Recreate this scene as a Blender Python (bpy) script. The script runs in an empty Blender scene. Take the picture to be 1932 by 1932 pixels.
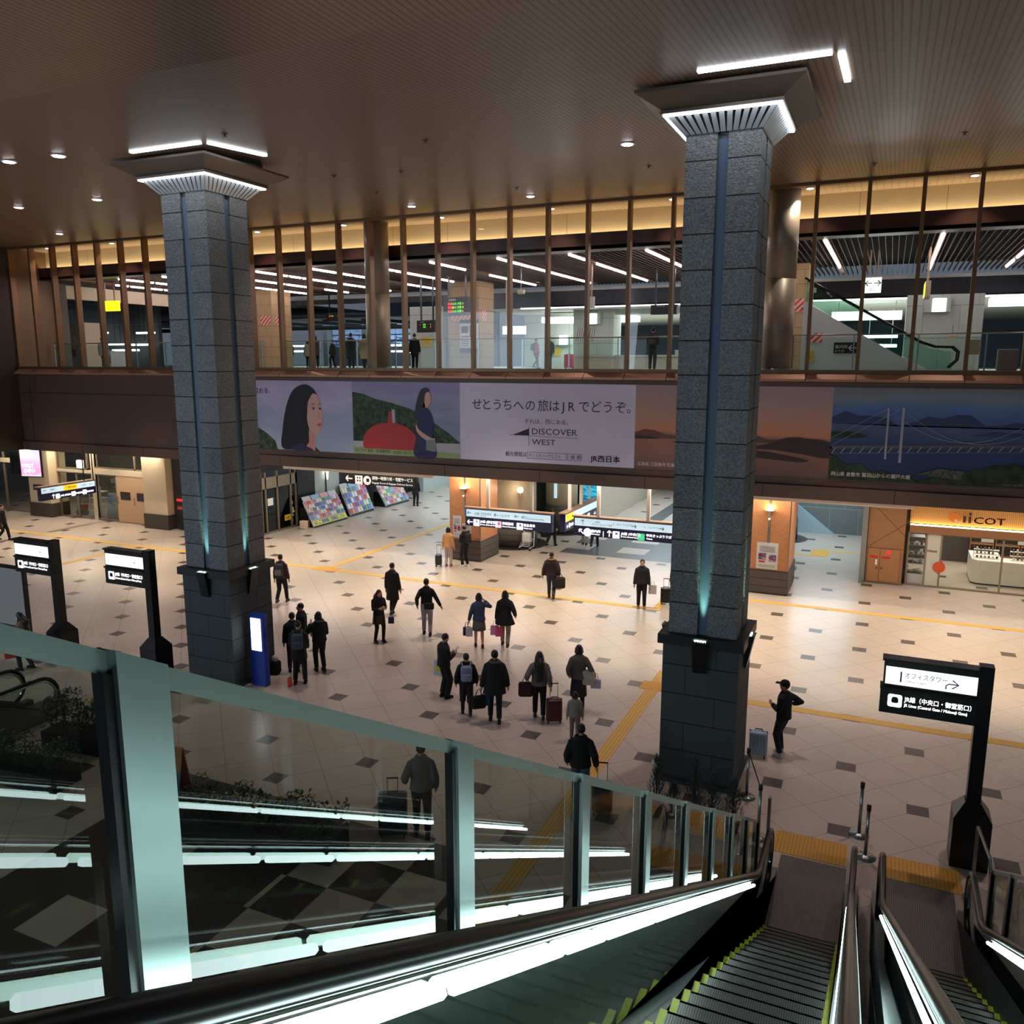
import bpy, bmesh, math, random
from mathutils import Vector, Matrix
random.seed(7)
sc = bpy.context.scene
COL = sc.collection
PI = math.pi

# ------------------------------------------------------------------ camera
cam_d = bpy.data.cameras.new('camera')
cam = bpy.data.objects.new('camera', cam_d); COL.objects.link(cam)
cam_d.sensor_width = 36.0; cam_d.sensor_fit = 'HORIZONTAL'; cam_d.lens = 1572.6 / 1932 * 36
cam_d.clip_start = 0.05; cam_d.clip_end = 400
YAW, PITCH, ROLL, CAMZ = 0.42129186, 0.177934319, 0.000876783, 8.2
_f = Vector((-math.sin(YAW)*math.cos(PITCH), math.cos(YAW)*math.cos(PITCH), -math.sin(PITCH)))
_r = Vector((math.cos(YAW), math.sin(YAW), 0)); _u = _r.cross(_f)
_r2 = _r*math.cos(ROLL)+_u*math.sin(ROLL); _u2 = -_r*math.sin(ROLL)+_u*math.cos(ROLL)
cam.matrix_world = Matrix(((_r2.x, _u2.x, -_f.x, 0), (_r2.y, _u2.y, -_f.y, 0), (_r2.z, _u2.z, -_f.z, CAMZ), (0, 0, 0, 1)))
sc.camera = cam
# ------------------------------------------------------------------ view, world
sc.view_settings.view_transform = 'Standard'; sc.view_settings.look = 'None'
sc.view_settings.exposure = 0.0; sc.view_settings.gamma = 1.0; sc.view_settings.use_curve_mapping = False
sc.cycles.use_denoising = True; sc.cycles.use_adaptive_sampling = True; sc.cycles.adaptive_threshold = 0.02
sc.cycles.max_bounces = 7; sc.cycles.diffuse_bounces = 3; sc.cycles.glossy_bounces = 3
sc.cycles.transmission_bounces = 4; sc.cycles.transparent_max_bounces = 24
sc.cycles.caustics_reflective = False; sc.cycles.caustics_refractive = False
sc.cycles.sample_clamp_indirect = 4.0
def lin(c):
    out = []
    for v in c:
        v /= 255.0
        out.append(v/12.92 if v <= 0.04045 else ((v+0.055)/1.055)**2.4)
    return tuple(out)
W = bpy.data.worlds.new('night'); sc.world = W; W.use_nodes = True
W.node_tree.nodes['Background'].inputs[0].default_value = (0.50, 0.62, 0.80, 1)
W.node_tree.nodes['Background'].inputs[1].default_value = 0.20

# ------------------------------------------------------------------ large lights of the hall
def lamp(kind, name, loc, power, color, size=0.3, size_y=None, rot=(0, 0, 0), spot=None, blend=0.6, spread=None):
    d = bpy.data.lights.new(name, kind); d.energy = power; d.color = color
    if kind == 'AREA':
        d.size = size
        if size_y: d.shape = 'RECTANGLE'; d.size_y = size_y
        if spread: d.spread = spread
    elif kind == 'SPOT':
        d.shadow_soft_size = size; d.spot_size = spot; d.spot_blend = blend
    else:
        d.shadow_soft_size = size
    o = bpy.data.objects.new(name, d); o.location = loc; o.rotation_euler = rot; COL.objects.link(o)
    return o
WARM = (1.0, 0.85, 0.67); WARMW = (1.0, 0.90, 0.78); COOL = (0.74, 0.90, 1.0); GREEN = (0.80, 1.0, 0.93)
# concourse lamps under the upper slab (they shine down on the ground floor inside)
lamp('AREA', 'corridor_lamp', (-22.0, 45.0, 3.55), 700, COOL, 7, 16)
lamp('AREA', 'corridor_lamp', (-9.5, 43.0, 3.55), 650, COOL, 6, 14)
lamp('AREA', 'corridor_lamp', (-2.2, 39.5, 3.55), 260, (0.68, 0.87, 1.0), 2.6, 8)
lamp('AREA', 'shop_lamp', (-39, 32.8, 3.5), 80, WARMW, 9, 3)
lamp('AREA', 'shop_lamp', (4.4, 36.2, 2.9), 230, (1.0, 0.93, 0.80), 6.0, 3.0)
# downlights in the slab edge above the concourse front
for i, x in enumerate((-43, -38.5, -34)):
    lamp('AREA', 'edge_lamp', (x, 29.9, 3.62), 75, WARM, 3.5, 1.2)
for i, x in enumerate((-24, -19.5, -14.5, -10, -6, -2.5, 1.0, 5)):
    lamp('AREA', 'edge_lamp', (x, 30.4, 3.62), 130 if x < -3 else 85, WARMW, 3.6, 2.0)
# ceiling downlights
for i in range(9):
    x = -44.0 + 6.2*i
    lamp('SPOT', 'hall_downlight', (x, 25.5, 13.45), 5200, WARM, 0.12, None, (0, 0, 0), math.radians(53), 0.85)
for i in range(6):
    x = -26.5 + 6.0*i
    lamp('SPOT', 'hall_downlight', (x, 18.6, 12.95), 950, (1.0, 0.80, 0.79), 0.12, None, (0, 0, 0), math.radians(80), 0.9)
# upper concourse
lamp('AREA', 'platform_lamp', (-24, 57, 11.1), 2600, (0.85, 0.97, 1.0), 40, 8)
lamp('AREA', 'platform_lamp', (4, 49.5, 11.1), 800, (0.88, 1.0, 0.97), 18, 5)
# light falling from the glazed atrium behind the viewer
lamp('AREA', 'atrium_lamp', (-30, -10, 11.0), 3300, (0.70, 0.84, 1.0), 22, 7, (math.radians(80), 0, math.radians(-38)))

# ------------------------------------------------------------------ materials
MATS = {}
def nt(name):
    m = bpy.data.materials.new(name); m.use_nodes = True
    t = m.node_tree; b = t.nodes['Principled BSDF']
    return m, t, b
def mat(name, rgb, rough=0.6, metal=0.0, var=0.06, scale=6.0, bump=0.0, bscale=40.0, emit=0.0, ecol=None, spec=0.5, coat=0.0):
    if name in MATS: return MATS[name]
    m, t, b = nt(name)
    c = lin(rgb)
    n = t.nodes.new('ShaderNodeTexNoise'); n.inputs['Scale'].default_value = scale; n.inputs['Detail'].default_value = 3
    tc = t.nodes.new('ShaderNodeTexCoord'); t.links.new(tc.outputs['Object'], n.inputs['Vector'])
    mx = t.nodes.new('ShaderNodeMix'); mx.data_type = 'RGBA'
    mx.inputs[6].default_value = tuple(max(0, v*(1-var)) for v in c)+(1,); mx.inputs[7].default_value = tuple(min(1, v*(1+var)) for v in c)+(1,)
    fac = n.outputs[0]
    if var > .3:
        mr = t.nodes.new('ShaderNodeMapRange'); mr.inputs[1].default_value = .36; mr.inputs[2].default_value = .64; t.links.new(fac, mr.inputs[0]); fac = mr.outputs[0]
    t.links.new(fac, mx.inputs[0]); t.links.new(mx.outputs[2], b.inputs['Base Color'])
    b.inputs['Roughness'].default_value = rough; b.inputs['Metallic'].default_value = metal
    b.inputs['Specular IOR Level'].default_value = spec
    if coat: b.inputs['Coat Weight'].default_value = coat
    if bump:
        n2 = t.nodes.new('ShaderNodeTexNoise'); n2.inputs['Scale'].default_value = bscale; n2.inputs['Detail'].default_value = 4
        t.links.new(tc.outputs['Object'], n2.inputs['Vector'])
        bp = t.nodes.new('ShaderNodeBump'); bp.inputs['Strength'].default_value = bump; bp.inputs['Distance'].default_value = 0.02
        t.links.new(n2.outputs[0], bp.inputs['Height']); t.links.new(bp.outputs[0], b.inputs['Normal'])
    if emit:
        e = lin(ecol or rgb)
        b.inputs['Emission Color'].default_value = e+(1,); b.inputs['Emission Strength'].default_value = emit
    MATS[name] = m
    return m
def glassmat(name, tint, gloss=(1, 1, 1), ior=1.45, rough=0.0, haze=0.0):
    if name in MATS: return MATS[name]
    m = bpy.data.materials.new(name); m.use_nodes = True; t = m.node_tree
    for n in list(t.nodes): t.nodes.remove(n)
    out = t.nodes.new('ShaderNodeOutputMaterial'); tr = t.nodes.new('ShaderNodeBsdfTransparent'); gl = t.nodes.new('ShaderNodeBsdfGlossy')
    fr = t.nodes.new('ShaderNodeFresnel'); fr.inputs['IOR'].default_value = ior; mx = t.nodes.new('ShaderNodeMixShader')
    tr.inputs[0].default_value = tint+(1,); gl.inputs[0].default_value = gloss+(1,); gl.inputs['Roughness'].default_value = rough
    geo = t.nodes.new('ShaderNodeNewGeometry')          # no internal reflection from the far face of the sheet
    fac = t.nodes.new('ShaderNodeMath'); fac.operation = 'MULTIPLY'
    inv = t.nodes.new('ShaderNodeMath'); inv.operation = 'SUBTRACT'; inv.inputs[0].default_value = 1.0
    t.links.new(geo.outputs['Backfacing'], inv.inputs[1]); t.links.new(fr.outputs[0], fac.inputs[0]); t.links.new(inv.outputs[0], fac.inputs[1])
    t.links.new(fac.outputs[0], mx.inputs[0]); t.links.new(tr.outputs[0], mx.inputs[1]); t.links.new(gl.outputs[0], mx.inputs[2])
    t.links.new(mx.outputs[0], out.inputs[0])
    MATS[name] = m
    return m
class NB:                                    # tiny node-expression helper
    def __init__(s, t): s.t = t
    def n(s, op, a, b=None, c=None):
        x = s.t.nodes.new('ShaderNodeMath'); x.operation = op
        for i, v in enumerate((a, b, c)):
            if v is None: continue
            if isinstance(v, (int, float)): x.inputs[i].default_value = v
            else: s.t.links.new(v, x.inputs[i])
        return x.outputs[0]
    def mix(s, f, a, b):
        x = s.t.nodes.new('ShaderNodeMix'); x.data_type = 'RGBA'
        if isinstance(f, (int, float)): x.inputs[0].default_value = f
        else: s.t.links.new(f, x.inputs[0])
        for k, v in ((6, a), (7, b)):
            if isinstance(v, tuple): x.inputs[k].default_value = v+(1,)
            else: s.t.links.new(v, x.inputs[k])
        return x.outputs[2]
    def pos(s):
        g = s.t.nodes.new('ShaderNodeNewGeometry'); sp = s.t.nodes.new('ShaderNodeSeparateXYZ')
        s.t.links.new(g.outputs['Position'], sp.inputs[0]); return sp.outputs, g.outputs['Position']
    def noise(s, vec, scale, detail=3):
        n = s.t.nodes.new('ShaderNodeTexNoise'); n.inputs['Scale'].default_value = scale; n.inputs['Detail'].default_value = detail
        s.t.links.new(vec, n.inputs['Vector']); return n.outputs[0]

def floor_material():
    m, t, b = nt('polished_floor_tiles'); q = NB(t); (X, Y, Z), P = q.pos()
    u = q.n('DIVIDE', q.n('ADD', X, 0.25), 1.3); v = q.n('DIVIDE', q.n('SUBTRACT', Y, 17.4), 1.3)
    p = q.n('MULTIPLY', q.n('ADD', u, v), 0.5); w = q.n('MULTIPLY', q.n('SUBTRACT', u, v), 0.5)
    a = q.n('ROUND', p); c = q.n('ROUND', w)
    du = q.n('ABSOLUTE', q.n('SUBTRACT', u, q.n('ADD', a, c))); dv = q.n('ABSOLUTE', q.n('SUBTRACT', v, q.n('SUBTRACT', a, c)))
    dot = q.n('MULTIPLY', q.n('LESS_THAN', du, 0.145), q.n('LESS_THAN', dv, 0.145))
    def seam(s_, k, wd):
        f = q.n('FRACT', q.n('ADD', q.n('MULTIPLY', s_, k), 0.5)); return q.n('LESS_THAN', q.n('ABSOLUTE', q.n('SUBTRACT', f, 0.5)), wd)
    g = q.n('MAXIMUM', seam(p, 2.0, 0.011), seam(w, 2.0, 0.011))
    tone = q.noise(P, 1.1, 2); grain = q.noise(P, 55.0, 2)
    base = q.mix(tone, lin((196, 180, 165)), lin((208, 193, 178)))
    base = q.mix(q.n('MULTIPLY', grain, 0.25), base, lin((150, 138, 128)))
    base = q.mix(q.n('MULTIPLY', g, 0.42), base, lin((96, 86, 80)))
    base = q.mix(dot, base, lin((92, 83, 76)))
    # darker chequered paving beside the escalators and in the middle concourse
    def rect(x0, x1, y0, y1):
        return q.n('MULTIPLY', q.n('MULTIPLY', q.n('GREATER_THAN', X, x0), q.n('LESS_THAN', X, x1)), q.n('MULTIPLY', q.n('GREATER_THAN', Y, y0), q.n('LESS_THAN', Y, y1)))
    ck = q.n('FLOOR', q.n('DIVIDE', q.n('ADD', X, 30.05), 0.9)); cj = q.n('FLOOR', q.n('DIVIDE', q.n('ADD', Y, 0.2), 0.9))
    chk = q.n('LESS_THAN', q.n('ABSOLUTE', q.n('SUBTRACT', q.n('MODULO', q.n('ADD', ck, cj), 2.0), 1.0)), 0.5)
    spr = q.n('MULTIPLY', q.n('LESS_THAN', q.n('MODULO', ck, 3.0), 0.5), q.n('LESS_THAN', q.n('MODULO', cj, 2.0), 0.5))
    lightsq = q.n('ADD', q.n('MULTIPLY', chk, q.n('GREATER_THAN', X, -8.35)), q.n('MULTIPLY', spr, q.n('LESS_THAN', X, -8.35)))
    dark = q.mix(lightsq, lin((70, 62, 57)), lin((196, 180, 160)))
    base = q.mix(rect(-12.5, -5.6, 4.0, 11.63), base, dark)
    c2 = q.n('FLOOR', q.n('DIVIDE', q.n('ADD', X, 30.4), 1.25)); d2 = q.n('FLOOR', q.n('DIVIDE', q.n('SUBTRACT', Y, 33.2), 1.15))
    sq = q.n('MULTIPLY', q.n('LESS_THAN', q.n('MODULO', c2, 2.0), 0.5), q.n('GREATER_THAN', q.n('MODULO', d2, 2.0), 0.5))
    dk2 = q.mix(sq, lin((92, 96, 100)), lin((190, 180, 172)))
    base = q.mix(rect(-12.7, -5.0, 33.4, 37.2), base, dk2)
    base = q.mix(q.n('MULTIPLY', rect(-11.2, -10.4, 37.2, 60), 1.0), base, lin((100, 104, 106)))
    t.links.new(base, b.inputs['Base Color'])
    b.inputs['Roughness'].default_value = 0.26; b.inputs['Specular IOR Level'].default_value = 0.45
    rr = q.n('ADD', 0.22, q.n('MULTIPLY', grain, 0.12)); t.links.new(rr, b.inputs['Roughness'])
    return m

def stone_material(name, c0, c1, course, z0, vert=None, bump=1.0, jointc=(28, 28, 30)):
    m, t, b = nt(name); q = NB(t); (X, Y, Z), P = q.pos()
    row = q.n('DIVIDE', q.n('SUBTRACT', Z, z0), course)
    fr = q.n('FRACT', row); j = q.n('LESS_THAN', q.n('MINIMUM', fr, q.n('SUBTRACT', 1.0, fr)), 0.018/course*0.62)
    if vert:
        odd = q.n('MULTIPLY', q.n('MODULO', q.n('FLOOR', row), 2.0), 0.5)
        f2 = q.n('FRACT', q.n('ADD', q.n('DIVIDE', q.n('ADD', q.n('ADD', X, Y), 100.0), vert), odd))
        j = q.n('MAXIMUM', j, q.n('LESS_THAN', q.n('MINIMUM', f2, q.n('SUBTRACT', 1.0, f2)), 0.007/vert))
    n1 = q.noise(P, 2.3, 3); n2 = q.noise(P, 34.0, 6)
    cell = t.nodes.new('ShaderNodeTexWhiteNoise'); cell.noise_dimensions = '1D'; t.links.new(q.n('FLOOR', row), cell.inputs['W'])
    f = q.n('ADD', q.n('MULTIPLY', q.n('ADD', q.n('MULTIPLY', n2, 2.4), -0.7), 0.62), q.n('ADD', q.n('MULTIPLY', n1, 0.2), q.n('MULTIPLY', cell.outputs[0], 0.18)))
    base = q.mix(f, lin(c0), lin(c1)); base = q.mix(j, base, lin(jointc))
    t.links.new(base, b.inputs['Base Color']); b.inputs['Roughness'].default_value = 0.75
    if bump:
        mp = t.nodes.new('ShaderNodeMapping'); mp.inputs['Scale'].default_value = (1, 1, 2.2); t.links.new(P, mp.inputs[0])
        n3 = q.noise(mp.outputs[0], 16.0, 7)
        h = q.n('SUBTRACT', n3, q.n('MULTIPLY', j, 1.2)); bp = t.nodes.new('ShaderNodeBump')
        bp.inputs['Strength'].default_value = bump; bp.inputs['Distance'].default_value = 0.045
        t.links.new(h, bp.inputs['Height']); t.links.new(bp.outputs[0], b.inputs['Normal'])
    MATS[name] = m
    return m
def groove_material(name, rgb, axis, pitch, depth, rough, metal=0.0, width=0.3, dark=0.35):
    m, t, b = nt(name); q = NB(t); pos, P = q.pos(); A = pos['XYZ'.index(axis)]
    f = q.n('FRACT', q.n('DIVIDE', A, pitch)); g = q.n('LESS_THAN', f, width)
    n1 = q.noise(P, 0.7, 2)
    c = lin(rgb); base = q.mix(n1, tuple(v*0.9 for v in c), tuple(min(1, v*1.1) for v in c))
    base = q.mix(g, base, tuple(v*dark for v in c)); t.links.new(base, b.inputs['Base Color'])
    b.inputs['Roughness'].default_value = rough; b.inputs['Metallic'].default_value = metal
    bp = t.nodes.new('ShaderNodeBump'); bp.inputs['Strength'].default_value = depth; bp.inputs['Distance'].default_value = 0.02; bp.invert = True
    t.links.new(g, bp.inputs['Height']); t.links.new(bp.outputs[0], b.inputs['Normal'])
    MATS[name] = m
    return m
def ramp_material(name, stops, z0, z1, axis='Z', noise=0.0, nscale=1.5, rough=0.5, emit=0.0, patch=None):
    """printed artwork / lit screen: colour bands over the sheet, broken up by noise"""
    m, t, b = nt(name); q = NB(t); pos, P = q.pos(); A = pos['XYZ'.index(axis)]
    f = q.n('DIVIDE', q.n('SUBTRACT', A, z0), z1-z0)
    mp = t.nodes.new('ShaderNodeMapping'); mp.inputs['Scale'].default_value = (1, 1, 2.5); t.links.new(P, mp.inputs[0])
    nn = q.noise(mp.outputs[0], nscale, 5)
    if noise: f = q.n('ADD', f, q.n('MULTIPLY', q.n('SUBTRACT', nn, 0.5), noise))
    r = t.nodes.new('ShaderNodeValToRGB'); t.links.new(f, r.inputs[0])
    while len(r.color_ramp.elements) < len(stops): r.color_ramp.elements.new(0.5)
    for e, (p, c) in zip(r.color_ramp.elements, stops): e.position = p; e.color = lin(c)+(1,)
    t.links.new(r.outputs[0], b.inputs['Base Color']); b.inputs['Roughness'].default_value = rough
    if emit: t.links.new(r.outputs[0], b.inputs['Emission Color']); b.inputs['Emission Strength'].default_value = emit
    MATS[name] = m
    return m

# ------------------------------------------------------------------ mesh builder
class MB:
    def __init__(s, o=(0, 0, 0)): s.v = []; s.f = []; s.m = []; s.o = Vector(o)
    def add(s, vs, fs, m=0):
        k = len(s.v); s.v += [Vector(v) for v in vs]; s.f += [tuple(i+k for i in f) for f in fs]; s.m += [m]*len(fs)
        return s
    def box(s, x0, x1, y0, y1, z0, z1, m=0):
        x0, x1 = min(x0, x1), max(x0, x1); y0, y1 = min(y0, y1), max(y0, y1); z0, z1 = min(z0, z1), max(z0, z1)
        return s.add([(x, y, z) for z in (z0, z1) for y in (y0, y1) for x in (x0, x1)],
                     [(0, 2, 3, 1), (4, 5, 7, 6), (0, 1, 5, 4), (2, 6, 7, 3), (0, 4, 6, 2), (1, 3, 7, 5)], m)
    def obox(s, c, sz, M=None, m=0):
        c = Vector(c); a, b, d = (v/2 for v in sz); M = M or Matrix.Identity(3)
        vs = [c + M @ Vector((x, y, z)) for z in (-d, d) for y in (-b, b) for x in (-a, a)]
        return s.add(vs, [(0, 2, 3, 1), (4, 5, 7, 6), (0, 1, 5, 4), (2, 6, 7, 3), (0, 4, 6, 2), (1, 3, 7, 5)], m)
    def rbox(s, c, sz, bev=0.02, M=None, m=0, seg=2):
        bm = bmesh.new(); bmesh.ops.create_cube(bm, size=1.0)
        for v in bm.verts: v.co = Vector((v.co.x*sz[0], v.co.y*sz[1], v.co.z*sz[2]))
        bmesh.ops.bevel(bm, geom=bm.edges[:], offset=min(bev, min(sz)*0.49), segments=seg, affect='EDGES', profile=0.5)
        bm.verts.index_update(); M = M or Matrix.Identity(3); c = Vector(c)
        s.add([c + M @ v.co for v in bm.verts], [tuple(v.index for v in f.verts) for f in bm.faces], m); bm.free()
        return s
    def tube(s, pts, rad, n=10, m=0, sq=None):
        pts = [Vector(p) for p in pts]; L = len(pts)
        if isinstance(rad, (int, float)): rad = [rad]*L
        t0 = (pts[1]-pts[0]).normalized(); ref = Vector((0, 0, 1)) if abs(t0.z) < 0.9 else Vector((1, 0, 0))
        a = t0.cross(ref).normalized(); vs = []
        for i, p in enumerate(pts):
            t = (pts[min(i+1, L-1)]-pts[max(i-1, 0)]).normalized()
            a = (a - t*a.dot(t)).normalized(); b = t.cross(a)
            for k in range(n):
                an = 2*PI*k/n; vs.append(p + (a*math.cos(an)+b*math.sin(an))*rad[i])
        fs = [(i*n+k, i*n+(k+1) % n, (i+1)*n+(k+1) % n, (i+1)*n+k) for i in range(L-1) for k in range(n)]
        fs += [tuple(range(n))[::-1], tuple(range((L-1)*n, L*n))]
        return s.add(vs, fs, m)
    def lathe(s, c, prof, n=24, m=0, ang0=0.0):
        c = Vector(c); vs = []
        for r, z in prof:
            for k in range(n):
                a = ang0+2*PI*k/n; vs.append(c+Vector((r*math.cos(a), r*math.sin(a), z)))
        L = len(prof); fs = [(i*n+k, i*n+(k+1) % n, (i+1)*n+(k+1) % n, (i+1)*n+k) for i in range(L-1) for k in range(n)]
        fs += [tuple(range(n))[::-1], tuple(range((L-1)*n, L*n))]
        return s.add(vs, fs, m)
    def ell(s, c, r, m=0, M=None, nu=14, nv=9):
        c = Vector(c); M = M or Matrix.Identity(3); vs = [c + M @ Vector((0, 0, -r[2]))]
        for j in range(1, nv):
            th = PI*j/nv
            for k in range(nu):
                a = 2*PI*k/nu; vs.append(c + M @ Vector((r[0]*math.sin(th)*math.cos(a), r[1]*math.sin(th)*math.sin(a), -r[2]*math.cos(th))))
        vs.append(c + M @ Vector((0, 0, r[2]))); T = len(vs)-1
        fs = [(0, 1+(k+1) % nu, 1+k) for k in range(nu)]
        for j in range(nv-2):
            a = 1+j*nu; fs += [(a+k, a+(k+1) % nu, a+nu+(k+1) % nu, a+nu+k) for k in range(nu)]
        a = 1+(nv-2)*nu; fs += [(a+k, a+(k+1) % nu, T) for k in range(nu)]
        return s.add(vs, fs, m)
    def loft(s, rings, m=0):
        n = len(rings[0]); vs = [v for r in rings for v in r]; L = len(rings)
        fs = [(i*n+k, i*n+(k+1) % n, (i+1)*n+(k+1) % n, (i+1)*n+k) for i in range(L-1) for k in range(n)]
        fs += [tuple(range(n))[::-1], tuple(range((L-1)*n, L*n))]
        return s.add(vs, fs, m)
    def prism(s, poly, a, b, axis='y', m=0):
        def P(p, w): return (p[0], w, p[1]) if axis == 'y' else ((w, p[0], p[1]) if axis == 'x' else (p[0], p[1], w))
        n = len(poly); vs = [P(p, a) for p in poly]+[P(p, b) for p in poly]
        fs = [tuple(range(n)), tuple(range(n, 2*n))[::-1]]+[(i, i+n, (i+1) % n+n, (i+1) % n) for i in range(n)]
        return s.add(vs, fs, m)
    def flat(s, poly, o, rx, uy, th=0.004, m=0):
        """thin relief: a 2-D outline laid on the plane o + x*rx + y*uy"""
        o, rx, uy = Vector(o), Vector(rx), Vector(uy); nn = rx.cross(uy).normalized()*th; n = len(poly)
        vs = [o+rx*p[0]+uy*p[1] for p in poly]+[o+rx*p[0]+uy*p[1]+nn for p in poly]
        return s.add(vs, [tuple(range(n))[::-1], tuple(range(n, 2*n))]+[(i, (i+1) % n, (i+1) % n+n, i+n) for i in range(n)], m)
    def text(s, body, o, rx, uy, size, m=0, align='LEFT', th=0.003, width=None, bold=0.0, sx=1.0):
        if body in ('←', '→', '↑', '↖'):
            ang = {'→': 0, '←': PI, '↑': PI/2, '↖': PI*.75}[body]; o, rx, uy = Vector(o), Vector(rx), Vector(uy); nn = rx.cross(uy).normalized(); w_ = .045 if not bold else .07
            def seg(x0, y0, x1, y1):
                L = math.hypot(x1-x0, y1-y0); px, py = -(y1-y0)/L*w_, (x1-x0)/L*w_; P4 = []
                for (a, b) in ((x0+px, y0+py), (x1+px, y1+py), (x1-px, y1-py), (x0-px, y0-py)):
                    c_, s_ = math.cos(ang), math.sin(ang); P4.append(o+rx*((a*c_-b*s_+.42)*size)+uy*((a*s_+b*c_+.36)*size)+nn*(th+.001*len(P4)*0))
                s.add(P4, [(0, 1, 2, 3)], m)
            seg(-.40, 0, .38, 0); seg(.40, 0, .12, .28); seg(.40, 0, .12, -.28)
            return s
        if bold and not body.isascii(): bold, reps = 0.0, (bold*.9,)
        else: reps = ()
        if bold: bold, reps = 0.0, (bold*1.0,)
        vs, fs, w = text_geo(body, 0.0)
        o, rx, uy = Vector(o), Vector(rx), Vector(uy); nn = rx.cross(uy).normalized()
        kx = size*sx
        if width and w > 0: kx = width/w
        off = {'LEFT': 0, 'CENTER': -w*kx/2, 'RIGHT': -w*kx}[align]
        for b_ in reps:
            for sg in (-1, 1): s.add([o+rx*(v[0]*kx+off+sg*b_*size)+uy*(v[1]*size+sg*b_*size*.5)+nn*(th+.001) for v in vs], fs, m)
        return s.add([o+rx*(v[0]*kx+off)+uy*(v[1]*size)+nn*th for v in vs], fs, m)
    def build(s, name, mats, parent=None, smooth=False, loc=None):
        me = bpy.data.meshes.new(name); o0 = s.o
        me.from_pydata([tuple(v-o0) for v in s.v], [], s.f)
        for mm in (mats if isinstance(mats, (list, tuple)) else [mats]): me.materials.append(mm)
        me.polygons.foreach_set('material_index', s.m)
        if smooth: me.polygons.foreach_set('use_smooth', [True]*len(s.f))
        bm = bmesh.new(); bm.from_mesh(me); bmesh.ops.recalc_face_normals(bm, faces=bm.faces[:]); bm.to_mesh(me); bm.free()
        me.update(); o = bpy.data.objects.new(name, me); COL.objects.link(o)
        if parent is not None: o.parent = parent
        else: o.location = o0
        return o
_TG = {}
def text_geo(body, bold=0.0):
    k = (body, bold)
    if k not in _TG:
        cu = bpy.data.curves.new('t', 'FONT'); cu.body = body; cu.resolution_u = 2; cu.size = 1.0; cu.offset = bold
        ob = bpy.data.objects.new('t', cu); me = ob.to_mesh()
        vs = [tuple(v.co) for v in me.vertices]; fs = [tuple(p.vertices) for p in me.polygons]
        ob.to_mesh_clear(); bpy.data.objects.remove(ob); bpy.data.curves.remove(cu)
        x0 = min((v[0] for v in vs), default=0); vs = [(v[0]-x0, v[1], 0) for v in vs]
        _TG[k] = (vs, fs, max((v[0] for v in vs), default=0))
    return _TG[k]
def tag(o, label=None, cat=None, group=None, kind=None):
    if label: o['label'] = label
    if cat: o['category'] = cat
    if group: o['group'] = group
    if kind: o['kind'] = kind
    return o
def thing(name, label, cat, loc=(0, 0, 0), rz=0.0, group=None, kind=None):
    o = bpy.data.objects.new(name, None); COL.objects.link(o); o.location = loc; o.rotation_euler = (0, 0, rz); o.empty_display_size = 0.2
    return tag(o, label, cat, group, kind)
def struct(o): o['kind'] = 'structure'; return o
def copy_tree(o, loc, rz=None, label=None):
    kids = {}
    for c in bpy.data.objects:
        if c.parent: kids.setdefault(c.parent, []).append(c)
    def rec(a, par):
        c = a.copy(); COL.objects.link(c)
        if par is not None: c.parent = par
        for k in kids.get(a, []): rec(k, c)
        return c
    n = rec(o, None); n.location = loc
    if rz is not None: n.rotation_euler = (0, 0, rz)
    if label: n['label'] = label
    return n
ORD = ['first', 'second', 'third', 'fourth', 'fifth', 'sixth', 'seventh', 'eighth', 'ninth', 'tenth', 'eleventh', 'twelfth', 'thirteenth', 'fourteenth', 'fifteenth', 'sixteenth', 'seventeenth']
XR, YR, ZU = Vector((1, 0, 0)), Vector((0, 1, 0)), Vector((0, 0, 1))
# shared materials
steel = mat('brushed_steel', (150, 155, 155), 0.32, 1.0, 0.05, 3)
steel_d = mat('dark_steel', (70, 74, 78), 0.35, 1.0, 0.05, 3)
chrome = mat('chrome', (205, 208, 210), 0.12, 1.0, 0.02, 3)
black = mat('black_paint', (14, 14, 17), 0.35, 0.0, 0.1, 5)
rubber = mat('black_rubber', (8, 8, 9), 0.3, 0.0, 0.1, 5, spec=.3)
white = mat('white_paint', (225, 225, 222), 0.5, 0.0, 0.03, 3)
offwhite = mat('cream_panel', (214, 198, 168), 0.55, 0.0, 0.04, 1.5)
darkgrey = mat('dark_grey_panel', (52, 47, 43), 0.5, 0.0, 0.08, 2)
navy_ink = mat('navy_ink', (26, 26, 52), 0.5)
lampwhite = mat('lit_lamp_white', (255, 250, 245), 0.5, emit=9.0)
# ================================================================== STRUCTURE
D = 29.3
floor = struct(MB().box(-62, 22, -2, 62, -0.25, 0).build('floor', floor_material()))
# sloping louvred ceiling of the hall
ceil_m = groove_material('louvred_brown_ceiling', (128, 105, 88), 'X', 0.11, 0.5, 0.36, 0.3, 0.28, 0.45)
def cz(y): return 12.72+0.0706*(max(y, 10.0)-14.0)
c = MB(); prof = [(-14, cz(0)), (10, cz(10)), (D-0.12, 13.8), (D-0.12, 14.3), (-14, 13.6)]
c.prism(prof, -62, 22, 'x'); struct(c.build('ceiling', ceil_m))
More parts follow.
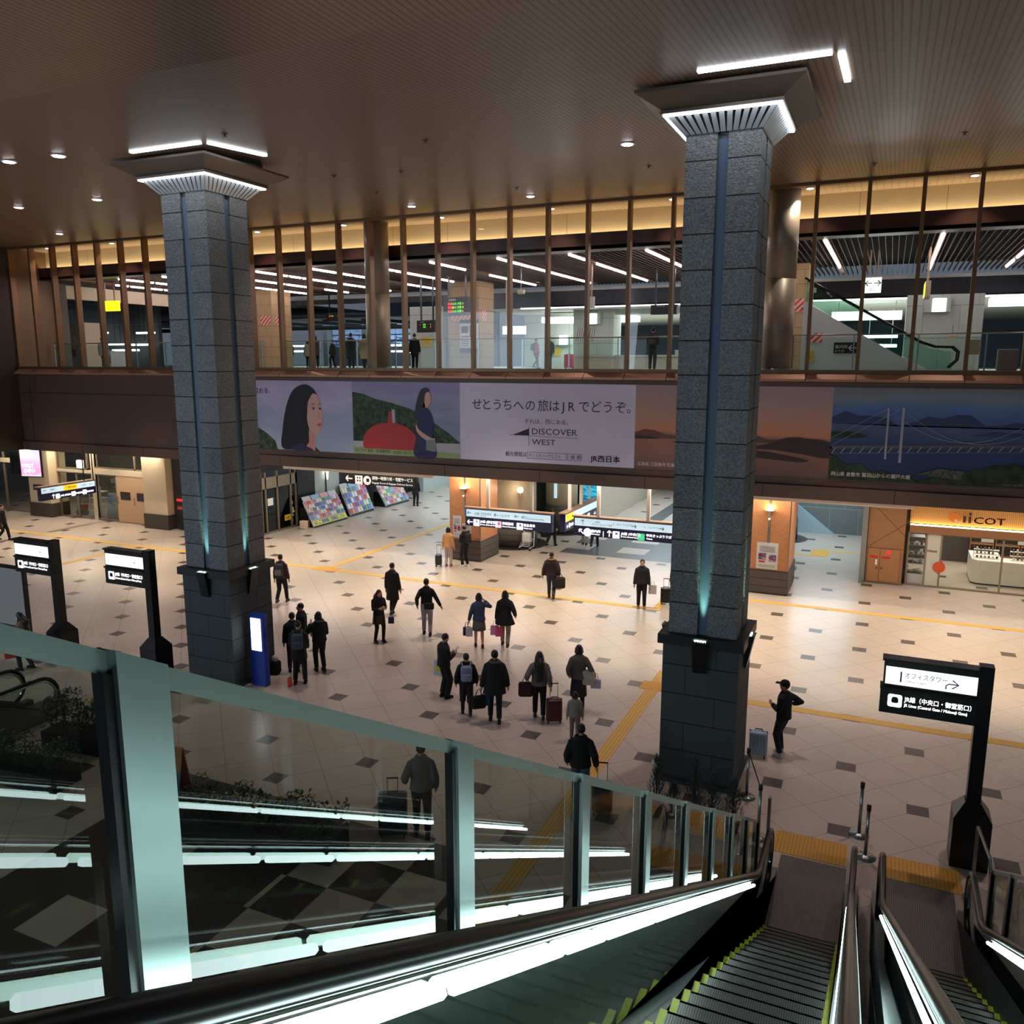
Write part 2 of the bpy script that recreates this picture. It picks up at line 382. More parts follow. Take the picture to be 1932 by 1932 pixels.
# slab + fascia between the storeys
fascia_m = mat('bronze_fascia', (92, 74, 66), 0.55, 0.25, 0.07, 0.8)
fascia_d = mat('fascia_seam', (36, 28, 25), 0.7)
f = MB()
f.box(-62, 22, D-0.10, D+0.35, 4.17, 7.55)
f.box(-62, 22, D-0.20, D+0.35, 3.70, 4.14)
f.box(-62, 22, D-0.04, D+0.30, 4.10, 4.20, 1)
f.box(-62, -27.2, D-0.112, D-0.09, 6.62, 6.65, 1)
for x in [-57+i*4.1 for i in range(19)]: f.box(x-0.012, x+0.012, D-0.206, D-0.19, 3.70, 4.14, 1)
for x in (-52.2, -40.1): f.box(x-0.012, x+0.012, D-0.112, D-0.09, 4.2, 7.5, 1)
struct(f.build('wall_fascia', [fascia_m, fascia_d]))
# sill ledge in segments below the windows
ledge_m = mat('copper_ledge', (176, 128, 104), 0.45, 0.3, 0.05, 2)
MSP, MX0 = 1.5328, -25.525                   # mullion spacing and zero line
g = MB()
for i in range(-22, 31):
    x0 = MX0+i*MSP+0.012; x1 = x0+MSP-0.024
    g.prism([(D-0.30, 7.58), (D-0.30, 7.66), (D-0.02, 7.86), (D-0.02, 7.58)], x0, x1, 'x')
struct(g.build('trim_1', ledge_m))
# upper floor slab and the dark back of it
slab_m = mat('concourse_floor', (176, 168, 156), 0.3, 0.0, 0.05, 2)
struct(MB().box(-76, 22, D+0.35, 80, 7.45, 7.85).build('floor_upper', slab_m))
# light trim at the lower edge of the fascia where the openings begin
lt = mat('pale_soffit_trim', (226, 205, 182), 0.5)
struct(MB().box(-24.1, -16.6, D-0.17, D+0.05, 3.58, 3.70).build('trim_2', lt))
struct(MB().box(-4.3, 1.0, D-0.17, D+0.05, 3.58, 3.70).build('trim_3', lt))
# ---------------------------------------------------------------- windows of the upper concourse
mull_m = mat('bronze_mullion', (120, 88, 58), 0.42, 0.45, 0.06, 2)
pane_m = glassmat('window_pane', (0.93, 0.93, 0.92), ior=1.42)
def bay(n, i0, i1, xa=None, xb=None):
    xa = MX0+i0*MSP if xa is None else xa; xb = MX0+i1*MSP if xb is None else xb
    w = thing('window_%d' % n, None, None, ((xa+xb)/2, D, 7.86), kind='structure')
    o = w.location
    for i in range(i0, i1+1):
        x = MX0+i*MSP
        m = MB(o); m.box(x-0.045, x+0.045, D-0.03, D+0.26, 7.9, 13.78); m.box(x-0.06, x+0.06, D-0.05, D-0.02, 7.9, 13.78)
        m.build('mullion', mull_m, w)
    MB(o).box(xa, xb, D-0.06, D+0.24, 7.84, 7.96).build('window_sill', mull_m, w)
    MB(o).box(xa, xb, D-0.02, D+0.2, 13.72, 13.82).build('window_head', mull_m, w)
    for i in range(i0, i1):
        x = MX0+i*MSP
        MB(o).add([(x+0.045, D+0.06, 7.96), (x+MSP-0.045, D+0.06, 7.96), (x+MSP-0.045, D+0.06, 13.72), (x+0.045, D+0.06, 13.72)], [(0, 1, 2, 3)]).build('pane', pane_m, w)
bay(1, -10, -1); bay(2, 0, 13); bay(3, 14, 26)
# end of the glazing at the left: a dark return wall and the dim annex beyond it
wl = mat('dark_brown_return', (58, 44, 36), 0.6)
k = MB(); k.box(-41.2, -40.9, 26.6, D+0.1, 3.7, 13.9); k.box(-62, -41.2, 26.4, 26.7, 7.2, 13.9); k.box(-62, -41.05, 26.3, D, 3.7, 7.25)
struct(k.build('wall_left', wl))
struct(MB().box(-41.0, -40.85, D, 32, 7.85, 13.8).build('wall_left_inner', mat('brown_panel', (120, 92, 66), 0.6)))
# ---------------------------------------------------------------- upper concourse behind the glass
tan = stone_material('tan_cove_stone', (206, 184, 142), (226, 206, 164), 3.0, 12.0, 2.6, 0.0, (120, 96, 60))
struct(MB().box(-41, 22, D+0.1, 31.6, 13.8, 14.0).build('ceiling_strip', groove_material('slotted_strip_ceiling', (206, 180, 142), 'X', 0.22, 0.3, 0.6, 0, 0.2, 0.8)))
struct(MB().box(-41, 22, 31.35, 31.6, 12.7, 13.8).build('wall_cove', tan))
beam_m = mat('red_brown_beam', (64, 36, 27), 0.35, 0.2, 0.1, 0.6)
b_ = MB(); b_.box(-41, 22, 30.9, 31.05, 12.38, 12.97); b_.box(-41, 22, 30.9, 31.6, 12.36, 12.5); struct(b_.build('trim_4', beam_m))
led_warm = mat('warm_cove_led', (255, 232, 194), 0.5, emit=11.0)
t_ = thing('cove_light', 'warm strip light glowing along the foot of the tan upper wall', 'light', (-9, 31.15, 12.9))
MB(t_.location).box(-40.8, 21, 31.12, 31.24, 12.84, 12.88).build('diffuser', led_warm, t_)
MB(t_.location).box(-40.8, 21, 31.08, 31.30, 12.78, 12.84).build('tray', beam_m, t_)
# dark slatted ceiling
s = MB(); s.box(-41, 22, 31.6, 46, 12.9, 13.0, 1)
for i in range(288):
    x = -41+i*0.22; s.box(x, x+0.02, 31.6, 46, 12.45, 12.58)
struct(s.build('ceiling_slatted', [mat('slat_bronze', (92, 74, 60), 0.45, 0.3), mat('slat_void', (13, 11, 11), 0.9)]))
trimw = mat('white_trim', (222, 222, 220), 0.5)
struct(MB().box(-41, 22, 45.9, 46.1, 12.2, 12.36).build('trim_5', trimw))
struct(MB().box(-22.5, 22, 46.0, 46.3, 11.3, 12.2).box(-41, -22.5, 46.2, 46.3, 11.9, 12.2).build('wall_band', groove_material('dark_band_panels', (26, 28, 36), 'X', 1.1, 0.3, 0.4, 0, 0.03, 2.2)))
struct(MB().box(-22.5, 22, 46.0, 78, 11.25, 11.4).build('ceiling_lower', mat('pale_green_ceiling', (206, 216, 208), 0.6)))
palegreen = stone_material('pale_green_panels', (196, 210, 200), (210, 221, 212), 1.45, 7.85, 1.5, 0.0, (120, 132, 126))
edge_led = mat('white_edge_led', (250, 252, 255), 0.5, emit=5.0)
# back walls of the upper concourse
k = MB()
k.box(-22.4, -19.0, 52, 52.3, 7.85, 11.25)          # left of stairs, far
k.box(-17.5, -15.0, 48.0, 49.5, 7.85, 11.25)        # pale block in the middle
k.box(-15.0, -11.4, 48.3, 48.6, 7.85, 8.62); k.box(-15.0, -7.0, 48.3, 48.6, 10.95, 11.25)
k.box(-11.4, -5.0, 48.3, 48.6, 7.85, 8.9)
k.box(0.45, 3.6, 43.6, 46, 7.85, 11.25)
k.box(-24.6, -22.6, 41.0, 42.6, 7.85, 11.2)
struct(k.build('wall_back', palegreen))
struct(MB().box(-41, -30, 64, 64.4, 7.85, 14).box(-30, 22, 70, 70.4, 7.85, 14).build('wall_far', mat('dusk_blue_wall', (48, 60, 76), 0.6, var=0.3, scale=0.5)))
# tan-panelled wall and low parapet at the left
struct(MB().box(-41.0, -40.7, 31.6, 32.3, 7.85, 12.3).build('wall_left_upper', mat('dark_brown_panel', (96, 84, 72), 0.6)))  # short stub panel, dark brown in itself
struct(MB().box(-41.2, -40.9, 32.3, 46.3, 11.55, 12.25).build('trim_21', offwhite))
struct(MB().box(-76, -41.2, D+0.35, 80, 12.3, 12.5).build('ceiling_annex', mat('annex_ceiling', (60, 48, 42), 0.6)))
struct(MB().box(-76, -44, 41.5, 41.8, 7.85, 12.3).build('wall_annex', stone_material('dark_annex_glass', (52, 60, 62), (62, 70, 72), 1.4, 7.85, 2.0, 0.0, (120, 124, 120))))

# ---------------------------------------------------------------- ground floor rooms under the slab
wall_cream = mat('cream_wall', (206, 196, 176), 0.6, 0, 0.03, 1)
struct(MB().box(-62, 22, D+0.36, 62, 3.70, 3.95).build('ceiling_ground', mat('ground_ceiling', (206, 204, 200), 0.7)))
dark_wall = mat('charcoal_wall', (46, 42, 40), 0.5)
# left front: shop interior walls
struct(MB().box(-62, -31.6, 35.5, 35.7, 0, 3.7).box(-31.6, -31.4, 30.6, 35.7, 0, 3.7).build('wall_left_shop', mat('grey_shop_wall', (120, 112, 98), 0.6, var=0.25, scale=0.9)))
struct(MB().box(-31.4, -27.1, 30.6, 30.9, 0, 3.7).box(-27.35, -27.1, 30.9, 33.5, 3.0, 3.7).build('wall_service', dark_wall))
w1 = mat('corridor_panel', (186, 196, 196), 0.45, 0, 0.04, 0.7)
struct(MB().box(-27.2, -26.85, 33.5, 34.9, 0, 3.7, 1).box(-27.2, -26.85, 34.9, 37.0, 0, 3.7, 0).box(-27.2, -26.85, 37.0, 38.4, 0, 3.7, 1).box(-27.9, -27.6, 38.4, 46.0, 0, 3.7, 1).box(-27.2, -26.85, 46.0, 62, 0, 3.7, 0).build('wall_corridor_left', [w1, mat('black_panel', (24, 25, 28), 0.35)]))
struct(MB().box(-28, 22, 60.5, 60.8, 0, 3.7).build('wall_corridor_end', w1))
struct(MB().box(-16.3, -15.9, 36.6, 60.5, 0, 3.7).build('wall_corridor_right', w1))
struct(MB().box(-13.5, -13.1, 38.5, 60.5, 0, 3.7).build('wall_middle', mat('beige_wall', (178, 166, 150), 0.6)))
struct(MB().box(-5.3, -4.9, 33.6, 60.5, 0, 3.7).build('wall_middle_right', mat('pale_wall', (200, 206, 204), 0.6)))
struct(MB().box(-4.9, -0.35, 42.6, 42.9, 0, 3.7).build('wall_escalator_back', stone_material('grey_corridor_panels', (104, 110, 108), (122, 128, 126), 1.25, 0, 1.3, 0.0, (160, 168, 168))))
struct(MB().box(-0.55, -0.36, 33.25, 42.9, 0, 3.7).build('wall_corridor_edge', mat('steel_clad_wall', (150, 150, 146), 0.35, 0.6)))
struct(MB().box(0.95, 10, 38.6, 38.9, 0, 3.7).box(9.8, 10, 33.7, 38.9, 0, 3.7).box(0.93, 1.06, 33.9, 38.9, 0, 3.7).build('wall_shop', mat('dark_shop_wall', (62, 56, 52), 0.6, var=0.3, scale=1.4)))
# tactile paving set into the floor
yel = groove_material('yellow_tactile_bars', (226, 178, 84), 'X', 0.075, 0.6, 0.55, 0, 0.3, 0.72)
yel2 = groove_material('yellow_tactile_bars_across', (226, 178, 84), 'Y', 0.075, 0.6, 0.55, 0, 0.3, 0.72)
def dots_material():
    m, t, b = nt('yellow_tactile_dots'); q = NB(t); (X, Y, Z), P = q.pos()
    fx = q.n('SUBTRACT', q.n('FRACT', q.n('DIVIDE', X, 0.06)), 0.5); fy = q.n('SUBTRACT', q.n('FRACT', q.n('DIVIDE', Y, 0.06)), 0.5)
    d = q.n('LESS_THAN', q.n('ADD', q.n('MULTIPLY', fx, fx), q.n('MULTIPLY', fy, fy)), 0.07)
    base = q.mix(d, lin((206, 146, 44)), lin((236, 186, 84))); t.links.new(base, b.inputs['Base Color']); b.inputs['Roughness'].default_value = 0.6
    bp = t.nodes.new('ShaderNodeBump'); bp.inputs['Strength'].default_value = 0.6; bp.inputs['Distance'].default_value = 0.01
    t.links.new(d, bp.inputs['Height']); t.links.new(bp.outputs[0], b.inputs['Normal']); return m
yeld = dots_material()
def strip(n, x0, x1, y0, y1, m): struct(MB().box(x0, x1, y0, y1, 0.0005, 0.006 if m is not yeld else 0.0072).build('trim_%d' % n, m))
strip(6, -5.12, -4.80, 5.0, 21.2, yel); strip(7, -5.3, -4.5, 19.75, 20.3, yeld)
strip(8, -4.5, 12.0, 19.85, 20.15, yel2)
strip(9, -45, -6.5, 26.55, 26.83, yel2); strip(10, -6.49, 12, 28.98, 29.26, yel2); strip(11, -6.78, -6.5, 26.84, 29.26, yel)
strip(12, -20.3, -20.02, 27.0, 42.0, yel); strip(13, -20.7, -19.6, 26.4, 26.98, yeld)
strip(14, -1.25, -0.08, 13.66, 14.36, yeld); strip(15, 0.48, 1.62, 13.62, 14.3, yeld)
strip(16, -3.2, -1.5, 12.4, 13.0, yeld); strip(17, -30.7, -30.42, 20.0, 26.54, yel)
strip(18, -2.6, -1.9, 37.2, 38.6, yeld); strip(19, -4.2, -2.6, 37.2, 37.45, yel2); strip(20, -1.9, -0.5, 38.35, 38.6, yel2)
# ================================================================== STONE PILLARS
shaft_m = stone_material('split_face_granite', (66, 70, 74), (168, 170, 170), 0.615, 3.05, None, 0.9)
plinth_m = stone_material('honed_dark_granite', (58, 66, 70), (78, 85, 88), 0.585, 0.10, 1.15, 0.15, (20, 24, 26))
cap_m = mat('dark_stone_band', (34, 36, 38), 0.5, 0, 0.1, 8)
chan_m = mat('pale_blue_channel', (96, 114, 138), 0.5, 0.0, 0.04, 0.6, spec=.25)
rib_m = mat('white_capital_rib', (206, 210, 216), 0.35, 0.2)
ring_m = mat('capital_light', (246, 250, 255), 0.5, emit=11.0)
canopy_m = mat('canopy_panel', (104, 92, 80), 0.4, 0.2)
upl_m = mat('uplight_lens', (226, 255, 240), 0.5, emit=10.0)
def pillar(x0, x1, y0, y1, label, flank=True):
    cx, cy = (x0+x1)/2, (y0+y1)/2; hx, hy = (x1-x0)/2, (y1-y0)/2
    t = thing('stone_pillar', label, 'pillar', (cx, cy, 0)); o = t.location
    p = MB(o); p.box(x0-.08, x1+.08, y0-.08, y1+.08, 0.0, 2.86); p.box(x0-.13, x1+.13, y0-.13, y1+.13, 0, 0.12); p.build('plinth', plinth_m, t)
    MB(o).box(x0-.17, x1+.17, y0-.17, y1+.17, 2.86, 3.05).build('cap_band', cap_m, t)
    s = MB(o); gw, gd = 0.095, 0.07
    s.box(x0+gd, x1-gd, y0+gd, y1-gd, 3.05, 12.1)
    for a, b in ((x0, cx-gw), (cx+gw, x1)):
        s.box(a, b, y0, y0+gd, 3.05, 12.1); s.box(a, b, y1-gd, y1, 3.05, 12.1)
    for a, b in ((y0+gd, cy-gw), (cy+gw, y1-gd)):
        s.box(x0, x0+gd, a, b, 3.05, 12.1); s.box(x1-gd, x1, a, b, 3.05, 12.1)
    s.build('shaft', shaft_m, t)
    for (dx, dy) in ((0, -1), (1, 0), (0, 1), (-1, 0)):
        c = MB(o)
        if dx == 0: c.box(cx-gw+.005, cx+gw-.005, cy+dy*(hy-gd+.001), cy+dy*(hy-gd+.022), 3.06, 12.0)
        else: c.box(cx+dx*(hx-gd+.001), cx+dx*(hx-gd+.022), cy-gw+.005, cy+gw-.005, 3.06, 12.0)
        c.build('light_channel', chan_m, t)
        # up-light housing at the foot of the channel
        ux, uy = cx+dx*(hx+.19), cy+dy*(hy+.19); tx, ty = abs(dy), abs(dx)
        h = MB(o); w = .13
        pts = []
        for z, dpt in ((2.35, .04), (3.0, .17)):
            for sgn, dd in ((-1, 0), (1, 0), (1, dpt), (-1, dpt)):
                pts.append((ux-dx*.02+dx*(dd-.08)+tx*sgn*w, uy-dy*.02+dy*(dd-.08)+ty*sgn*w, z))
        h.add(pts, [(0, 1, 2, 3), (4, 5, 6, 7), (0, 1, 5, 4), (1, 2, 6, 5), (2, 3, 7, 6), (3, 0, 4, 7)])
        u = h.build('uplight', steel_d, t)
        for q in range(5):
            k = -0.1+q*0.05
            r_ = MB(o); r_.box(ux+tx*k-.008-abs(dx)*.01+dx*.06, ux+tx*k+.008+abs(dx)*.01+dx*.06, uy+ty*k-.008-abs(dy)*.01+dy*.06, uy+ty*k+.008+abs(dy)*.01+dy*.06, 3.0, 3.02); r_.build('louvre', steel, u)
        MB(o).obox((ux-dx*.04, uy-dy*.04, 3.005), (.09+.13*tx, .09+.13*ty, .02)).build('lens', upl_m, u)
        if (dx, dy) in ((0, -1), (1, 0)):
            d = Vector((-dx*.13, -dy*.13, 1)).normalized()
            lamp('SPOT', 'uplight_beam', (ux-dx*.12, uy-dy*.12, 3.06), 300, (0.50, 1.0, 0.68), 0.03, None, (0, 0, 0), math.radians(17), 0.8).rotation_euler = (-d).to_track_quat('Z', 'Y').to_euler()
    # flared ribbed capital with a ring of light
    e = .25; zt_ = 12.37
    k = MB(o); k.add([(x0, y0, 12.1), (x1, y0, 12.1), (x1, y1, 12.1), (x0, y1, 12.1), (x0-e, y0-e, zt_), (x1+e, y0-e, zt_), (x1+e, y1+e, zt_), (x0-e, y1+e, zt_)],
                     [(0, 1, 2, 3), (4, 5, 6, 7), (0, 1, 5, 4), (1, 2, 6, 5), (2, 3, 7, 6), (3, 0, 4, 7)]); k.build('capital_core', steel_d, t)
    r = MB(o); N = 13
    for i in range(N):
        u = (i+.5)/N; wd = .043
        for side in range(4):
            def pt(par, z, off):
                ee = e*(z-12.1)/.27+.03
                lo = (x0-ee*1.0, x1+ee) if side % 2 == 0 else (y0-ee, y1+ee)
                v = lo[0]+(lo[1]-lo[0])*par+off
                return (v, (y0-ee if side == 0 else y1+ee), z) if side % 2 == 0 else ((x0-ee if side == 3 else x1+ee), v, z)
            a = [pt(u, 12.1, -wd), pt(u, 12.1, wd), pt(u, zt_, wd), pt(u, zt_, -wd)]
            nn = Vector((0, -1, 0)) if side == 0 else Vector((0, 1, 0)) if side == 2 else Vector((1, 0, 0)) if side == 1 else Vector((-1, 0, 0))
            bk = [Vector(v)-nn*.03 for v in a]
            r.add(list(a)+bk, [(0, 1, 2, 3), (4, 5, 6, 7), (0, 1, 5, 4), (1, 2, 6, 5), (2, 3, 7, 6), (3, 0, 4, 7)])
    r.build('capital_ribs', rib_m, t)
    g = MB(o)
    for a in ((x0-e-.09, x1+e+.09, y0-e-.09, y0-e), (x0-e-.09, x1+e+.09, y1+e, y1+e+.09), (x0-e-.09, x0-e, y0-e, y1+e), (x1+e, x1+e+.09, y0-e, y1+e)): g.box(*a, 12.37, 12.395)
    g.build('light_ring', ring_m, t)
    MB(o).box(x0-e-.13, x1+e+.13, y0-e-.13, y1+e+.13, 12.396, 12.45).build('added_light_shield', canopy_m, t)  # plate added to keep the ring's light off the canopy
    fr = [(x0-s_*a_, y0-s_*a_, z_) for s_, a_, z_ in ()]
    cn = MB(o); R4 = lambda a_, z_: [(x0-a_, y0-a_, z_), (x1+a_, y0-a_, z_), (x1+a_, y1+a_, z_), (x0-a_, y1+a_, z_)]
    cn.loft([R4(.34, 12.45), R4(.74, 12.68), R4(.74, 12.73), R4(.3, 12.74), R4(.3, 13.0)]); cn.build('canopy', canopy_m, t)
    m = 1.26; zt = cz(y0-m)-.03
    MB(o).box(x1-.95+.1, x1+m-.12, y0-m-.05, y0-m+.05, zt, zt+.06).build('ceiling_strip_light', ring_m, t)
    ya, yb = y0-m+.12, y0+.65
    MB(o).prism([(ya, cz(ya)-.03), (yb, cz(yb)-.03), (yb, cz(yb)+.03), (ya, cz(ya)+.03)], x1+m-.05, x1+m+.05, 'x').build('ceiling_strip_light', ring_m, t)
    return t
pillar(-16.10, -14.73, 15.55, 16.92, 'grey stone pillar with the blue-framed map stand at its foot')
pillar(-3.57, -2.28, 15.40, 16.70, 'grey stone pillar between the glass balustrade and the person in a cap')

# ------------------------------------------------------------------ recessed ceiling lamps and small fittings
dl_m = mat('downlight_lens', (255, 240, 246), 0.5, emit=16.0)
def downlight(x, y, z, label, name='ceiling_downlight', r=.13, grp='recessed downlights in the brown ceiling'):
    t = thing(name, label, 'ceiling light', (x, y, z), 0, grp)
    MB(t.location).lathe((x, y, z), [(r*1.25, -.03), (r*1.25, .02), (r*.9, .02), (r*.9, -.03)], 20).build('trim_ring', white, t)
    MB(t.location).lathe((x, y, z), [(r*.92, -.042), (r*.92, -.031)], 20).build('lens', dl_m, t)
    if name == 'strip_downlight': lamp('SPOT', 'strip_lamp', (x, y, z-.06), 260, (1.0, .88, .72), .05, None, (0, 0, 0), math.radians(105), .5)
for (x, y), w in zip([(-18.62, 13.61), (-17.13, 13.71), (-25.84, 19.06), (-22.44, 19.16), (-32.51, 25.73), (-15.8, 26.61), (-11.29, 26.66), (-5.85, 19.46)],
        ('at the far left near the pillar canopy, outer one of the pair', 'left of the pillar canopy, inner one of the pair', 'above the left end of the windows, left one of two', 'just left of the left pillar, right one of two', 'nearest the left end of the windows', 'above the round steel column', 'above the middle of the windows', 'alone between the middle windows and the right pillar')):
    downlight(x, y, cz(y), 'lit ceiling downlight '+w)
for i, x in enumerate((-38.85, -34.4, -25.6, -21.08, -16.49, -11.86, -7.35, -2.83, 1.89)):
    downlight(x, 30.0, 13.79, 'small lit downlight in the tan strip behind the windows, %s from the left' % ORD[i], 'strip_downlight', .11, 'downlights in the tan strip ceiling')
for i, (x, y) in enumerate([(-12.56, 13.9), (-13.98, 19.53), (-14.84, 22.9), (-9.51, 16.65), (-12.14, 19.94), (-6.29, 22.93), (-10.89, 24.65), (-0.83, 26.15), (1.13, 22.51)]):
    z = cz(y); t = thing('ceiling_sprinkler', 'tiny sprinkler rosette under the brown ceiling, %s from the left' % ORD[i], 'sprinkler', (x, y, z), 0, 'sprinklers in the brown ceiling')
    MB(t.location).lathe((x, y, z), [(.07, -.01), (.07, .02), (.02, -.012), (.02, -.05), (.045, -.055), (.045, -.06)], 12).build('rosette', canopy_m, t)

# ================================================================== UPPER CONCOURSE
tube_m = mat('pink_white_tube', (255, 236, 238), 0.5, emit=18.0)
rowx = [-39.3, -36.3, -33.3, -30.4, -27.4, -24.3, -21.3, -18.1, -14.95, -11.85, -8.75, -5.6, -2.42, 1.25, 4.3]
for i, x in enumerate(rowx):
    t = thing('tube_light_row', 'row of pinkish white tube lamps under the dark slats, %s row from the left' % ORD[i], 'ceiling light', (x, 31.8, 12.4), 0, 'tube light rows in the concourse ceiling')
    MB(t.location).box(x-.10, x+.10, 31.7, 44.6 if i != 6 else 40.8, 12.385, 12.44).build('channel', mat('light_channel_copper', (150, 96, 62), 0.4, 0.5), t)
    y = 31.9
    for k, L in enumerate((2.3, .9, 2.3, 2.3, .9, 2.4)):
        if (i*7+k*3) % 11 != 0 and not (i == 6 and y > 38.6): MB(t.location).tube([(x, y, 12.355), (x, y+L-.08, 12.355)], .05, 8).build('tube', tube_m, t)
        y += L+.12
# round steel columns just inside the glass
coln_m = mat('satin_steel_column', (150, 138, 122), 0.42, 0.25, 0.05, 1)
for x, lab in ((-19.68, 'round satin steel column behind the windows left of the departure boards'), (-3.62, 'round satin steel column behind the windows beside the right pillar')):
    t = thing('steel_column', lab, 'column', (x, 30.25, 7.85))
    m = MB(t.location); m.lathe((x, 30.25, 0), [(.50, 7.85), (.50, 10.95)], 32); m.lathe((x, 30.25, 0), [(.50, 10.97), (.50, 13.8)], 32); m.lathe((x, 30.25, 0), [(.47, 10.9), (.47, 11.0)], 32); m.build('drum', coln_m, t, True)
    MB(t.location).lathe((x, 30.25, 0), [(.53, 7.85), (.53, 8.0)], 32).build('collar', steel, t)
# square tan stone columns
tanc = stone_material('tan_concourse_stone', (176, 148, 104), (200, 172, 128), 0.62, 7.85, 0.62, 0.0, (128, 104, 70))
haz_m = mat('hazard_red', (226, 70, 50), 0.6); haz_w = mat('hazard_white', (232, 214, 200), 0.6)
def hazard(m, x0, x1, z0, z1, o, rx):
    m.flat([(x0, z0), (x1, z0), (x1, z1), (x0, z1)], o, rx, ZU, .006, 1)
    p = .26; k = x0-(z1-z0)
    while k < x1:
        a, b = k, k+p*.5; h = z1-z0; poly = []
        for (u, v) in ((a, 0), (b, 0), (b+h, h), (a+h, h)): poly.append((u, v))
        def clip(P, lim, sgn):
            out = []
            for i in range(len(P)):
                A, B = P[i], P[(i+1) % len(P)]; ia, ib = sgn*(A[0]-lim) >= 0, sgn*(B[0]-lim) >= 0
                if ia: out.append(A)
                if ia != ib: tt = (lim-A[0])/(B[0]-A[0]); out.append((lim, A[1]+tt*(B[1]-A[1])))
            return out
        poly = clip(poly, x0, 1); poly = clip(poly, x1, -1) if poly else poly
        if len(poly) > 2: m.flat([(u, z0+v) for u, v in poly], Vector(o)-Vector((0, 0, 0))+Vector(rx).cross(ZU)*.006, rx, ZU, .004, 0)
        k += p
for x0, x1, lab in ((-43.6, -41.4, ''), (-22.2, -20.3, 'square tan stone column behind the glass with the notice board on it'), (-4.95, -3.55, 'square tan stone column behind the glass next to the right pillar')):
    if not lab: x0, x1, lab = -36.0, -34.2, 'square tan stone column behind the glass left of the left pillar'
    y0 = 41.0 if x0 < -20 else 39.5
    if x0 > -10: y0 = 39.5
    t = thing('stone_column', lab, 'column', ((x0+x1)/2, y0+.9, 7.85)); o = t.location
    MB(o).box(x0, x1, y0, y0+1.8, 7.85, 12.45).build('shaft', tanc, t)
    hz = MB(o); hazard(hz, 0, .75, 0, .55, (x1-.85 if x0 > -10 or x0 < -30 else x0+.2, y0-.001, 10.4), XR); hazard(hz, 0, .6, 0, .55, (x1+.001, y0+.3, 10.4), YR)
    if -30 < x0 < -10: hazard(hz, 0, .8, 0, .55, (x1-.95, y0-.001, 10.4), XR)
    hz.build('hazard_stripes', [haz_m, haz_w], t)
    if x0 > -10:
        MB(o).box(x0+.1, x0+.9, y0-.05, y0, 7.9, 9.4).build('hydrant_door', mat('brown_door', (120, 92, 64), 0.5), t)
        hl = MB(o)
        for q in (.25, .55): hl.lathe((0, 0, 0), [(.05, 0), (.05, .02)], 12); 
        hl = MB(o); hl.obox((x0+.3, y0-.07, 9.3), (.12, .04, .12)); hl.obox((x0+.6, y0-.07, 9.3), (.12, .04, .12)); hl.obox((x0+.35, y0-.06, 8.85), (.5, .02, .14)); hl.build('alarm_lamp', mat('alarm_red', (230, 30, 36), 0.4, emit=1.5), t)
# notice board on the middle column
t = thing('notice_board', 'white notice board with black bands on the middle tan column', 'notice board', (-20.9, 40.97, 8.9)); o = t.location
m = MB(o); m.box(-21.45, -20.35, 40.93, 40.99, 8.95, 10.25); m.build('board', white, t)
m = MB(o); m.box(-21.45, -20.35, 40.925, 40.985, 10.25, 10.45); m.box(-21.45, -20.35, 40.925, 40.985, 8.7, 8.95); m.build('band', black, t)
m = MB(o); m.box(-21.35, -20.95, 40.92, 40.93, 9.75, 10.1); m.box(-20.85, -20.45, 40.92, 40.93, 9.5, 10.15)
for q in range(5): m.box(-21.35, -20.9, 40.92, 40.93, 9.05+q*.12, 9.09+q*.12)
m.build('print', mat('print_grey', (70, 74, 80), 0.6), t)
# glass guard rail inside the windows
gl_in = glassmat('guard_glass', (0.86, 0.94, 0.92), ior=1.2)
for n, (xa, xb) in enumerate(((-40.6, -26.5), (-25.4, -5.6), (-3.2, 8.0))):
    t = thing('guard_rail', ('steel and glass guard rail inside the windows left of the left pillar', 'steel and glass guard rail inside the middle windows', 'steel and glass guard rail inside the windows right of the right pillar')[n], 'railing', ((xa+xb)/2, 31.2, 7.85)); o = t.location
    MB(o).tube([(xa, 31.2, 9.13), (xb, 31.2, 9.13)], .025, 8).build('top_rail', steel, t)
    x = xa
    while x <= xb+.01: MB(o).box(x-.02, x+.02, 31.17, 31.23, 7.85, 9.11).build('post', steel, t); x += 1.98
    MB(o).box(xa, xb, 31.19, 31.205, 7.95, 9.05).build('glass', gl_in, t)
# lit edge of the lower ceiling and the platform lights beyond
def strip_light(x0, x1, y, z, h, label, d=.12, m=None):
    t = thing('platform_light', label, 'light', ((x0+x1)/2, y, z)); MB(t.location).box(x0, x1, y-d/2, y+d/2, z, z+h).build('diffuser', m or edge_led, t); MB(t.location).box(x0, x1, y-d/2, y+d/2, z+h, z+h+.03).build('housing', trimw, t)
    if 46.3 < y < 60 and z < 11.1:
        for xx in (x0+.3, x1-.3): MB(t.location).box(xx-.02, xx+.02, y-.02, y+.02, z+h+.03, 11.25).build('hanging_rod', steel, t)
strip_light(-20, 9, 45.9, 11.24, .06, 'long thin white light line under the dark band above the bright hall')
strip_light(-20.2, -14.2, 50.2, 10.62, .34, 'broad white ceiling light between the middle stone column and the pale block', 1.2)
strip_light(-11.2, -5.5, 50.4, 10.55, .42, 'broad white ceiling light above the long counter', 1.4)
strip_light(-3.0, 0.3, 47.4, 10.35, .40, 'broad white ceiling light behind the escalator top', .8)
strip_light(3.9, 6.4, 44.8, 10.75, .35, 'slanting white light above the cafe seats', 1.2)
strip_light(-11.2, -6, 51.5, 9.6, .12, 'thin white platform light in the opening above the counter, upper one')
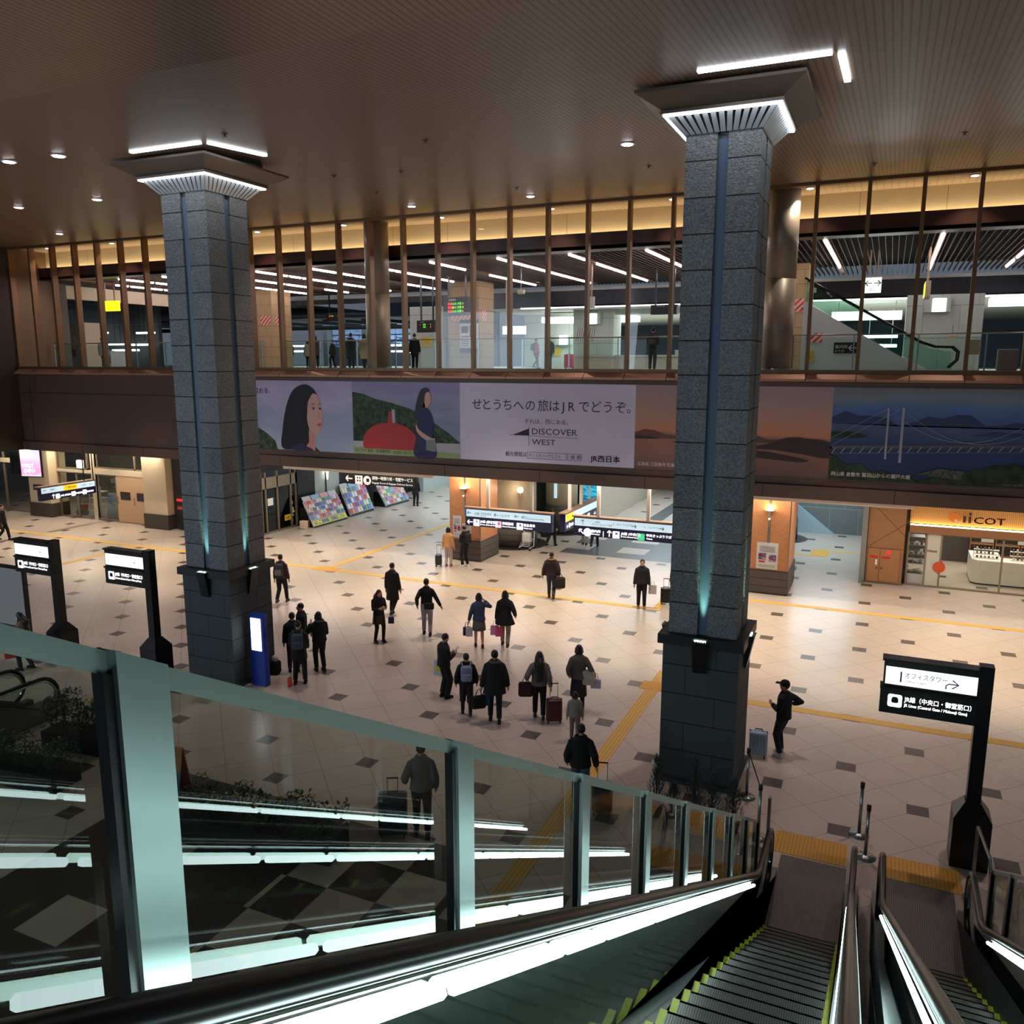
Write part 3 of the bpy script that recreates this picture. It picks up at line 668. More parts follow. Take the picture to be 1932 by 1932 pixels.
strip_light(-11.2, -6, 55.5, 9.35, .15, 'white platform light in the opening above the counter, middle one')
strip_light(-11.0, -8.2, 56.5, 8.75, .3, 'lit train side seen through the opening above the counter', .3)
strip_light(-2.0, .2, 52.0, 9.55, .18, 'white platform light seen below the escalator, upper one')
strip_light(-1.6, .2, 53.0, 9.05, .16, 'white platform light seen below the escalator, lower one')
for i, (x, z, L) in enumerate(((-55, 10.4, 4), (-41.3, 9.6, 3.2), (-40.6, 9.1, 2.6), (-35.2, 9.6, 2.4), (-37.2, 9.0, 2.0), (-33.5, 9.2, 2.0), (-50.5, 9.6, 4), (-51, 9.15, 4.5), (-55, 9.7, 4), (-60.5, 9.5, 3))):
    x += 0
    t = thing('track_light', 'short white tube light far over the tracks, %s listed from the left' % ORD[i], 'light', (x, 62, z), 0, 'tube lights over the far tracks')
    MB(t.location).tube([(x, 62, z), (x+L, 62, z)], .07, 8).build('tube', edge_led, t)
for i, (x, z, L) in enumerate(((-53.2, 10.15, 2.6), (-50.2, 10.1, 2.4), (-48.6, 9.35, 2.2), (-46.0, 9.3, 1.8), (-47.5, 8.95, 2.4), (-52.0, 9.3, 1.6), (-45.2, 10.05, 1.6))):
    t = thing('annex_light', 'white tube light hung before the dark wall behind the far left windows, %s of seven' % ORD[i], 'light', (x, 40.8, z), 0, 'tube lights before the annex wall')
    MB(t.location).tube([(x, 40.8, z), (x+L, 40.8, z)], .06, 8).build('tube', edge_led, t)
    for q in (.3, L-.3): MB(t.location).box(x+q-.01, x+q+.01, 40.79, 40.81, z+.05, 12.3).build('hanging_rod', steel_d, t)
for i in range(5):
    x = -45.4-i*1.15; t = thing('ticket_gate', 'white ticket gate behind the far left windows, %s from the right' % ORD[i], 'ticket gate', (x, 39.4, 7.85), 0, 'ticket gates behind the far left windows')
    MB(t.location).rbox((x, 39.4, 8.38), (.3, 1.5, 1.0), .05).build('cabinet', white, t); MB(t.location).box(x-.16, x+.16, 38.62, 38.66, 8.1, 8.6).build('front_panel', steel_d, t); MB(t.location).box(x-.12, x+.12, 38.7, 39.0, 8.88, 8.9).build('reader', mat('reader_blue', (60, 120, 200), .4, emit=.6), t)
# dark roof structure over the tracks
rf = mat('track_roof_steel', (74, 82, 88), 0.6, 0.2)
t = thing('platform_roof', 'grey curved roof and steel frame over the far tracks', 'roof', (-40, 58, 11))
MB(t.location).box(-62, -29.5, 54, 62, 11.5, 11.6).build('roof_sheet', rf, t)
m = MB(t.location)
for i in range(9): m.obox((-58+i*3.4, 57, 11.2), (.18, 7, .25)); 
m.box(-60, -29.6, 53.6, 53.8, 10.6, 10.9); m.build('beam', steel_d, t)
for x in (-48, -41.5, -37.8, -32.6): MB(t.location).box(x-.2, x+.2, 56, 56.4, 7.85, 11.5).build('post', rf, t)
dusk = ramp_material('lit_office_windows', [(0, (30, 44, 70)), (.45, (60, 90, 140)), (.55, (120, 160, 205)), (1, (150, 180, 215))], 8, 12, 'Z', 1.4, 2.2, .5, .5)
t = thing('lit_building', 'blue lit office building far behind the tracks', 'building', (-40, 63.5, 9)); m = MB(t.location)
for i in range(12):
    for j in range(4): m.box(-46+i*.95, -45.2+i*.95, 63.2, 63.4, 9.5+j*.55, 9.95+j*.55)
m.build('window', dusk, t); MB(t.location).box(-46.2, -34.6, 63.4, 63.6, 7.85, 11.6).build('wall', mat('building_wall', (52, 62, 78), 0.7), t)
# details on the bright back walls
t = thing('service_counter', 'long cream counter at the back of the upper hall right of centre', 'counter', (-12.5, 47.3, 7.85)); o = t.location
MB(o).box(-17.2, -6.0, 47.0, 47.8, 7.85, 8.5).build('front', mat('cream_counter', (222, 216, 196), 0.5), t); MB(o).box(-17.3, -5.9, 46.9, 47.9, 8.5, 8.56).build('top', white, t)
for x, y, z, lab in ((-16.3, 47.7, 10.4, 'boxy white wall light on the pale block'), (1.7, 43.3, 10.45, 'boxy white wall light on the pale wall at the right'), (-19.6, 51.7, 9.3, 'boxy white wall light beside the ticket machines')):
    t = thing('wall_light', lab, 'wall light', (x, y, z)); MB(t.location).box(x-.55, x+.55, y, y+.28, z, z+.65).build('housing', mat('pale_housing', (196, 206, 198), 0.5), t); MB(t.location).box(x-.2, x+.35, y-.02, y, z+.02, z+.6).build('diffuser', edge_led, t)
t = thing('hatched_panel', 'white panel with slanting black hatching on the pale block', 'sign', (-17.0, 47.95, 9.5)); m = MB(t.location)
m.flat([(0, 0), (1.2, 0), (1.2, .75), (0, .75)], (-17.3, 47.97, 9.45), XR, ZU, .01, 0)
for i in range(9): m.flat([(i*.13, 0), (i*.13+.03, 0), (i*.13+.15, .75), (i*.13+.12, .75)], (-17.3, 47.955, 9.45), XR, ZU, .006, 1)
m.build('panel', [white, black], t)
# escalator on the upper floor, seen side-on
t = thing('upper_escalator', 'glass sided escalator climbing to the left behind the right hand windows', 'escalator', (-.8, 36.4, 7.85)); o = t.location
def P(x): return 7.85+max(0, (1.3-x))*0.58
m = MB(o); m.prism([(-3.4, 7.86), (1.25, 7.86), (-3.4, P(-3.4)+.05)], 36.2, 37.4, 'y'); m.build('side_wall', mat('pale_escalator_wall', (206, 212, 212), 0.45), t)
for y in (36.25, 37.35):
    g = MB(o); g.prism([(-3.4, P(-3.4)+.08), (1.3, 7.93), (2.1, 7.93), (2.1, 8.6), (1.3, 8.75), (-3.4, P(-3.4)+.9)], y-.01, y+.01, 'y'); gp = g.build('glass_side', glassmat('teal_glass', (0.80, 0.92, 0.88), ior=1.35), t)
    MB(o).tube([(-3.4, y, P(-3.4)+.95), (1.0, y, P(1.0)+.95), (1.5, y, 8.8), (2.1, y, 8.78), (2.3, y, 8.6), (2.28, y, 8.3), (2.0, y, 8.0)], .04, 8).build('handrail', rubber, gp)
m = MB(o)
for i in range(14): m.box(1.2-i*.33-.4, 1.2-i*.33, 36.35, 37.25, 7.86+i*.19, 7.9+i*.19)
m.build('steps', steel_d, t)
t = thing('direction_sign', 'small black sign with white arrow on the pale escalator wall', 'sign', (-1.6, 36.15, 8.9)); m = MB(t.location)
m.box(-2.15, -1.25, 36.14, 36.17, 8.55, 8.98); sg = m.build('panel', black, t); m = MB(t.location); m.text('←', (-1.6, 36.135, 8.62), XR, ZU, .4); m.text('案内所', (-2.1, 36.135, 8.75), XR, ZU, .16); m.text('のりば', (-2.1, 36.135, 8.6), XR, ZU, .12); m.build('lettering', white, t)
t = thing('alarm_box', 'yellow call box on the left end of the escalator wall', 'box', (-3.0, 36.15, 8.4)); MB(t.location).box(-3.2, -2.9, 36.1, 36.18, 8.2, 8.65).build('box_body', mat('signal_yellow', (226, 190, 40), 0.5), t); MB(t.location).ell((-3.05, 36.1, 8.42), (.06, .03, .06)).build('button', haz_m, t)
t = thing('hazard_panel', 'red and white striped panel above the yellow call box', 'sign', (-3.0, 36.15, 9.3)); m = MB(t.location); hazard(m, 0, .55, 0, .38, (-3.15, 36.15, 8.98), XR); m.build('stripes', [haz_m, haz_w], t)
# hanging boards and signs
def hanger(o, xs, y, z0, z1, t): 
    for x in xs: MB(o).box(x-.03, x+.03, y-.03, y+.03, z0, z1).build('hanger', mat('tan_hanger', (190, 168, 138), 0.5), t)
scr = mat('board_face', (24, 20, 18), 0.4)
led_g, led_o, led_r = (mat('led_green', (90, 230, 60), .5, emit=2.2), mat('led_amber', (250, 190, 40), .5, emit=2.2), mat('led_red', (250, 60, 36), .5, emit=2.4))
def board(x0, x1, y, z0, z1, label, rows, rz=0, hang=True):
    cx = (x0+x1)/2; t = thing('departure_board', label, 'departure board', (cx, y, z0), rz); w = (x1-x0)/2; h = z1-z0; o = Vector((cx, y, z0))
    def B(): return MB(o)
    B().box(cx-w, cx+w, y, y+.35, z0, z1).build('case', scr, t)
    m = B()
    m.text(rows[0], (cx-w*.55, y-.005, z1-h*.2), XR, ZU, h*.14, 3)
    for i, r in enumerate(rows[1:]):
        zz = z1-h*(.42+.2*i)
        m.text(r[0], (cx-w*.62, y-.005, zz), XR, ZU, h*.16, 2); m.text(r[1], (cx-w*.25, y-.005, zz), XR, ZU, h*.16, 0); m.text(r[2], (cx+w*.6, y-.005, zz), XR, ZU, h*.16, 1)
    m.build('lettering', [led_g, led_o, led_r, white], t)
    if hang: 
        for dx in (-w*.7, w*.7): B().box(cx+dx-.03, cx+dx+.03, y+.12, y+.2, z1, 12.45).build('hanger', steel_d, t)
board(-20.95, -19.35, 38, 10.5, 11.4, 'black departure board with red and green rows hanging before the middle tan column', ['発車案内', ('快速', '12:05 大阪', '5'), ('新快速', '12:15 京都', '8'), ('普通', '12:20 高槻', '6')], math.radians(-14))
board(-22.5, -21.3, 38, 9.7, 10.3, 'lower dark departure board showing a red figure, right of the round column', ['のりば', ('4', '普通', '3'), ('', '快速', '4')], math.radians(-14))
board(-33.2, -32.1, 45, 10.75, 11.25, 'small departure board with red and green glow far over the tracks', ['発車', ('快速', '神戸', '1')])
board(-10.15, -8.95, 38, 10.33, 10.75, 'brown hanging board with white lettering left of the right pillar', ['特急 北陸方面', ('', '', '')])
MB((0, 0, 0))
t = thing('exit_sign', 'white hanging sign with two green arrows behind the right windows', 'sign', (-.9, 36, 10.88)); o = t.location
MB(o).box(-1.18, -.58, 36, 36.12, 10.85, 11.42).build('case', mat('sign_white_lit', (240, 248, 240), .5, emit=1.3), t)
m = MB(o); m.text('←→', (-.88, 35.99, 11.1), XR, ZU, .34, 0, 'CENTER', bold=.02); m.build('arrows', mat('sign_green', (20, 140, 90), .5), t)
m = MB(o); m.text('出口', (-.88, 35.99, 10.93), XR, ZU, .13, 0, 'CENTER'); m.build('lettering', darkgrey, t)
hanger(o, (-1.02, -.74), 36.06, 11.42, 12.45, t)
t = thing('hanging_sign', 'yellow green hanging sign seen edge-on behind the right windows', 'sign', (1.0, 36.4, 10.6)); o = t.location
MB(o).box(.95, 1.13, 35.6, 37.2, 10.62, 11.2).build('case', offwhite, t); m = MB(o); m.box(.93, .95, 35.65, 37.15, 10.65, 11.17); m.build('face', mat('lime_lit', (216, 226, 30), .5, emit=1.5), t)
for y in (36.0, 36.9): MB(o).box(1.0, 1.06, y-.03, y+.03, 11.2, 12.45).build('hanger', mat('tan_hanger', (190, 168, 138), 0.5), t)
t = thing('hanging_sign', 'yellow green lit sign hanging behind the far left windows', 'sign', (-38.2, 37, 10.4)); o = t.location
MB(o).box(-40.2, -38.9, 34, 34.15, 10.95, 11.5).build('case', mat('lime_lit', (216, 226, 30), .5, emit=1.5), t); hanger(o, (-39.9, -39.2), 34.08, 11.5, 12.45, t)
t = thing('hanging_sign', 'white lit platform sign hanging before the pale block', 'sign', (-17.6, 41, 9.9)); o = t.location
MB(o).obox((-18.25, 41, 9.85), (1.3, .14, .42)).build('case', mat('sign_white_lit', (240, 248, 240), .5, emit=1.3), t); hanger(o, (-18.7,), 41, 10.05, 12.45, t); m = MB(o); m.text('↑ のりば', (-18.8, 40.92, 9.78), XR, ZU, .2); m.build('lettering', darkgrey, t)
t = thing('clock_speaker', 'small white box hanging on a thin rod in the middle windows', 'box', (-12.3, 36, 10.7)); o = t.location
MB(o).box(-12.5, -12.2, 36, 36.2, 10.55, 11.05).build('case', white, t); hanger(o, (-12.33,), 36.1, 11.05, 12.45, t)
# security cameras
for x, y, z, lab in ((-15.9, 36.5, 11.4, 'cream loudspeaker hanging near the tube lights left of centre'), (-3.3, 38.4, 11.2, 'cream loudspeaker on the tan column beside the right pillar'), (2.4, 43.0, 9.35, 'grey floodlight on the pale wall at the right')):
    t = thing('hanging_speaker', lab, 'speaker', (x, y, z)); MB(t.location).rbox((x, y, z), (.34, .22, .2), .04).build('horn', offwhite, t); MB(t.location).box(x-.015, x+.015, y-.015, y+.015, z+.1, 12.44 if y < 43 else z+.5).build('bracket', steel, t)
# posters and boxes on the back walls
def sheet(name, label, cat, x0, x1, y, z0, z1, m, txt=None, tm=None, sz=.1):
    t = thing(name, label, cat, ((x0+x1)/2, y, z0)); MB(t.location).box(x0, x1, y, y+.02, z0, z1).build('sheet', m, t)
    if txt: q = MB(t.location); q.text(txt, ((x0+x1)/2, y-.004, (z0+z1)/2-sz/2), XR, ZU, sz, 0, 'CENTER'); q.build('lettering', tm or darkgrey, t)
    return t
yp_ = mat('poster_yellow', (226, 200, 60), .6)
sheet('wall_poster', 'yellow poster on the pale wall right of the round column', 'poster', -23.9, -23.2, 40.96, 9.0, 9.55, yp_, '注意', haz_m, .2)
sheet('wall_poster', 'small yellow notice beside the pale door near the middle column', 'poster', -22.95, -22.7, 40.96, 8.75, 9.2, yp_)
sheet('wall_poster', 'yellow poster low on the wall by the ticket machines', 'poster', -20.6, -19.8, 51.95, 8.6, 9.15, yp_, 'きっぷ', haz_m, .2)
sheet('wall_poster', 'yellow poster on the cream cabinet at the far left windows', 'poster', -43.0, -42.5, 33.96, 9.0, 9.6, yp_, 'お知らせ', darkgrey, .12)
t = thing('ticket_machine', 'cream equipment cabinet behind the far left windows', 'cabinet', (-42.9, 34.7, 7.85)); MB(t.location).box(-43.6, -42.2, 34.0, 35.5, 7.85, 10.4).build('body', offwhite, t); MB(t.location).box(-42.9, -42.5, 33.97, 34.0, 8.5, 8.9).build('panel', black, t)
for i, x in enumerate((4.1, 5.0, 5.9)):
    t = thing('cafe_chair', ('brown high backed cafe chair left of the small table', 'cream cafe chair behind the small table', 'brown high backed cafe chair right of the small table')[i]+' in the upper hall', 'chair', (x, 38, 7.85), 0, 'cafe chairs in the upper hall'); o = t.location
    if i == 1:
        tt = t; MB(o).box(x-.28, x+.28, 37.8, 38.2, 7.87, 8.75).build('backrest', mat('cream_seat', (214, 208, 170), .6), t)
    else: MB(o).rbox((x, 38, 8.3), (.72, .3, .84), .06).build('backrest', mat('brown_seat', (104, 84, 72), .5), t)
    MB(o).box(x-.3, x+.3, 37.85, 38.15, 7.85, 7.92).build('base', steel_d, t)
t = thing('cafe_table', 'small tan pedestal table between the cafe seats', 'table', (5.0, 37.4, 7.85)); o = t.location
MB(o).box(4.7, 5.3, 37.15, 37.65, 8.36, 8.41).build('tabletop', mat('table_tan', (190, 160, 100), .4), t); MB(o).box(4.93, 5.07, 37.33, 37.47, 7.88, 8.36).build('leg', mat('table_tan', (190, 160, 100), .4), t); MB(o).box(4.75, 5.25, 37.2, 37.6, 7.85, 7.88).build('base', steel_d, t)
t = thing('easel_sign', 'small framed sign on a stand at the foot of the upper escalator', 'sign', (2.9, 36.6, 7.85)); o = t.location
MB(o).box(2.55, 3.0, 36.6, 36.64, 8.5, 9.05).build('panel', mat('tan_card', (150, 130, 90), .6), t); MB(o).box(2.5, 2.54, 36.6, 36.64, 7.85, 9.1).box(3.01, 3.05, 36.6, 36.64, 7.85, 9.1).build('frame', steel, t)
# ================================================================== GROUND FLOOR FRONT
frame_m = mat('aluminium_frame', (150, 136, 118), 0.4, 0.5)
shopglass = glassmat('shop_glass', (0.80, 0.82, 0.80), ior=1.45)
w = thing('window_4', None, None, (-38.5, 30.5, 0), kind='structure'); o = w.location
for xa, xb, z0, z1 in ((-52, -47, 0, 3.7), (-47, -44.6, 0, 3.7), (-44.6, -42.0, 0, 3.7), (-40.3, -38.9, 0, 2.45), (-38.9, -37.6, 0, 2.45), (-37.5, -36.0, .05, 2.45), (-40.3, -38.0, 2.62, 3.7), (-37.5, -34.6, 2.75, 3.7), (-34.6, -33.6, 2.75, 3.7)):
    fr = MB(o)
    fr.box(xa, xa+.05, 30.45, 30.55, z0, z1); fr.box(xb-.05, xb, 30.45, 30.55, z0, z1); fr.box(xa, xb, 30.45, 30.55, z1-.06, z1); fr.box(xa, xb, 30.45, 30.55, z0, z0+.07)
    fo = fr.build('window_frame', frame_m, w)
    MB(o).box(xa+.05, xb-.05, 30.49, 30.505, z0+.07, z1-.06).build('pane', shopglass, fo)
m = MB(o); m.box(-37.6, -33.6, 30.42, 30.62, 2.45, 2.75); m.box(-40.3, -37.6, 30.42, 30.62, 2.45, 2.6); m.box(-37.7, -37.45, 30.4, 30.65, 0, 3.7); m.box(-52, -42, 30.42, 30.62, 2.72, 2.95); m.build('transom', offwhite, w)
def door_leaf(n, xa, xb):
    d = thing('door_%d' % n, None, None, ((xa+xb)/2, 30.5, 0), kind='structure'); o = d.location
    MB(o).box(xa, xb, 30.46, 30.54, .04, 2.45).build('door_leaf', mat('peach_door', (214, 176, 138), 0.5), d)
    MB(o).box(xa+.25, xb-.2, 30.45, 30.55, 1.2, 1.62).build('door_window', mat('dark_door_glass', (44, 42, 40), 0.15), d)
    MB(o).tube([(xa+.08, 30.42, .95), (xa+.08, 30.42, 1.35)], .018, 8).build('door_handle', steel, d)
door_leaf(1, -36.0, -34.85); door_leaf(2, -34.85, -33.6)
cream_stone = mat('cream_column_panel', (226, 206, 172), 0.5, 0, 0.03, 0.7)
for x0, x1, lab in ((-41.95, -40.35, 'cream panelled column with dark base beside the pink advertising screen'), (-33.55, -32.0, 'cream panelled column with dark base right of the peach double door')):
    t = thing('panelled_column', lab, 'column', ((x0+x1)/2, 30.4, 0)); o = t.location
    MB(o).box(x0, x1, 29.95, 31.0, .74, 3.7).build('cladding', cream_stone, t); MB(o).box(x0-.04, x1+.04, 29.9, 31.02, 0, .74).build('base', mat('column_base_stone', (74, 64, 54), 0.5), t)
t = thing('hydrant_panel', 'dark fire hydrant cupboard with red labels between the cream column and the left pillar', 'cabinet', (-31.6, 30.5, 0)); o = t.location
MB(o).box(-31.95, -30.9, 30.35, 30.58, 0, 3.7).build('panel', darkgrey, t); m = MB(o); m.box(-31.75, -31.05, 30.32, 30.35, 1.42, 1.54); m.build('alarm_strip', mat('alarm_red', (230, 30, 36), 0.4, emit=1.5), t)
m = MB(o); m.box(-31.75, -31.4, 30.33, 30.35, 1.0, 1.18); m.text('消火栓', (-31.73, 30.325, 1.05), XR, ZU, .1, 1); m.build('label_plate', [mat('label_red', (214, 60, 50), .5), white], t)
# things behind the left shop glass
def easel(name, label, x, y, wd, h, m, lean=.18):
    t = thing(name, label, 'poster', (x, y, 0)); o = t.location
    MB(o).add([(x-wd/2, y, .02), (x+wd/2, y, .02), (x+wd/2, y+lean, h), (x-wd/2, y+lean, h), (x-wd/2, y+.03, .02), (x+wd/2, y+.03, .02), (x+wd/2, y+lean+.03, h), (x-wd/2, y+lean+.03, h)], [(0, 1, 2, 3), (4, 5, 6, 7), (0, 1, 5, 4), (1, 2, 6, 5), (2, 3, 7, 6), (3, 0, 4, 7)]).build('board', m, t)
    return t
easel('poster_stand', 'pale blue poster leaning behind the dark glass door at the left', -37.05, 31.0, .9, 1.35, ramp_material('blue_poster', [(0, (150, 160, 170)), (.5, (190, 205, 220)), (.75, (90, 140, 180)), (1, (210, 216, 220))], 0, 1.35, 'Z', .8, 4))
easel('poster_stand', 'tall white board standing behind the dark glass door, behind the blue poster', -36.75, 31.9, .7, 1.9, mat('grey_board', (170, 170, 165), .6))
easel('poster_stand', 'white folded board inside the glass at the far left', -42.6, 31.2, .7, 1.5, mat('grey_board', (170, 170, 165), .6))
t = thing('display_shelf', 'white wire display shelf with goods behind the glass under the slanting sign', 'shelf', (-38.3, 31.2, 0)); o = t.location
for z in (.3, .65, 1.0, 1.35): MB(o).box(-38.75, -37.85, 31.0, 31.5, z, z+.03).build('shelf_board', white, t)
for x in (-38.75, -37.88): MB(o).box(x, x+.03, 31.0, 31.03, 0, 1.7).build('upright', white, t)
for i in range(4): tag(MB((-39.75+.33*(i % 2), 31.2, .30*(i//2))).rbox((-39.75+.33*(i % 2), 31.2, .15+.30*(i//2)), (.31, .3, .30), .06).build('shop_bundle', mat('bundle_%d' % i, ((186, 120, 80), (90, 100, 130), (200, 190, 170), (160, 80, 50))[i], .7)), 'small %s bundle in the pile behind the left shop glass' % ('orange', 'slate blue', 'cream', 'rust')[i], 'bundle', 'bundles behind the shop glass')
for o_, z in ((-39.6, 0),): pass
# advertising screen at the far left
t = thing('advertising_screen', 'upright pink and white lit advertising screen hanging at the far left', 'screen', (-41.3, 29.75, 2.2), math.radians(14)); o = t.location
MB(o).box(-41.98, -40.7, 29.72, 29.95, 2.15, 3.66).build('case', black, t)
MB(o).box(-41.93, -40.76, 29.70, 29.72, 2.2, 3.62).build('display', ramp_material('pink_screen', [(0, (255, 246, 255)), (.12, (246, 170, 230)), (.45, (250, 190, 236)), (.7, (255, 230, 250)), (1, (226, 236, 255))], 2.2, 3.62, 'Z', .5, 5, .4, .75), t)
m = MB(o); m.text('WEST', (-41.85, 29.695, 2.66), XR, ZU, .27, bold=.02); m.text('EXPO', (-41.75, 29.695, 2.4), XR, ZU, .27, bold=.02); m.build('lettering', mat('screen_letter', (255, 252, 255), .5, emit=1.5), t)
MB(o).box(-42.6, -42.1, 29.75, 30.1, 2.3, 3.69).build('back_case', black, t); MB(o).box(-42.6, -41.3, 29.8, 29.9, 3.62, 3.70).build('hanger', black, t)
t = thing('exit_lamp', 'small square white exit lamp on the frame above the left shop glass', 'sign', (-38.45, 30.4, 2.9)); MB(t.location).box(-38.65, -38.25, 30.34, 30.42, 2.72, 3.1).build('lamp_face', mat('exit_lamp_white', (245, 250, 255), .5, emit=3), t); MB(t.location).box(-38.68, -38.22, 30.41, 30.45, 2.69, 3.13).build('case', white, t)
t = thing('wall_sign', 'small dark sign with white arrow on the cream column beside the slanting sign', 'sign', (-41.2, 29.93, 1.6)); m = MB(t.location); m.box(-41.6, -40.4, 29.92, 29.945, 1.42, 1.72); m.build('plate', darkgrey, t); m = MB(t.location); m.text('← ◨', (-41.5, 29.915, 1.5), XR, ZU, .2); m.build('lettering', white, t)

# ------------------------------------------------------------------ suspended direction signs
navy = mat('sign_navy', (22, 20, 62), 0.35, emit=.12)
litw = mat('sign_lit_white', (214, 240, 255), 0.4, emit=.62, ecol=(206, 238, 255)); lity = mat('sign_lit_yellow', (252, 222, 40), 0.4, emit=.6)
lith = mat('sign_letter_lit', (250, 250, 255), 0.4, emit=.9); signink = mat('sign_ink', (40, 54, 84), .6); pinkic = mat('sign_icon_pink', (240, 190, 206), .4, emit=1.0); greenic = mat('sign_icon_green', (70, 200, 140), .4, emit=.8)
wpole = mat('white_post', (214, 200, 186), 0.4)
def sign(label, o, rx, L, h, rows, poles, ztop, wf=.46, yel=None, depth=.22):
    """o: lower left corner of the lit face; rx: direction the text runs"""
    o = Vector(o); rx = Vector(rx); n = rx.cross(ZU)      # n points to the reader
    c = o+rx*L/2; t = thing('hanging_direction_sign', label, 'sign', c)
    def bx(a, b, z0, z1, d0, d1, m, name):
        q = MB(c); vs = []
        for z in (z0, z1):
            for d in (d0, d1):
                for u in (a, b): vs.append(o+rx*u-n*d+ZU*z)
        q.add(vs, [(0, 1, 3, 2), (4, 6, 7, 5), (0, 4, 5, 1), (2, 3, 7, 6), (0, 2, 6, 4), (1, 5, 7, 3)]); return q.build(name, m, t)
    bx(0, L, 0, h, 0, depth, navy, 'case'); bx(-.06, L+.02, h, h+.05, -.04, depth+.04, mat('sign_cap', (150, 120, 96), .5), 'top_cap')
    bx(.05, L-.05, h*(1-wf), h-.04, -.012, 0, litw, 'lit_panel')
    if yel: bx(yel[0], yel[1], h*(1-wf), h-.04, -.016, -.012, lity, 'yellow_panel')
    q = MB(c)
    for (txt, u, v, s, mi) in rows: q.text(txt, o+rx*u+ZU*v+n*(.026 if mi == 4 else .018), rx, ZU, s, mi, bold=.015 if mi == 1 else 0)
    q.build('lettering', [signink, lith, pinkic, greenic, navy], t)
    for u in poles: bx(u-.06, u+.06, h+.05, ztop-o.z, .05, .17, wpole, 'post')
    return t
def icon(c_, o, rx, u, v, s, glyph, mi=1):
    pass
T = sign('long hanging sign with leftward arrows beside the orange column in the centre', (-15.4, 29.72, 1.64), XR, 3.78, .72,
     [('←', .1, .46, .22, 0), ('大阪', .42, .48, .12, 0), ('大丸百貨店', .7, .5, .1, 0), ('Daimaru', .7, .42, .07, 0), ('←', 1.3, .44, .24, 0), ('| ルクア', 1.55, .47, .13, 0), ('←', 2.2, .46, .22, 0), ('南口', 2.5, .48, .12, 0), ('⁞ South Gate Bldg', 2.75, .46, .09, 0),
      ('←', .1, .06, .3, 1), ('■', .38, .02, .36, 1), ('JR線 (御堂筋口)', .68, .17, .125, 1), ('JR Lines (Midosuji Gate)', .68, .07, .075, 1), ('■', 1.36, .02, .36, 2), ('御堂筋線', 1.66, .17, .125, 1), ('Subway Midosuji Line', 1.66, .07, .07, 1), ('■', 2.3, .02, .36, 1), ('阪急電車', 2.6, .17, .125, 1), ('Hankyu Line', 2.6, .07, .075, 1)], (.98, 2.88), 3.69)
T2 = sign('long hanging sign with question mark symbol half behind the right pillar', (-10.72, 29.72, 1.64), XR, 4.4, .72,
     [('↑', .28, .46, .22, 0), ('大阪駅', .85, .55, .07, 0), ('グランフロント大阪', .75, .45, .09, 0), ('▏ ヨドバシカメラ', 1.6, .52, .09, 0), ('→', 2.3, .45, .22, 0), ('▏ ヘップファイブ', 2.8, .5, .09, 0), ('→', 3.35, .44, .22, 0),
      ('↖', .2, .06, .3, 1), ('●', .42, .0, .42, 1), ('?', .5, .09, .26, 4), ('案内所', .72, .17, .13, 1), ('Information', .72, .08, .075, 1), ('|', 1.2, .08, .24, 1), ('↑', 1.32, .06, .3, 1), ('■', 1.58, .02, .36, 1), ('JR線 (中央口)', 1.9, .17, .13, 1), ('JR Lines (Central Gate)', 1.9, .08, .07, 1), ('■', 2.55, .02, .36, 3), ('中央きっぷうりば', 2.88, .19, .12, 1), ('Tickets', 2.88, .08, .08, 1)], (.96, 2.9), 3.69)
T3 = sign('lit hanging sign running away into the hall between the two long signs', (-11.45, 30.75, 1.5), YR, 4.2, .72,
     [('↑', .15, .46, .2, 0), ('←●', .12, .1, .26, 1), ('案内所', .55, .14, .14, 1), ('■', 1.7, .04, .36, 1), ('JR線', 2.0, .14, .14, 1), ('■', 2.7, .04, .36, 1), ('→', 3.5, .06, .3, 1)], (.8, 2.2), 3.69, yel=(.06, .95))
T4 = sign('slanting hanging sign with a yellow field before the left shop front', (-37.0, 26.95, 1.55), YR, 3.1, .66,
     [('←', .15, .43, .2, 0), ('桜橋口', .5, .46, .1, 0), ('↑ 連絡通路', 1.35, .45, .12, 0), ('↑ 西口', 2.2, .45, .12, 0), ('出口', 2.7, .45, .1, 0),
      ('↑', .55, .06, .26, 1), ('■', .78, .03, .3, 1), ('JR線 (御堂筋口)', 1.04, .1, .1, 1), ('■', 1.66, .03, .3, 1), ('御堂筋線', 1.9, .1, .1, 1), ('■', 2.3, .03, .3, 1), ('阪急電車', 2.55, .1, .1, 1)], (), 3.69, yel=(1.25, 2.0))
for yy in (29.4, 29.95): MB(T4.location).box(-37.03, -36.99, yy-.02, yy+.02, 2.26, 3.7).build('hanging_rod', steel_d, T4)
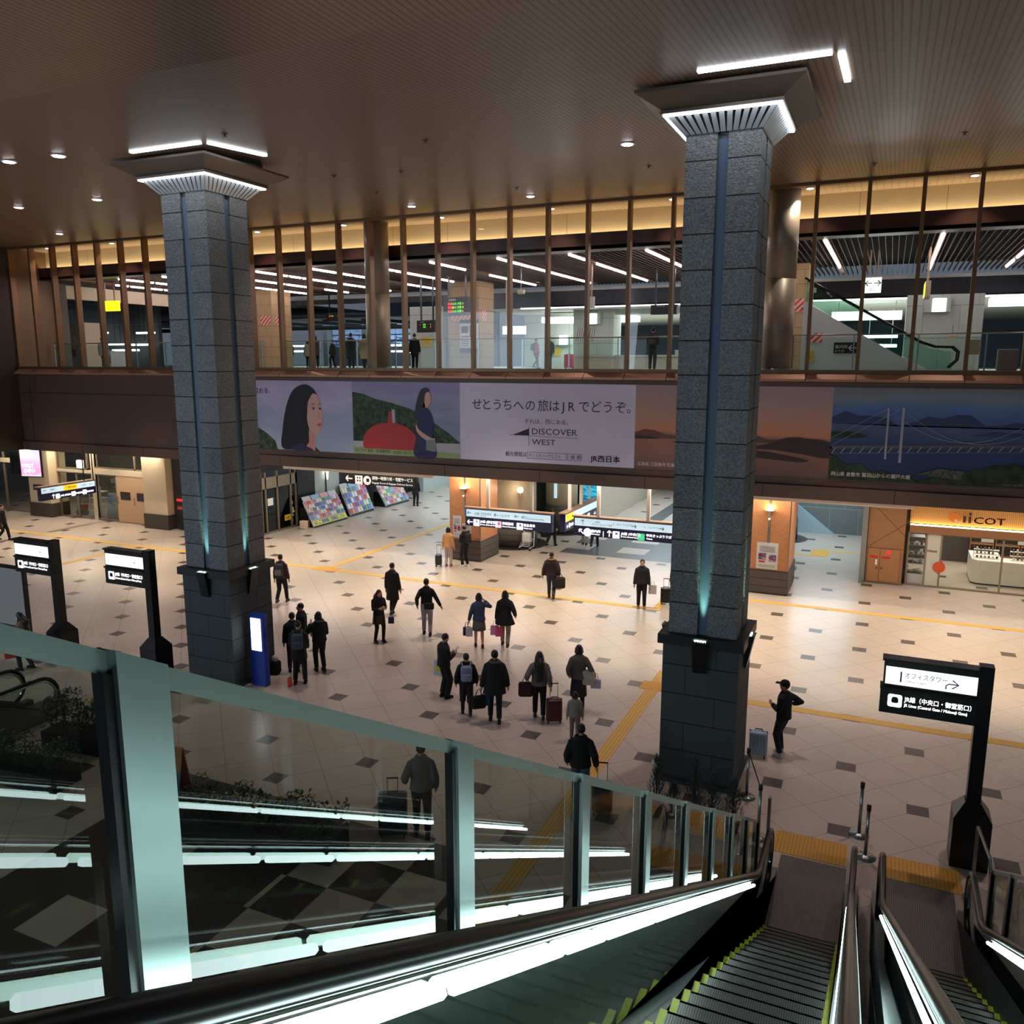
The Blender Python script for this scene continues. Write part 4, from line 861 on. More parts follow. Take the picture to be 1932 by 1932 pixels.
# train pictograms on the light square icons
def train_icon(T, c, s):
    q = MB(T.location); c = Vector(c)
    def r(a, b, d, e, m): q.box(c.x+a*s, c.x+b*s, c.y-.024, c.y-.02, c.z+d*s, c.z+e*s, m)
    r(-.24, .24, -.12, .30, 0); r(-.17, .17, .06, .22, 1); r(-.22, -.1, -.08, .02, 1); r(.1, .22, -.08, .02, 1); r(-.2, .2, -.24, -.19, 0)
    q.build('train_pictogram', [navy, lith], T)
for u in (.53, 1.51, 2.45): train_icon(T, (-15.4+u, 29.72, 1.64+.18), .22)
train_icon(T2, (-10.72+1.73, 29.72, 1.64+.18), .22)
t = thing('hanging_direction_sign', 'black baggage service sign with white arrow under the slab edge', 'sign', (-19.6, 29.75, 3.0)); o = t.location
MB(o).box(-21.35, -17.75, 29.72, 29.85, 3.02, 3.52).build('case', mat('sign_black', (28, 22, 20), .4), t)
m = MB(o); m.text('←', (-21.2, 29.71, 3.1), XR, ZU, .42, 0, bold=.03); m.text('■', (-20.72, 29.71, 3.02), XR, ZU, .52); m.text('●', (-20.3, 29.71, 3.02), XR, ZU, .52); m.text('荷物一時預り所・宅配サービス', (-19.85, 29.71, 3.27), XR, ZU, .17, width=2.0, bold=.02); m.text('Baggage Room & Baggage Delivery Service', (-19.85, 29.71, 3.1), XR, ZU, .11, width=2.0, bold=.01)
m.build('lettering', mat('sign_letter_white', (236, 230, 222), .5, emit=.4), t)
m = MB(o)
for dx in (-.09, .03):
    for dz in (.2, .32): m.box(-20.53+dx, -20.47+dx, 29.70, 29.707, 3.0+dz-.05, 3.06+dz-.04)
m.box(-20.14, -20.0, 29.70, 29.707, 3.15, 3.3); m.build('pictogram', mat('sign_black', (28, 22, 20), .4), t)
for x in (-21.0, -18.1): MB(o).box(x-.02, x+.02, 29.77, 29.81, 3.5, 3.70).build('hanging_rod', steel_d, t)

# ------------------------------------------------------------------ orange stone columns
orange = mat('orange_travertine', (206, 140, 92), 0.45, 0, 0.22, 9)
wains = stone_material('striped_wainscot', (84, 78, 72), (100, 92, 84), 0.28, 0.02, None, 0.0, (44, 38, 34))
def sconce(t, x, y, z, ball=True):
    o = t.location
    s = MB(o); s.tube([(x, y-.04, z-.55), (x, y-.04, z+.55)], .02, 8); s.lathe((x, y-.12, 0), [(.03, z-.22), (.06, z-.05), (.11, z+.02), (.17, z+.04), (.17, z+.055)], 16); sc_ = s.build('sconce', mat('sconce_metal', (176, 160, 142), .35, .6), t)
    MB(o).lathe((x, y-.12, 0), [(.10, z+.03), (.155, z+.058), (.10, z+.07)], 16).build('sconce_glow', mat('sconce_glow', (255, 236, 200), .5, emit=6), sc_)
    MB(o).ell((x, y-.12, z-.26), (.03, .03, .03)).build('sconce_bulb', mat('sconce_glow', (255, 236, 200), .5, emit=6), sc_)
    lamp('POINT', 'sconce_light', (x, y-.2, z+.12), 9, (1.0, .78, .5), .06)
for x0, x1, y0, y1, lab in ((-16.45, -15.03, 30.32, 32.0, 'orange stone column with posters behind the long centre sign'), (-4.24, -2.83, 30.2, 32.4, 'orange stone column with a white poster right of the right pillar')):
    t = thing('orange_column', lab, 'column', ((x0+x1)/2, (y0+y1)/2, 0)); o = t.location
    MB(o).box(x0, x1, y0, y1, .88, 3.7).build('stone_shaft', orange, t); MB(o).box(x0-.04, x1+.04, y0-.04, y1+.04, .06, .88).build('wainscot', wains, t); MB(o).box(x0-.03, x1+.03, y0-.03, y1+.03, 0, .06).build('plinth', darkgrey, t)
    MB(o).box(x1-.01, x1+.02, y0-.02, y0+.03, .88, 3.7).build('corner_strip', steel, t); MB(o).box((x0+x1)/2-.04, (x0+x1)/2+.04, y0-.015, y0, 1.9, 3.7).build('conduit', steel, t)
    sconce(t, (x0+x1)/2, y0, 3.02)
photo_m = ramp_material('poster_photo', [(0, (60, 40, 50)), (.4, (180, 60, 70)), (.6, (60, 90, 150)), (1, (210, 200, 190))], 0, 3, 'Z', 3.0, 4)
def notice(label, x, y, z0, w_, h, name='wall_poster'):
    t = thing(name, label, 'poster', (x, y, z0)); o = t.location
    MB(o).box(x-w_/2, x+w_/2, y-.015, y, z0, z0+h).build('sheet', white, t)
    m = MB(o)
    m.box(x-w_*.4, x-w_*.05, y-.022, y-.015, z0+h*.35, z0+h*.6); m.box(x+w_*.08, x+w_*.42, y-.022, y-.015, z0+h*.3, z0+h*.55); m.build('photo', photo_m, t)
    m = MB(o); m.box(x-w_*.38, x-w_*.1, y-.022, y-.015, z0+h*.24, z0+h*.31); m.build('red_block', mat('label_red', (214, 60, 50), .5), t)
    m = MB(o)
    for q in range(4): m.box(x-w_*.35, x+w_*.35, y-.02, y-.015, z0+h*(.66+.06*q), z0+h*(.675+.06*q))
    for q in range(2): m.box(x-w_*.4, x+w_*.4, y-.02, y-.015, z0+h*(.08+.06*q), z0+h*(.09+.06*q))
    m.build('print', mat('print_grey', (70, 74, 80), 0.6), t)
notice('white poster with small photos on the right orange column', -3.55, 30.2, .92, .74, .96)
notice('white poster with small photos on the left orange column, left one', -16.1, 30.32, .98, .38, .9); notice('white poster with small photos on the left orange column, right one', -15.65, 30.32, .98, .4, .6)
# big round columns further in
beige = mat('beige_round_column', (196, 178, 150), 0.5)
def round_col(label, x, y, r, zb, disc=True):
    t = thing('round_column', label, 'column', (x, y, 0)); o = t.location
    MB(o).lathe((x, y, 0), [(r, zb), (r, 3.7)], 40).build('drum', beige, t, True); MB(o).lathe((x, y, 0), [(r+.04, .02), (r+.04, zb)], 40).build('dark_base', wains, t, True)
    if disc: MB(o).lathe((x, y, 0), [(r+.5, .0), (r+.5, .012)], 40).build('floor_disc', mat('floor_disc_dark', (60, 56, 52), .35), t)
    return t
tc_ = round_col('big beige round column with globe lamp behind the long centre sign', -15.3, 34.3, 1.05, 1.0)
for a in (0,):
    g = MB(tc_.location); g.tube([(-14.55, 33.35, 1.0), (-14.55, 33.35, 2.7)], .02, 8); g.lathe((-14.5, 33.25, 0), [(.02, 2.2), (.1, 2.5), (.12, 2.55)], 14); s_ = g.build('sconce', mat('sconce_metal', (176, 160, 142), .35, .6), tc_)
    MB(tc_.location).ell((-14.5, 33.25, 2.66), (.14, .14, .14)).build('sconce_globe', mat('sconce_glow', (255, 236, 200), .5, emit=6), s_); lamp('POINT', 'globe_light', (-14.4, 33.0, 2.7), 14, (1, .82, .58), .1)
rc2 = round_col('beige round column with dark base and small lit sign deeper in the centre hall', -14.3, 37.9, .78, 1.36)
MB(rc2.location).box(-14.38, -14.26, 37.02, 37.12, 1.75, 2.45).build('lit_sign', mat('sign_lit_white', (214, 240, 255), 0.4), rc2)
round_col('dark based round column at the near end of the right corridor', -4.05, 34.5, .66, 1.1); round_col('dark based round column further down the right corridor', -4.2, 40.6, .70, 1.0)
t = thing('green_kiosk', 'bright green kiosk cover beside the beige column in the centre hall', 'kiosk', (-16.4, 41, 0)); o = t.location
t.location = (-15.6, 36.3, 0); o = t.location
MB(o).rbox((-15.6, 36.35, 1.35), (.5, .4, .9), .08).build('cover', mat('bright_green', (60, 190, 50), .5), t); MB(o).box(-15.8, -15.4, 36.2, 36.5, 0, .9).build('stand', black, t)
t = thing('picture_panel', 'blue lit picture panel on the wall of the centre hall', 'picture', (-13.05, 38.4, .9)); o = t.location
MB(o).box(-13.52, -12.6, 38.42, 38.46, .9, 2.7).build('picture', ramp_material('blue_sea_picture', [(0, (20, 60, 90)), (.4, (30, 110, 150)), (.6, (60, 190, 225)), (1, (20, 90, 130))], 0.9, 2.7, 'Z', 1.5, 2.5, .4, .7), t); MB(o).box(-13.1, -13.0, 38.40, 38.42, .9, 2.7).build('mullion', white, t)
t = thing('luggage_trolley', 'white wire luggage trolley beside the dark column base', 'trolley', (-14.2, 33.15, 0)); o = t.location
for dx in (-.25, .25): MB(o).tube([(-14.2+dx, 33.0, .12), (-14.2+dx, 33.5, .14), (-14.2+dx, 33.6, .95)], .02, 6).build('side_frame', white, t)
m = MB(o)
for q in range(6): m.tube([(-14.45, 33.02+q*.09, .2+q*.05), (-13.95, 33.02+q*.09, .2+q*.05)], .012, 6)
m.build('rack', white, t); m = MB(o); m.rbox((-14.2, 33.3, .55), (.4, .3, .45), .08); m.build('covered_load', mat('white_sheet', (214, 214, 212), .7, var=.15), t)
for dx in (-.25, .25): MB(o).tube([(-14.23+dx, 33.05, .06), (-14.17+dx, 33.05, .06)], .06, 12).build('wheel', rubber, t)

# ------------------------------------------------------------------ automatic door at the left corridor
d = thing('door_3', None, None, (-26.95, 32.1, 0), kind='structure'); o = d.location
m = MB(o)
for y in (30.85, 31.15, 32.0, 33.0, 33.4): m.box(-27.05, -26.9, y, y+.08, 0, 3.0)
m.box(-27.05, -26.9, 30.85, 33.48, 2.2, 2.75); m.box(-27.05, -26.9, 30.85, 33.48, 0, .08); m.build('door_frame', frame_m, d)
MB(o).box(-26.99, -26.97, 30.93, 33.4, .08, 2.2).build('door_glass', glassmat('dark_door_glass2', (.30, .31, .31), ior=1.5), d)
MB(o).box(-27.1, -27.04, 30.95, 32.0, .08, 1.0).build('painted_floor_light', mat('painted_light_pale', (176, 168, 136), .6), d)  # pale sheet behind the glass; light on the floor put into its colour
m = MB(o); m.box(-26.965, -26.955, 31.35, 31.75, 1.35, 1.7); m.build('notice_sheet', white, d)
m = MB(o); m.flat([(.12*math.cos(a*PI/8), .12*math.sin(a*PI/8)) for a in range(16)], (-26.96, 33.1, 1.25), YR, ZU, .006, 0); m.build('blue_sticker', mat('sticker_blue', (130, 170, 214), .5), d)
m = MB(o); m.box(-26.965, -26.955, 32.55, 33.1, .42, .7); m.text('自動', (-26.95, 32.62, .5), YR, ZU, .16, 1); m.build('yellow_sticker', [mat('signal_yellow', (226, 190, 40), 0.5), black], d)
m = MB(o)
for (u, v, r) in ((33.15, .95, .09), (33.22, .8, .07), (33.12, .78, .07), (33.17, .62, .06), (33.1, .35, .08)): m.flat([(r*math.cos(a*PI/6), r*math.sin(a*PI/6)) for a in range(12)], (-26.955, u, v), YR, ZU, .006, 0)
m.build('flower_sticker', mat('sticker_cream', (226, 214, 150), .5), d)
t = thing('corridor_sconce', 'white torch shaped wall lamp beside the first leaflet rack', 'wall lamp', (-26.75, 35.8, 2.6)); o = t.location
MB(o).box(-26.85, -26.8, 35.77, 35.83, 0.0, 2.6).build('conduit', steel_d, t); MB(o).lathe((-26.72, 35.8, 0), [(.03, 2.1), (.06, 2.5), (.2, 2.62), (.2, 2.64)], 16).build('shade', mat('torch_lit', (255, 244, 226), .5, emit=5), t)
t = thing('wall_poster', 'yellow poster high on the left corridor wall', 'poster', (-26.83, 37.6, 2.9)); MB(t.location).box(-26.85, -26.83, 37.2, 38.1, 2.6, 3.2).build('sheet', yp_, t)

# leaflet racks: tilted boards facing the corridor
pal = [mat('leaflet_%d' % i, c_, .55, var=.35, scale=18) for i, c_ in enumerate(((214, 120, 140), (226, 214, 214), (120, 140, 200), (200, 90, 100), (230, 226, 160), (150, 176, 210), (226, 160, 130), (90, 110, 170), (236, 232, 236), (190, 130, 180), (120, 170, 130)))]
rack_w = mat('rack_grey', (196, 198, 204), .5); banner_y = mat('rack_banner_yellow', (232, 222, 70), .5); ink_b = mat('rack_ink_blue', (40, 110, 190), .5)
def rack(label, y0, y1, cols, h, xb, foot=None, which=''):
    t = thing('leaflet_rack', label, 'rack', (xb-.3, (y0+y1)/2, 0)); o = t.location
    up = Vector((-.62, 0, h)); L = up.length; up.normalize(); n = Vector((h, 0, .62)).normalized(); base = Vector((xb, y0, .06))
    def slab(a, b, s0, s1, d0, d1):
        vs = []
        for s_ in (s0, s1):
            for d_ in (d0, d1):
                for u in (a, b): vs.append(base+YR*u+up*s_+n*d_)
        return vs
    F = [(0, 1, 3, 2), (4, 6, 7, 5), (0, 4, 5, 1), (2, 3, 7, 6), (0, 2, 6, 4), (1, 5, 7, 3)]
    W_ = y1-y0; bd = MB(o); bd.add(slab(0, W_, 0, L, -.06, 0), F); bd.build('back_board', rack_w, t)
    MB(o).prism([(xb-.9, 0), (xb+.02, 0), (xb+.02, .06), (xb-.55, h*.8), (xb-.9, h*.8)], y0+.05, y1-.05, 'y').build('stand', black, t)
    hd = MB(o)
    for k in range(cols): hd.add(slab(k*W_/cols+.04, (k+1)*W_/cols-.04, L, L+.26, -.04, -.01), F, k % 3)
    hd.build('header', [rack_w, mat('rack_head_blue', (150, 190, 224), .5), mat('rack_head_pink', (226, 170, 180), .5)], t)
    s0 = .06
    if foot:
        bn = MB(o); bn.add(slab(.03, W_-.03, .03, .30, 0, .02), F, 0); bn.text(foot, base+YR*.1+up*.08+n*.024, YR, up, .24, 1, width=W_-.3, bold=.03); bn.build('footer_banner', [banner_y, ink_b], t); s0 = .34
    rows = 5; C_ = cols*3
    sh = MB(o)
    for r in range(rows): sh.add(slab(0, W_, s0+r*(L-s0)/rows, s0+r*(L-s0)/rows+.02, 0, .05), F)
    sh.build('shelf_lips', rack_w, t)
    for r in range(rows):
        for k in range(C_):
            a = (k+.08)*W_/C_; b = (k+.92)*W_/C_; sa = s0+r*(L-s0)/rows+.03; sb = sa+(L-s0)/rows*.82
            q = MB(base+YR*(a+b)/2+up*sa); q.add(slab(a, b, sa, sb, .004, .03), F)
            tag(q.build('leaflet', pal[(r*5+k*3+int(y0*7)+(k*k*r) % 4) % len(pal)]), 'printed leaflet in the %s rack, %s row from the floor, %s from the near end' % (which, ORD[r], ORD[k]), 'leaflet', 'leaflets in the corridor racks')
rack('nearest leaning leaflet rack with a yellow foot banner in the left corridor', 33.35, 36.2, 4, 1.22, -25.80, 'はしご 新幹線 ご利用はこちら', 'nearest')
rack('middle leaning leaflet rack with pink headers in the left corridor', 36.7, 38.95, 3, 1.42, -25.95, None, 'middle')
rack('farthest leaning leaflet rack near the man in black', 40.0, 42.5, 4, 1.05, -25.8, None, 'farthest')
t = thing('small_box_stand', 'small cream box with orange print on the floor at the end of the nearest rack', 'box', (-26.2, 33.05, 0)); o = t.location
MB(o).rbox((-26.2, 33.05, .2), (.34, .26, .4), .02).build('carton', mat('carton_cream', (222, 190, 160), .6, var=.25, scale=9), t); MB(o).tube([(-26.0, 33.2, 0), (-26.0, 33.2, 1.35)], .012, 6).build('rod', steel, t)

# ------------------------------------------------------------------ right corridor, wooden cupboard, shop
t = thing('corridor_escalator', 'grey escalator side with yellow stripe at the back of the right corridor', 'escalator', (-2.2, 42.3, 0)); o = t.location
m = MB(o); m.prism([(-3.9, 0), (-1.9, 0), (-4.0, 1.6)], 42.35, 42.58, 'y'); m.build('side_panel', mat('pale_blue_panel', (170, 190, 200), .4), t)
m = MB(o); m.prism([(-2.5, 2.6), (-.6, 1.75), (-.6, 1.95), (-2.5, 2.85)], 42.3, 42.58, 'y'); m.build('truss', steel_d, t); m = MB(o); m.prism([(-1.9, 2.42), (-.6, 1.84), (-.6, 1.9), (-1.9, 2.48)], 42.26, 42.3, 'y'); m.build('yellow_edge', mat('signal_yellow', (226, 190, 40), 0.5), t)
wood = mat('oak_veneer', (152, 106, 68), 0.45, 0, .12, 3); seam = mat('wood_seam', (92, 58, 34), .6)
t = thing('wooden_cupboard', 'oak veneered cupboard with red labels between the corridor and the shop', 'cupboard', (.3, 33.6, 0)); o = t.location
MB(o).box(-.34, .92, 33.38, 33.9, .06, 3.7).build('carcass', wood, t); MB(o).box(-.34, .95, 33.42, 33.9, 0, .06).build('plinth', steel, t)
m = MB(o); m.box(-.34, .95, 33.372, 33.382, 1.37, 1.385)
for a, b in (((-.28, 1.42), (.92, 2.35)), ((-.3, 3.1), (.92, 1.9))): 
    dx, dz = b[0]-a[0], b[1]-a[1]; L = math.hypot(dx, dz); px, pz = -dz/L*.008, dx/L*.008; m.prism([(a[0]+px, a[1]+pz), (b[0]+px, b[1]+pz), (b[0]-px, b[1]-pz), (a[0]-px, a[1]-pz)], 33.372, 33.382, 'y')
m.build('seam', seam, t)
for i, (xa, xb) in enumerate(((-.28, .12), (.14, .80))):
    dd = MB(o).box(xa, xb, 33.35, 33.38, .1, 1.34).build('door', mat('oak_door', (164, 114, 74), 0.45, 0, .12, 4), t)
    MB(o).ell((xb-.07 if i == 0 else xa+.07, 33.34, .62), (.03, .02, .03)).build('knob', steel_d, dd); MB(o).box(xa+.06, xa+.34, 33.338, 33.35, 1.0, 1.08).build('red_label', mat('label_red2', (206, 30, 30), .5), dd)
MB(o).lathe((0, 0, 0), [(.05, 0), (.05, .01)], 12); m = MB(o); m.flat([(.07*math.cos(a*PI/8), .07*math.sin(a*PI/8)) for a in range(16)], (.42, 33.345, 1.24), XR, ZU, .01); m.build('alarm_lamp', mat('alarm_red', (230, 30, 36), 0.4), t)
MB(o).box(-.02, .05, 33.33, 33.35, .74, .94).build('notice_tag', white, t)
# shop front
ribw = groove_material('ribbed_wood', (216, 160, 92), 'X', 0.06, .5, .5, 0, .35, .55)
sg = thing('shop_sign', 'ribbed wooden shop sign with orange disc and dark brown lettering', 'sign', (4.5, 33.7, 2.3)); o = sg.location
MB(o).box(1.06, 9.8, 33.72, 33.85, 2.36, 3.7).build('backboard', ribw, sg); MB(o).box(1.06, 9.8, 33.55, 33.85, 2.02, 2.30).build('lower_beam', wood, sg)
MB(o).box(1.08, 9.7, 33.62, 33.70, 2.29, 2.33).build('strip_light', mat('shop_led', (255, 222, 160), .5, emit=16), sg)
m = MB(o)
m.flat([(.19*math.cos(a*PI/16), .17*math.sin(a*PI/16)) for a in range(32)], (2.5, 33.70, 2.66), XR, ZU, .03, 1); m.flat([(.05*math.cos(a*PI/8), .05*math.sin(a*PI/8)) for a in range(16)], (2.55, 33.66, 2.56), XR, ZU, .02, 2)
m.box(2.78, 2.86, 33.67, 33.71, 2.50, 2.74); m.box(2.95, 3.03, 33.67, 33.71, 2.50, 2.74)
for x, k in ((2.82, 1), (2.99, 0)): m.flat([(.05*math.cos(a*PI/8), .05*math.sin(a*PI/8)) for a in range(16)], (x, 33.70, 2.83), XR, ZU, .03, k)
m.text('COT', (3.12, 33.67, 2.5), XR, ZU, .34, 0, bold=.025, width=.98); m.build('lettering', [mat('sign_brown', (74, 34, 22), .5), mat('sign_orange', (230, 130, 40), .5), white], sg)
sf = thing('window_5', None, None, (4.5, 33.7, 0), kind='structure'); o = sf.location
m = MB(o)
for x in (1.06, 1.66, 2.16, 4.12, 6.4, 9.75): m.box(x-.03, x+.03, 33.66, 33.74, 0, 2.02)
m.box(1.06, 9.75, 33.64, 33.76, 0, .06); m.box(2.16, 9.75, 33.66, 33.74, 1.97, 2.02); m.build('window_frame', frame_m, sf)
MB(o).box(1.69, 2.13, 33.68, 33.72, .06, 2.02).build('pale_panel', mat('pale_shop_panel', (206, 200, 184), .5), sf)
for xa, xb in ((1.09, 1.63), (2.19, 4.09), (4.15, 6.37), (6.43, 9.72)): MB(o).box(xa, xb, 33.695, 33.705, .06, 1.97).build('pane', glassmat('clear_shop_glass', (.92, .92, .90), ior=1.35), sf)
m = MB(o); m.flat([(.21*math.cos(a*PI/14), .21*math.sin(a*PI/14)) for a in range(28)], (2.14, 33.655, .78), XR, ZU, .01, 0); m.flat([(.2*math.cos(a*PI/14), -.12*abs(math.sin(a*PI/14))) for a in range(28)], (1.9, 33.67, 2.0), XR, ZU, .008, 1)
m.text('iicot', (1.8, 33.67, 1.32), XR, ZU, .14, 2, bold=.02); m.flat([(.04*math.cos(a*PI/8), .04*math.sin(a*PI/8)) for a in range(16)], (1.74, 33.67, 1.37), XR, ZU, .008, 0); m.build('stickers', [mat('sticker_red_orange', (214, 84, 48), .5), mat('sign_orange', (230, 130, 40), .5), mat('sign_brown', (74, 34, 22), .5)], sf)
t = thing('display_case', 'tall case with shelves of pale pottery at the left end of the shop', 'shelf', (1.36, 34.0, 0)); o = t.location
MB(o).box(1.1, 1.62, 33.8, 34.4, 0, .42).build('plinth', white, t)
for z in (.42, .8, 1.15, 1.5, 1.8): MB(o).box(1.1, 1.62, 33.8, 34.4, z, z+.025).build('shelf_board', steel, t)
pot = [mat('pot_%d' % i, c_, .4) for i, c_ in enumerate(((210, 204, 196), (170, 156, 140), (226, 222, 214), (120, 108, 98)))]
k = 0
for z in (.445, .825, 1.175, 1.525):
    for j in range(3):
        x = 1.2+j*.16; h = .08+.05*((k*7) % 3); q = MB((x, 33.95, z)); q.lathe((x, 33.95, z), [(.03, 0), (.06, h*.5), (.07, h), (.065, h)], 12)
        tag(q.build('pottery_bowl', pot[k % 4], None, True), 'small pottery bowl in the display case, %s shelf up, %s from the left' % (ORD[k//3], ORD[j]), 'bowl', 'pottery in the display case'); k += 1
t = thing('shop_counter', 'white curved display counter inside the shop', 'counter', (5.0, 35.6, 0)); o = t.location
pl = [(3.3, 36.6), (3.3, 35.1)]+[(3.6-.3*math.cos(a*PI/12), 35.1-.3*math.sin(a*PI/12)) for a in range(1, 7)]+[(9.4, 34.8), (9.4, 35.6), (4.3, 35.6), (4.3, 36.6)]
MB(o).prism(pl, .06, .88, 'z').build('front', mat('white_counter', (232, 228, 216), .35), t); MB(o).prism(pl, .88, .93, 'z').build('top', mat('counter_top', (240, 236, 226), .3), t); MB(o).prism([(p[0]*.995+.02, p[1]+.03) for p in pl], 0, .06, 'z').build('plinth', darkgrey, t)
for i in range(3):
    t = thing('goods_stand', 'white tiered stand of trinkets on the shop counter, %s from the left' % ORD[i], 'stand', (3.8+i*1.2, 35.3, .93), 0, 'tiered stands on the shop counter'); o = t.location; x = 3.8+i*1.2
    for j in range(3): MB(o).box(x-.42, x+.42, 35.15+j*.12, 35.27+j*.12, .93+j*.14, .96+j*.14).build('tier', white, t)
    for dx in (-.42, .40): MB(o).box(x+dx, x+dx+.02, 35.5, 35.52, .93, 1.5).build('upright', steel, t)
    MB(o).box(x-.2, x+.2, 35.5, 35.52, 1.5, 1.62).build('price_card', white, t)
gm = [mat('goods_%d' % i, c_, .5) for i, c_ in enumerate(((60, 48, 40), (170, 140, 100), (210, 200, 190), (120, 90, 60), (90, 86, 84)))]
for i in range(48):
    b = i % 3; j = (i//3) % 3; x = 3.48+b*1.2+((i//9) % 6)*.13; y = 35.2+j*.12; z = .96+j*.14
    q = MB((x, y, z)); q.rbox((x, y, z+.045), (.075, .06, .09), .02, Matrix.Rotation(i*.7, 3, 'Z')); tag(q.build('trinket', gm[(i*7) % 5]), 'tiny dark or beige trinket standing on a tiered stand on the shop counter', 'trinket', 'trinkets on the shop counter')
for i in range(5):
    x = 3.9+i*.9; t = thing('goods_shelf', 'dim shelf unit along the back of the shop, %s from the left' % ORD[i], 'shelf', (x, 38.3, 0), 0, 'shelf units at the back of the shop'); o = t.location
    for z in (.4, .9, 1.4, 1.9): MB(o).box(x-.4, x+.4, 38.1, 38.58, z, z+.03).build('shelf_board', wood, t)
    MB(o).box(x-.42, x-.4, 38.1, 38.58, 0, 2.0).build('side', wood, t); MB(o).box(x+.4, x+.42, 38.1, 38.58, 0, 2.0).build('side', wood, t)
# ================================================================== LONG BANNER
Yb = D-0.10
bz0, bz1 = 4.42, 7.41
bt = thing('advertising_banner', 'long printed travel banner with portrait, text, sunset and bridge panels on the fascia', 'banner', (-9, Yb, bz0))
bo = bt.location
def panel(name, x0, x1, m):
    return MB(bo).box(x0, x1, Yb-.02, Yb, bz0, bz1).build(name, m, bt)
def art(poly, layer): return [(p[0], p[1]) for p in poly], layer
class Art(MB):
    def P(s, poly, layer, m): return s.flat(poly, (0, Yb-.02-.004*layer, 0), XR, ZU, .004, m)
def smooth_poly(ctrl, n=6):
    out = []; L = len(ctrl)
    for i in range(L):
        p0, p1, p2, p3 = (Vector(ctrl[(i+k-1) % L]) for k in range(4))
        for j in range(n):
            t = j/n; out.append(tuple(.5*((2*p1)+(p2-p0)*t+(2*p0-5*p1+4*p2-p3)*t*t+(3*p1-p0-3*p2+p3)*t**3)))
    return out
sky1 = ramp_material('print_lavender_sky', [(0, (162, 180, 208)), (.4, (150, 166, 206)), (.7, (184, 184, 218)), (1, (168, 160, 204))], bz0, bz1, 'Z', .7, .7)
green = mat('print_green_hill', (44, 68, 48), .6, 0, .7, 5); green2 = mat('print_dark_trees', (26, 48, 30), .6, 0, .6, 4)
hair = mat('print_black_hair', (18, 15, 22), .5); skin = mat('print_skin', (206, 164, 160), .6, 0, .03); skin2 = mat('print_skin_soft', (204, 150, 140), .6, 0, .03); lipm = mat('print_lips', (196, 84, 84), .5); dress = mat('print_navy_dress', (36, 44, 92), .6, 0, .2, 6)
bagm = mat('print_grey_bag', (120, 134, 140), .5); redm = mat('print_red_dome', (168, 48, 46), .5, 0, .12, 3); grass = mat('print_grass', (140, 164, 118), .6, 0, .2, 4); sand = mat('print_stone', (172, 174, 190), .6); inkm = mat('print_ink', (34, 30, 60), .6); inkw = mat('print_white_ink', (214, 206, 206), .6)
# 1 portrait
p = panel('portrait_panel', -27.2, -20.36, sky1)
a = Art(bo)
a.P([(-26.8, bz0), (-26.8, 5.6), (-25.6, 5.45), (-25.0, 5.15), (-24.5, 4.8), (-24.35, bz0)], 0, 0)
a.P([(-22.9, bz0), (-22.6, 4.72), (-22.35, 4.62), (-22.1, bz0)], 0, 0)
hr = smooth_poly([(-24.1, 4.5), (-24.05, 5.3), (-23.8, 6.3), (-23.4, 7.0), (-22.8, 7.26), (-22.3, 7.05), (-22.1, 6.6), (-22.25, 6.3), (-22.55, 5.9), (-22.65, 5.2), (-22.7, 4.75), (-23.2, 4.5)])
a.P([(-22.95, 4.44), (-22.95, 5.3), (-22.3, 5.3), (-22.35, 4.44)], 1, 3)
a.P(hr, 2, 1)
a.P(smooth_poly([(-22.72, 6.0), (-22.72, 6.55), (-22.45, 6.86), (-22.15, 6.82), (-22.0, 6.5), (-21.95, 6.25), (-21.84, 5.95), (-21.93, 5.84), (-21.93, 5.6), (-22.0, 5.42), (-22.12, 5.2), (-22.4, 5.18), (-22.65, 5.5)]), 3, 2)
a.P(smooth_poly([(-22.95, 6.0), (-22.85, 6.6), (-22.5, 7.0), (-22.1, 6.85), (-22.35, 6.88), (-22.62, 6.5), (-22.7, 5.95), (-22.8, 5.3), (-23.1, 5.0)]), 4, 1)
for x, z, w_ in ((-22.35, 6.24, .12), (-22.02, 6.24, .07)): a.P([(x-w_, z), (x, z+.04), (x+w_, z), (x, z-.035)], 5, 7); a.P([(x+.01+.042*math.cos(q*PI/6), z+.042*math.sin(q*PI/6)) for q in range(12)], 6, 1); a.P([(x-w_*1.1, z), (x, z+.06), (x+w_*1.1, z+.01), (x, z+.035)], 7, 1); a.P([(x-w_*1.2, z+.16), (x, z+.22), (x+w_*1.1, z+.18), (x, z+.19)], 5, 1)
a.P(smooth_poly([(-22.2, 5.58), (-22.05, 5.63), (-21.96, 5.6), (-22.02, 5.5), (-22.12, 5.5)], 3), 5, 4); a.P([(-22.1, 6.1), (-21.98, 5.86), (-22.05, 5.8), (-22.14, 5.84)], 4, 3)
a.P(smooth_poly([(-23.6, bz0+.02), (-23.35, 4.65), (-23.0, 4.75), (-22.75, 4.6), (-22.45, bz0+.02)], 4), 5, 5)
a.text('交わる、', (-25.48, Yb-.03, 6.86), XR, ZU, .27, 6, sx=.95, th=.01)
a.build('portrait_art', [green, hair, skin, skin2, lipm, dress, inkm, mat('print_eye_white', (206, 196, 196), .6)], p)
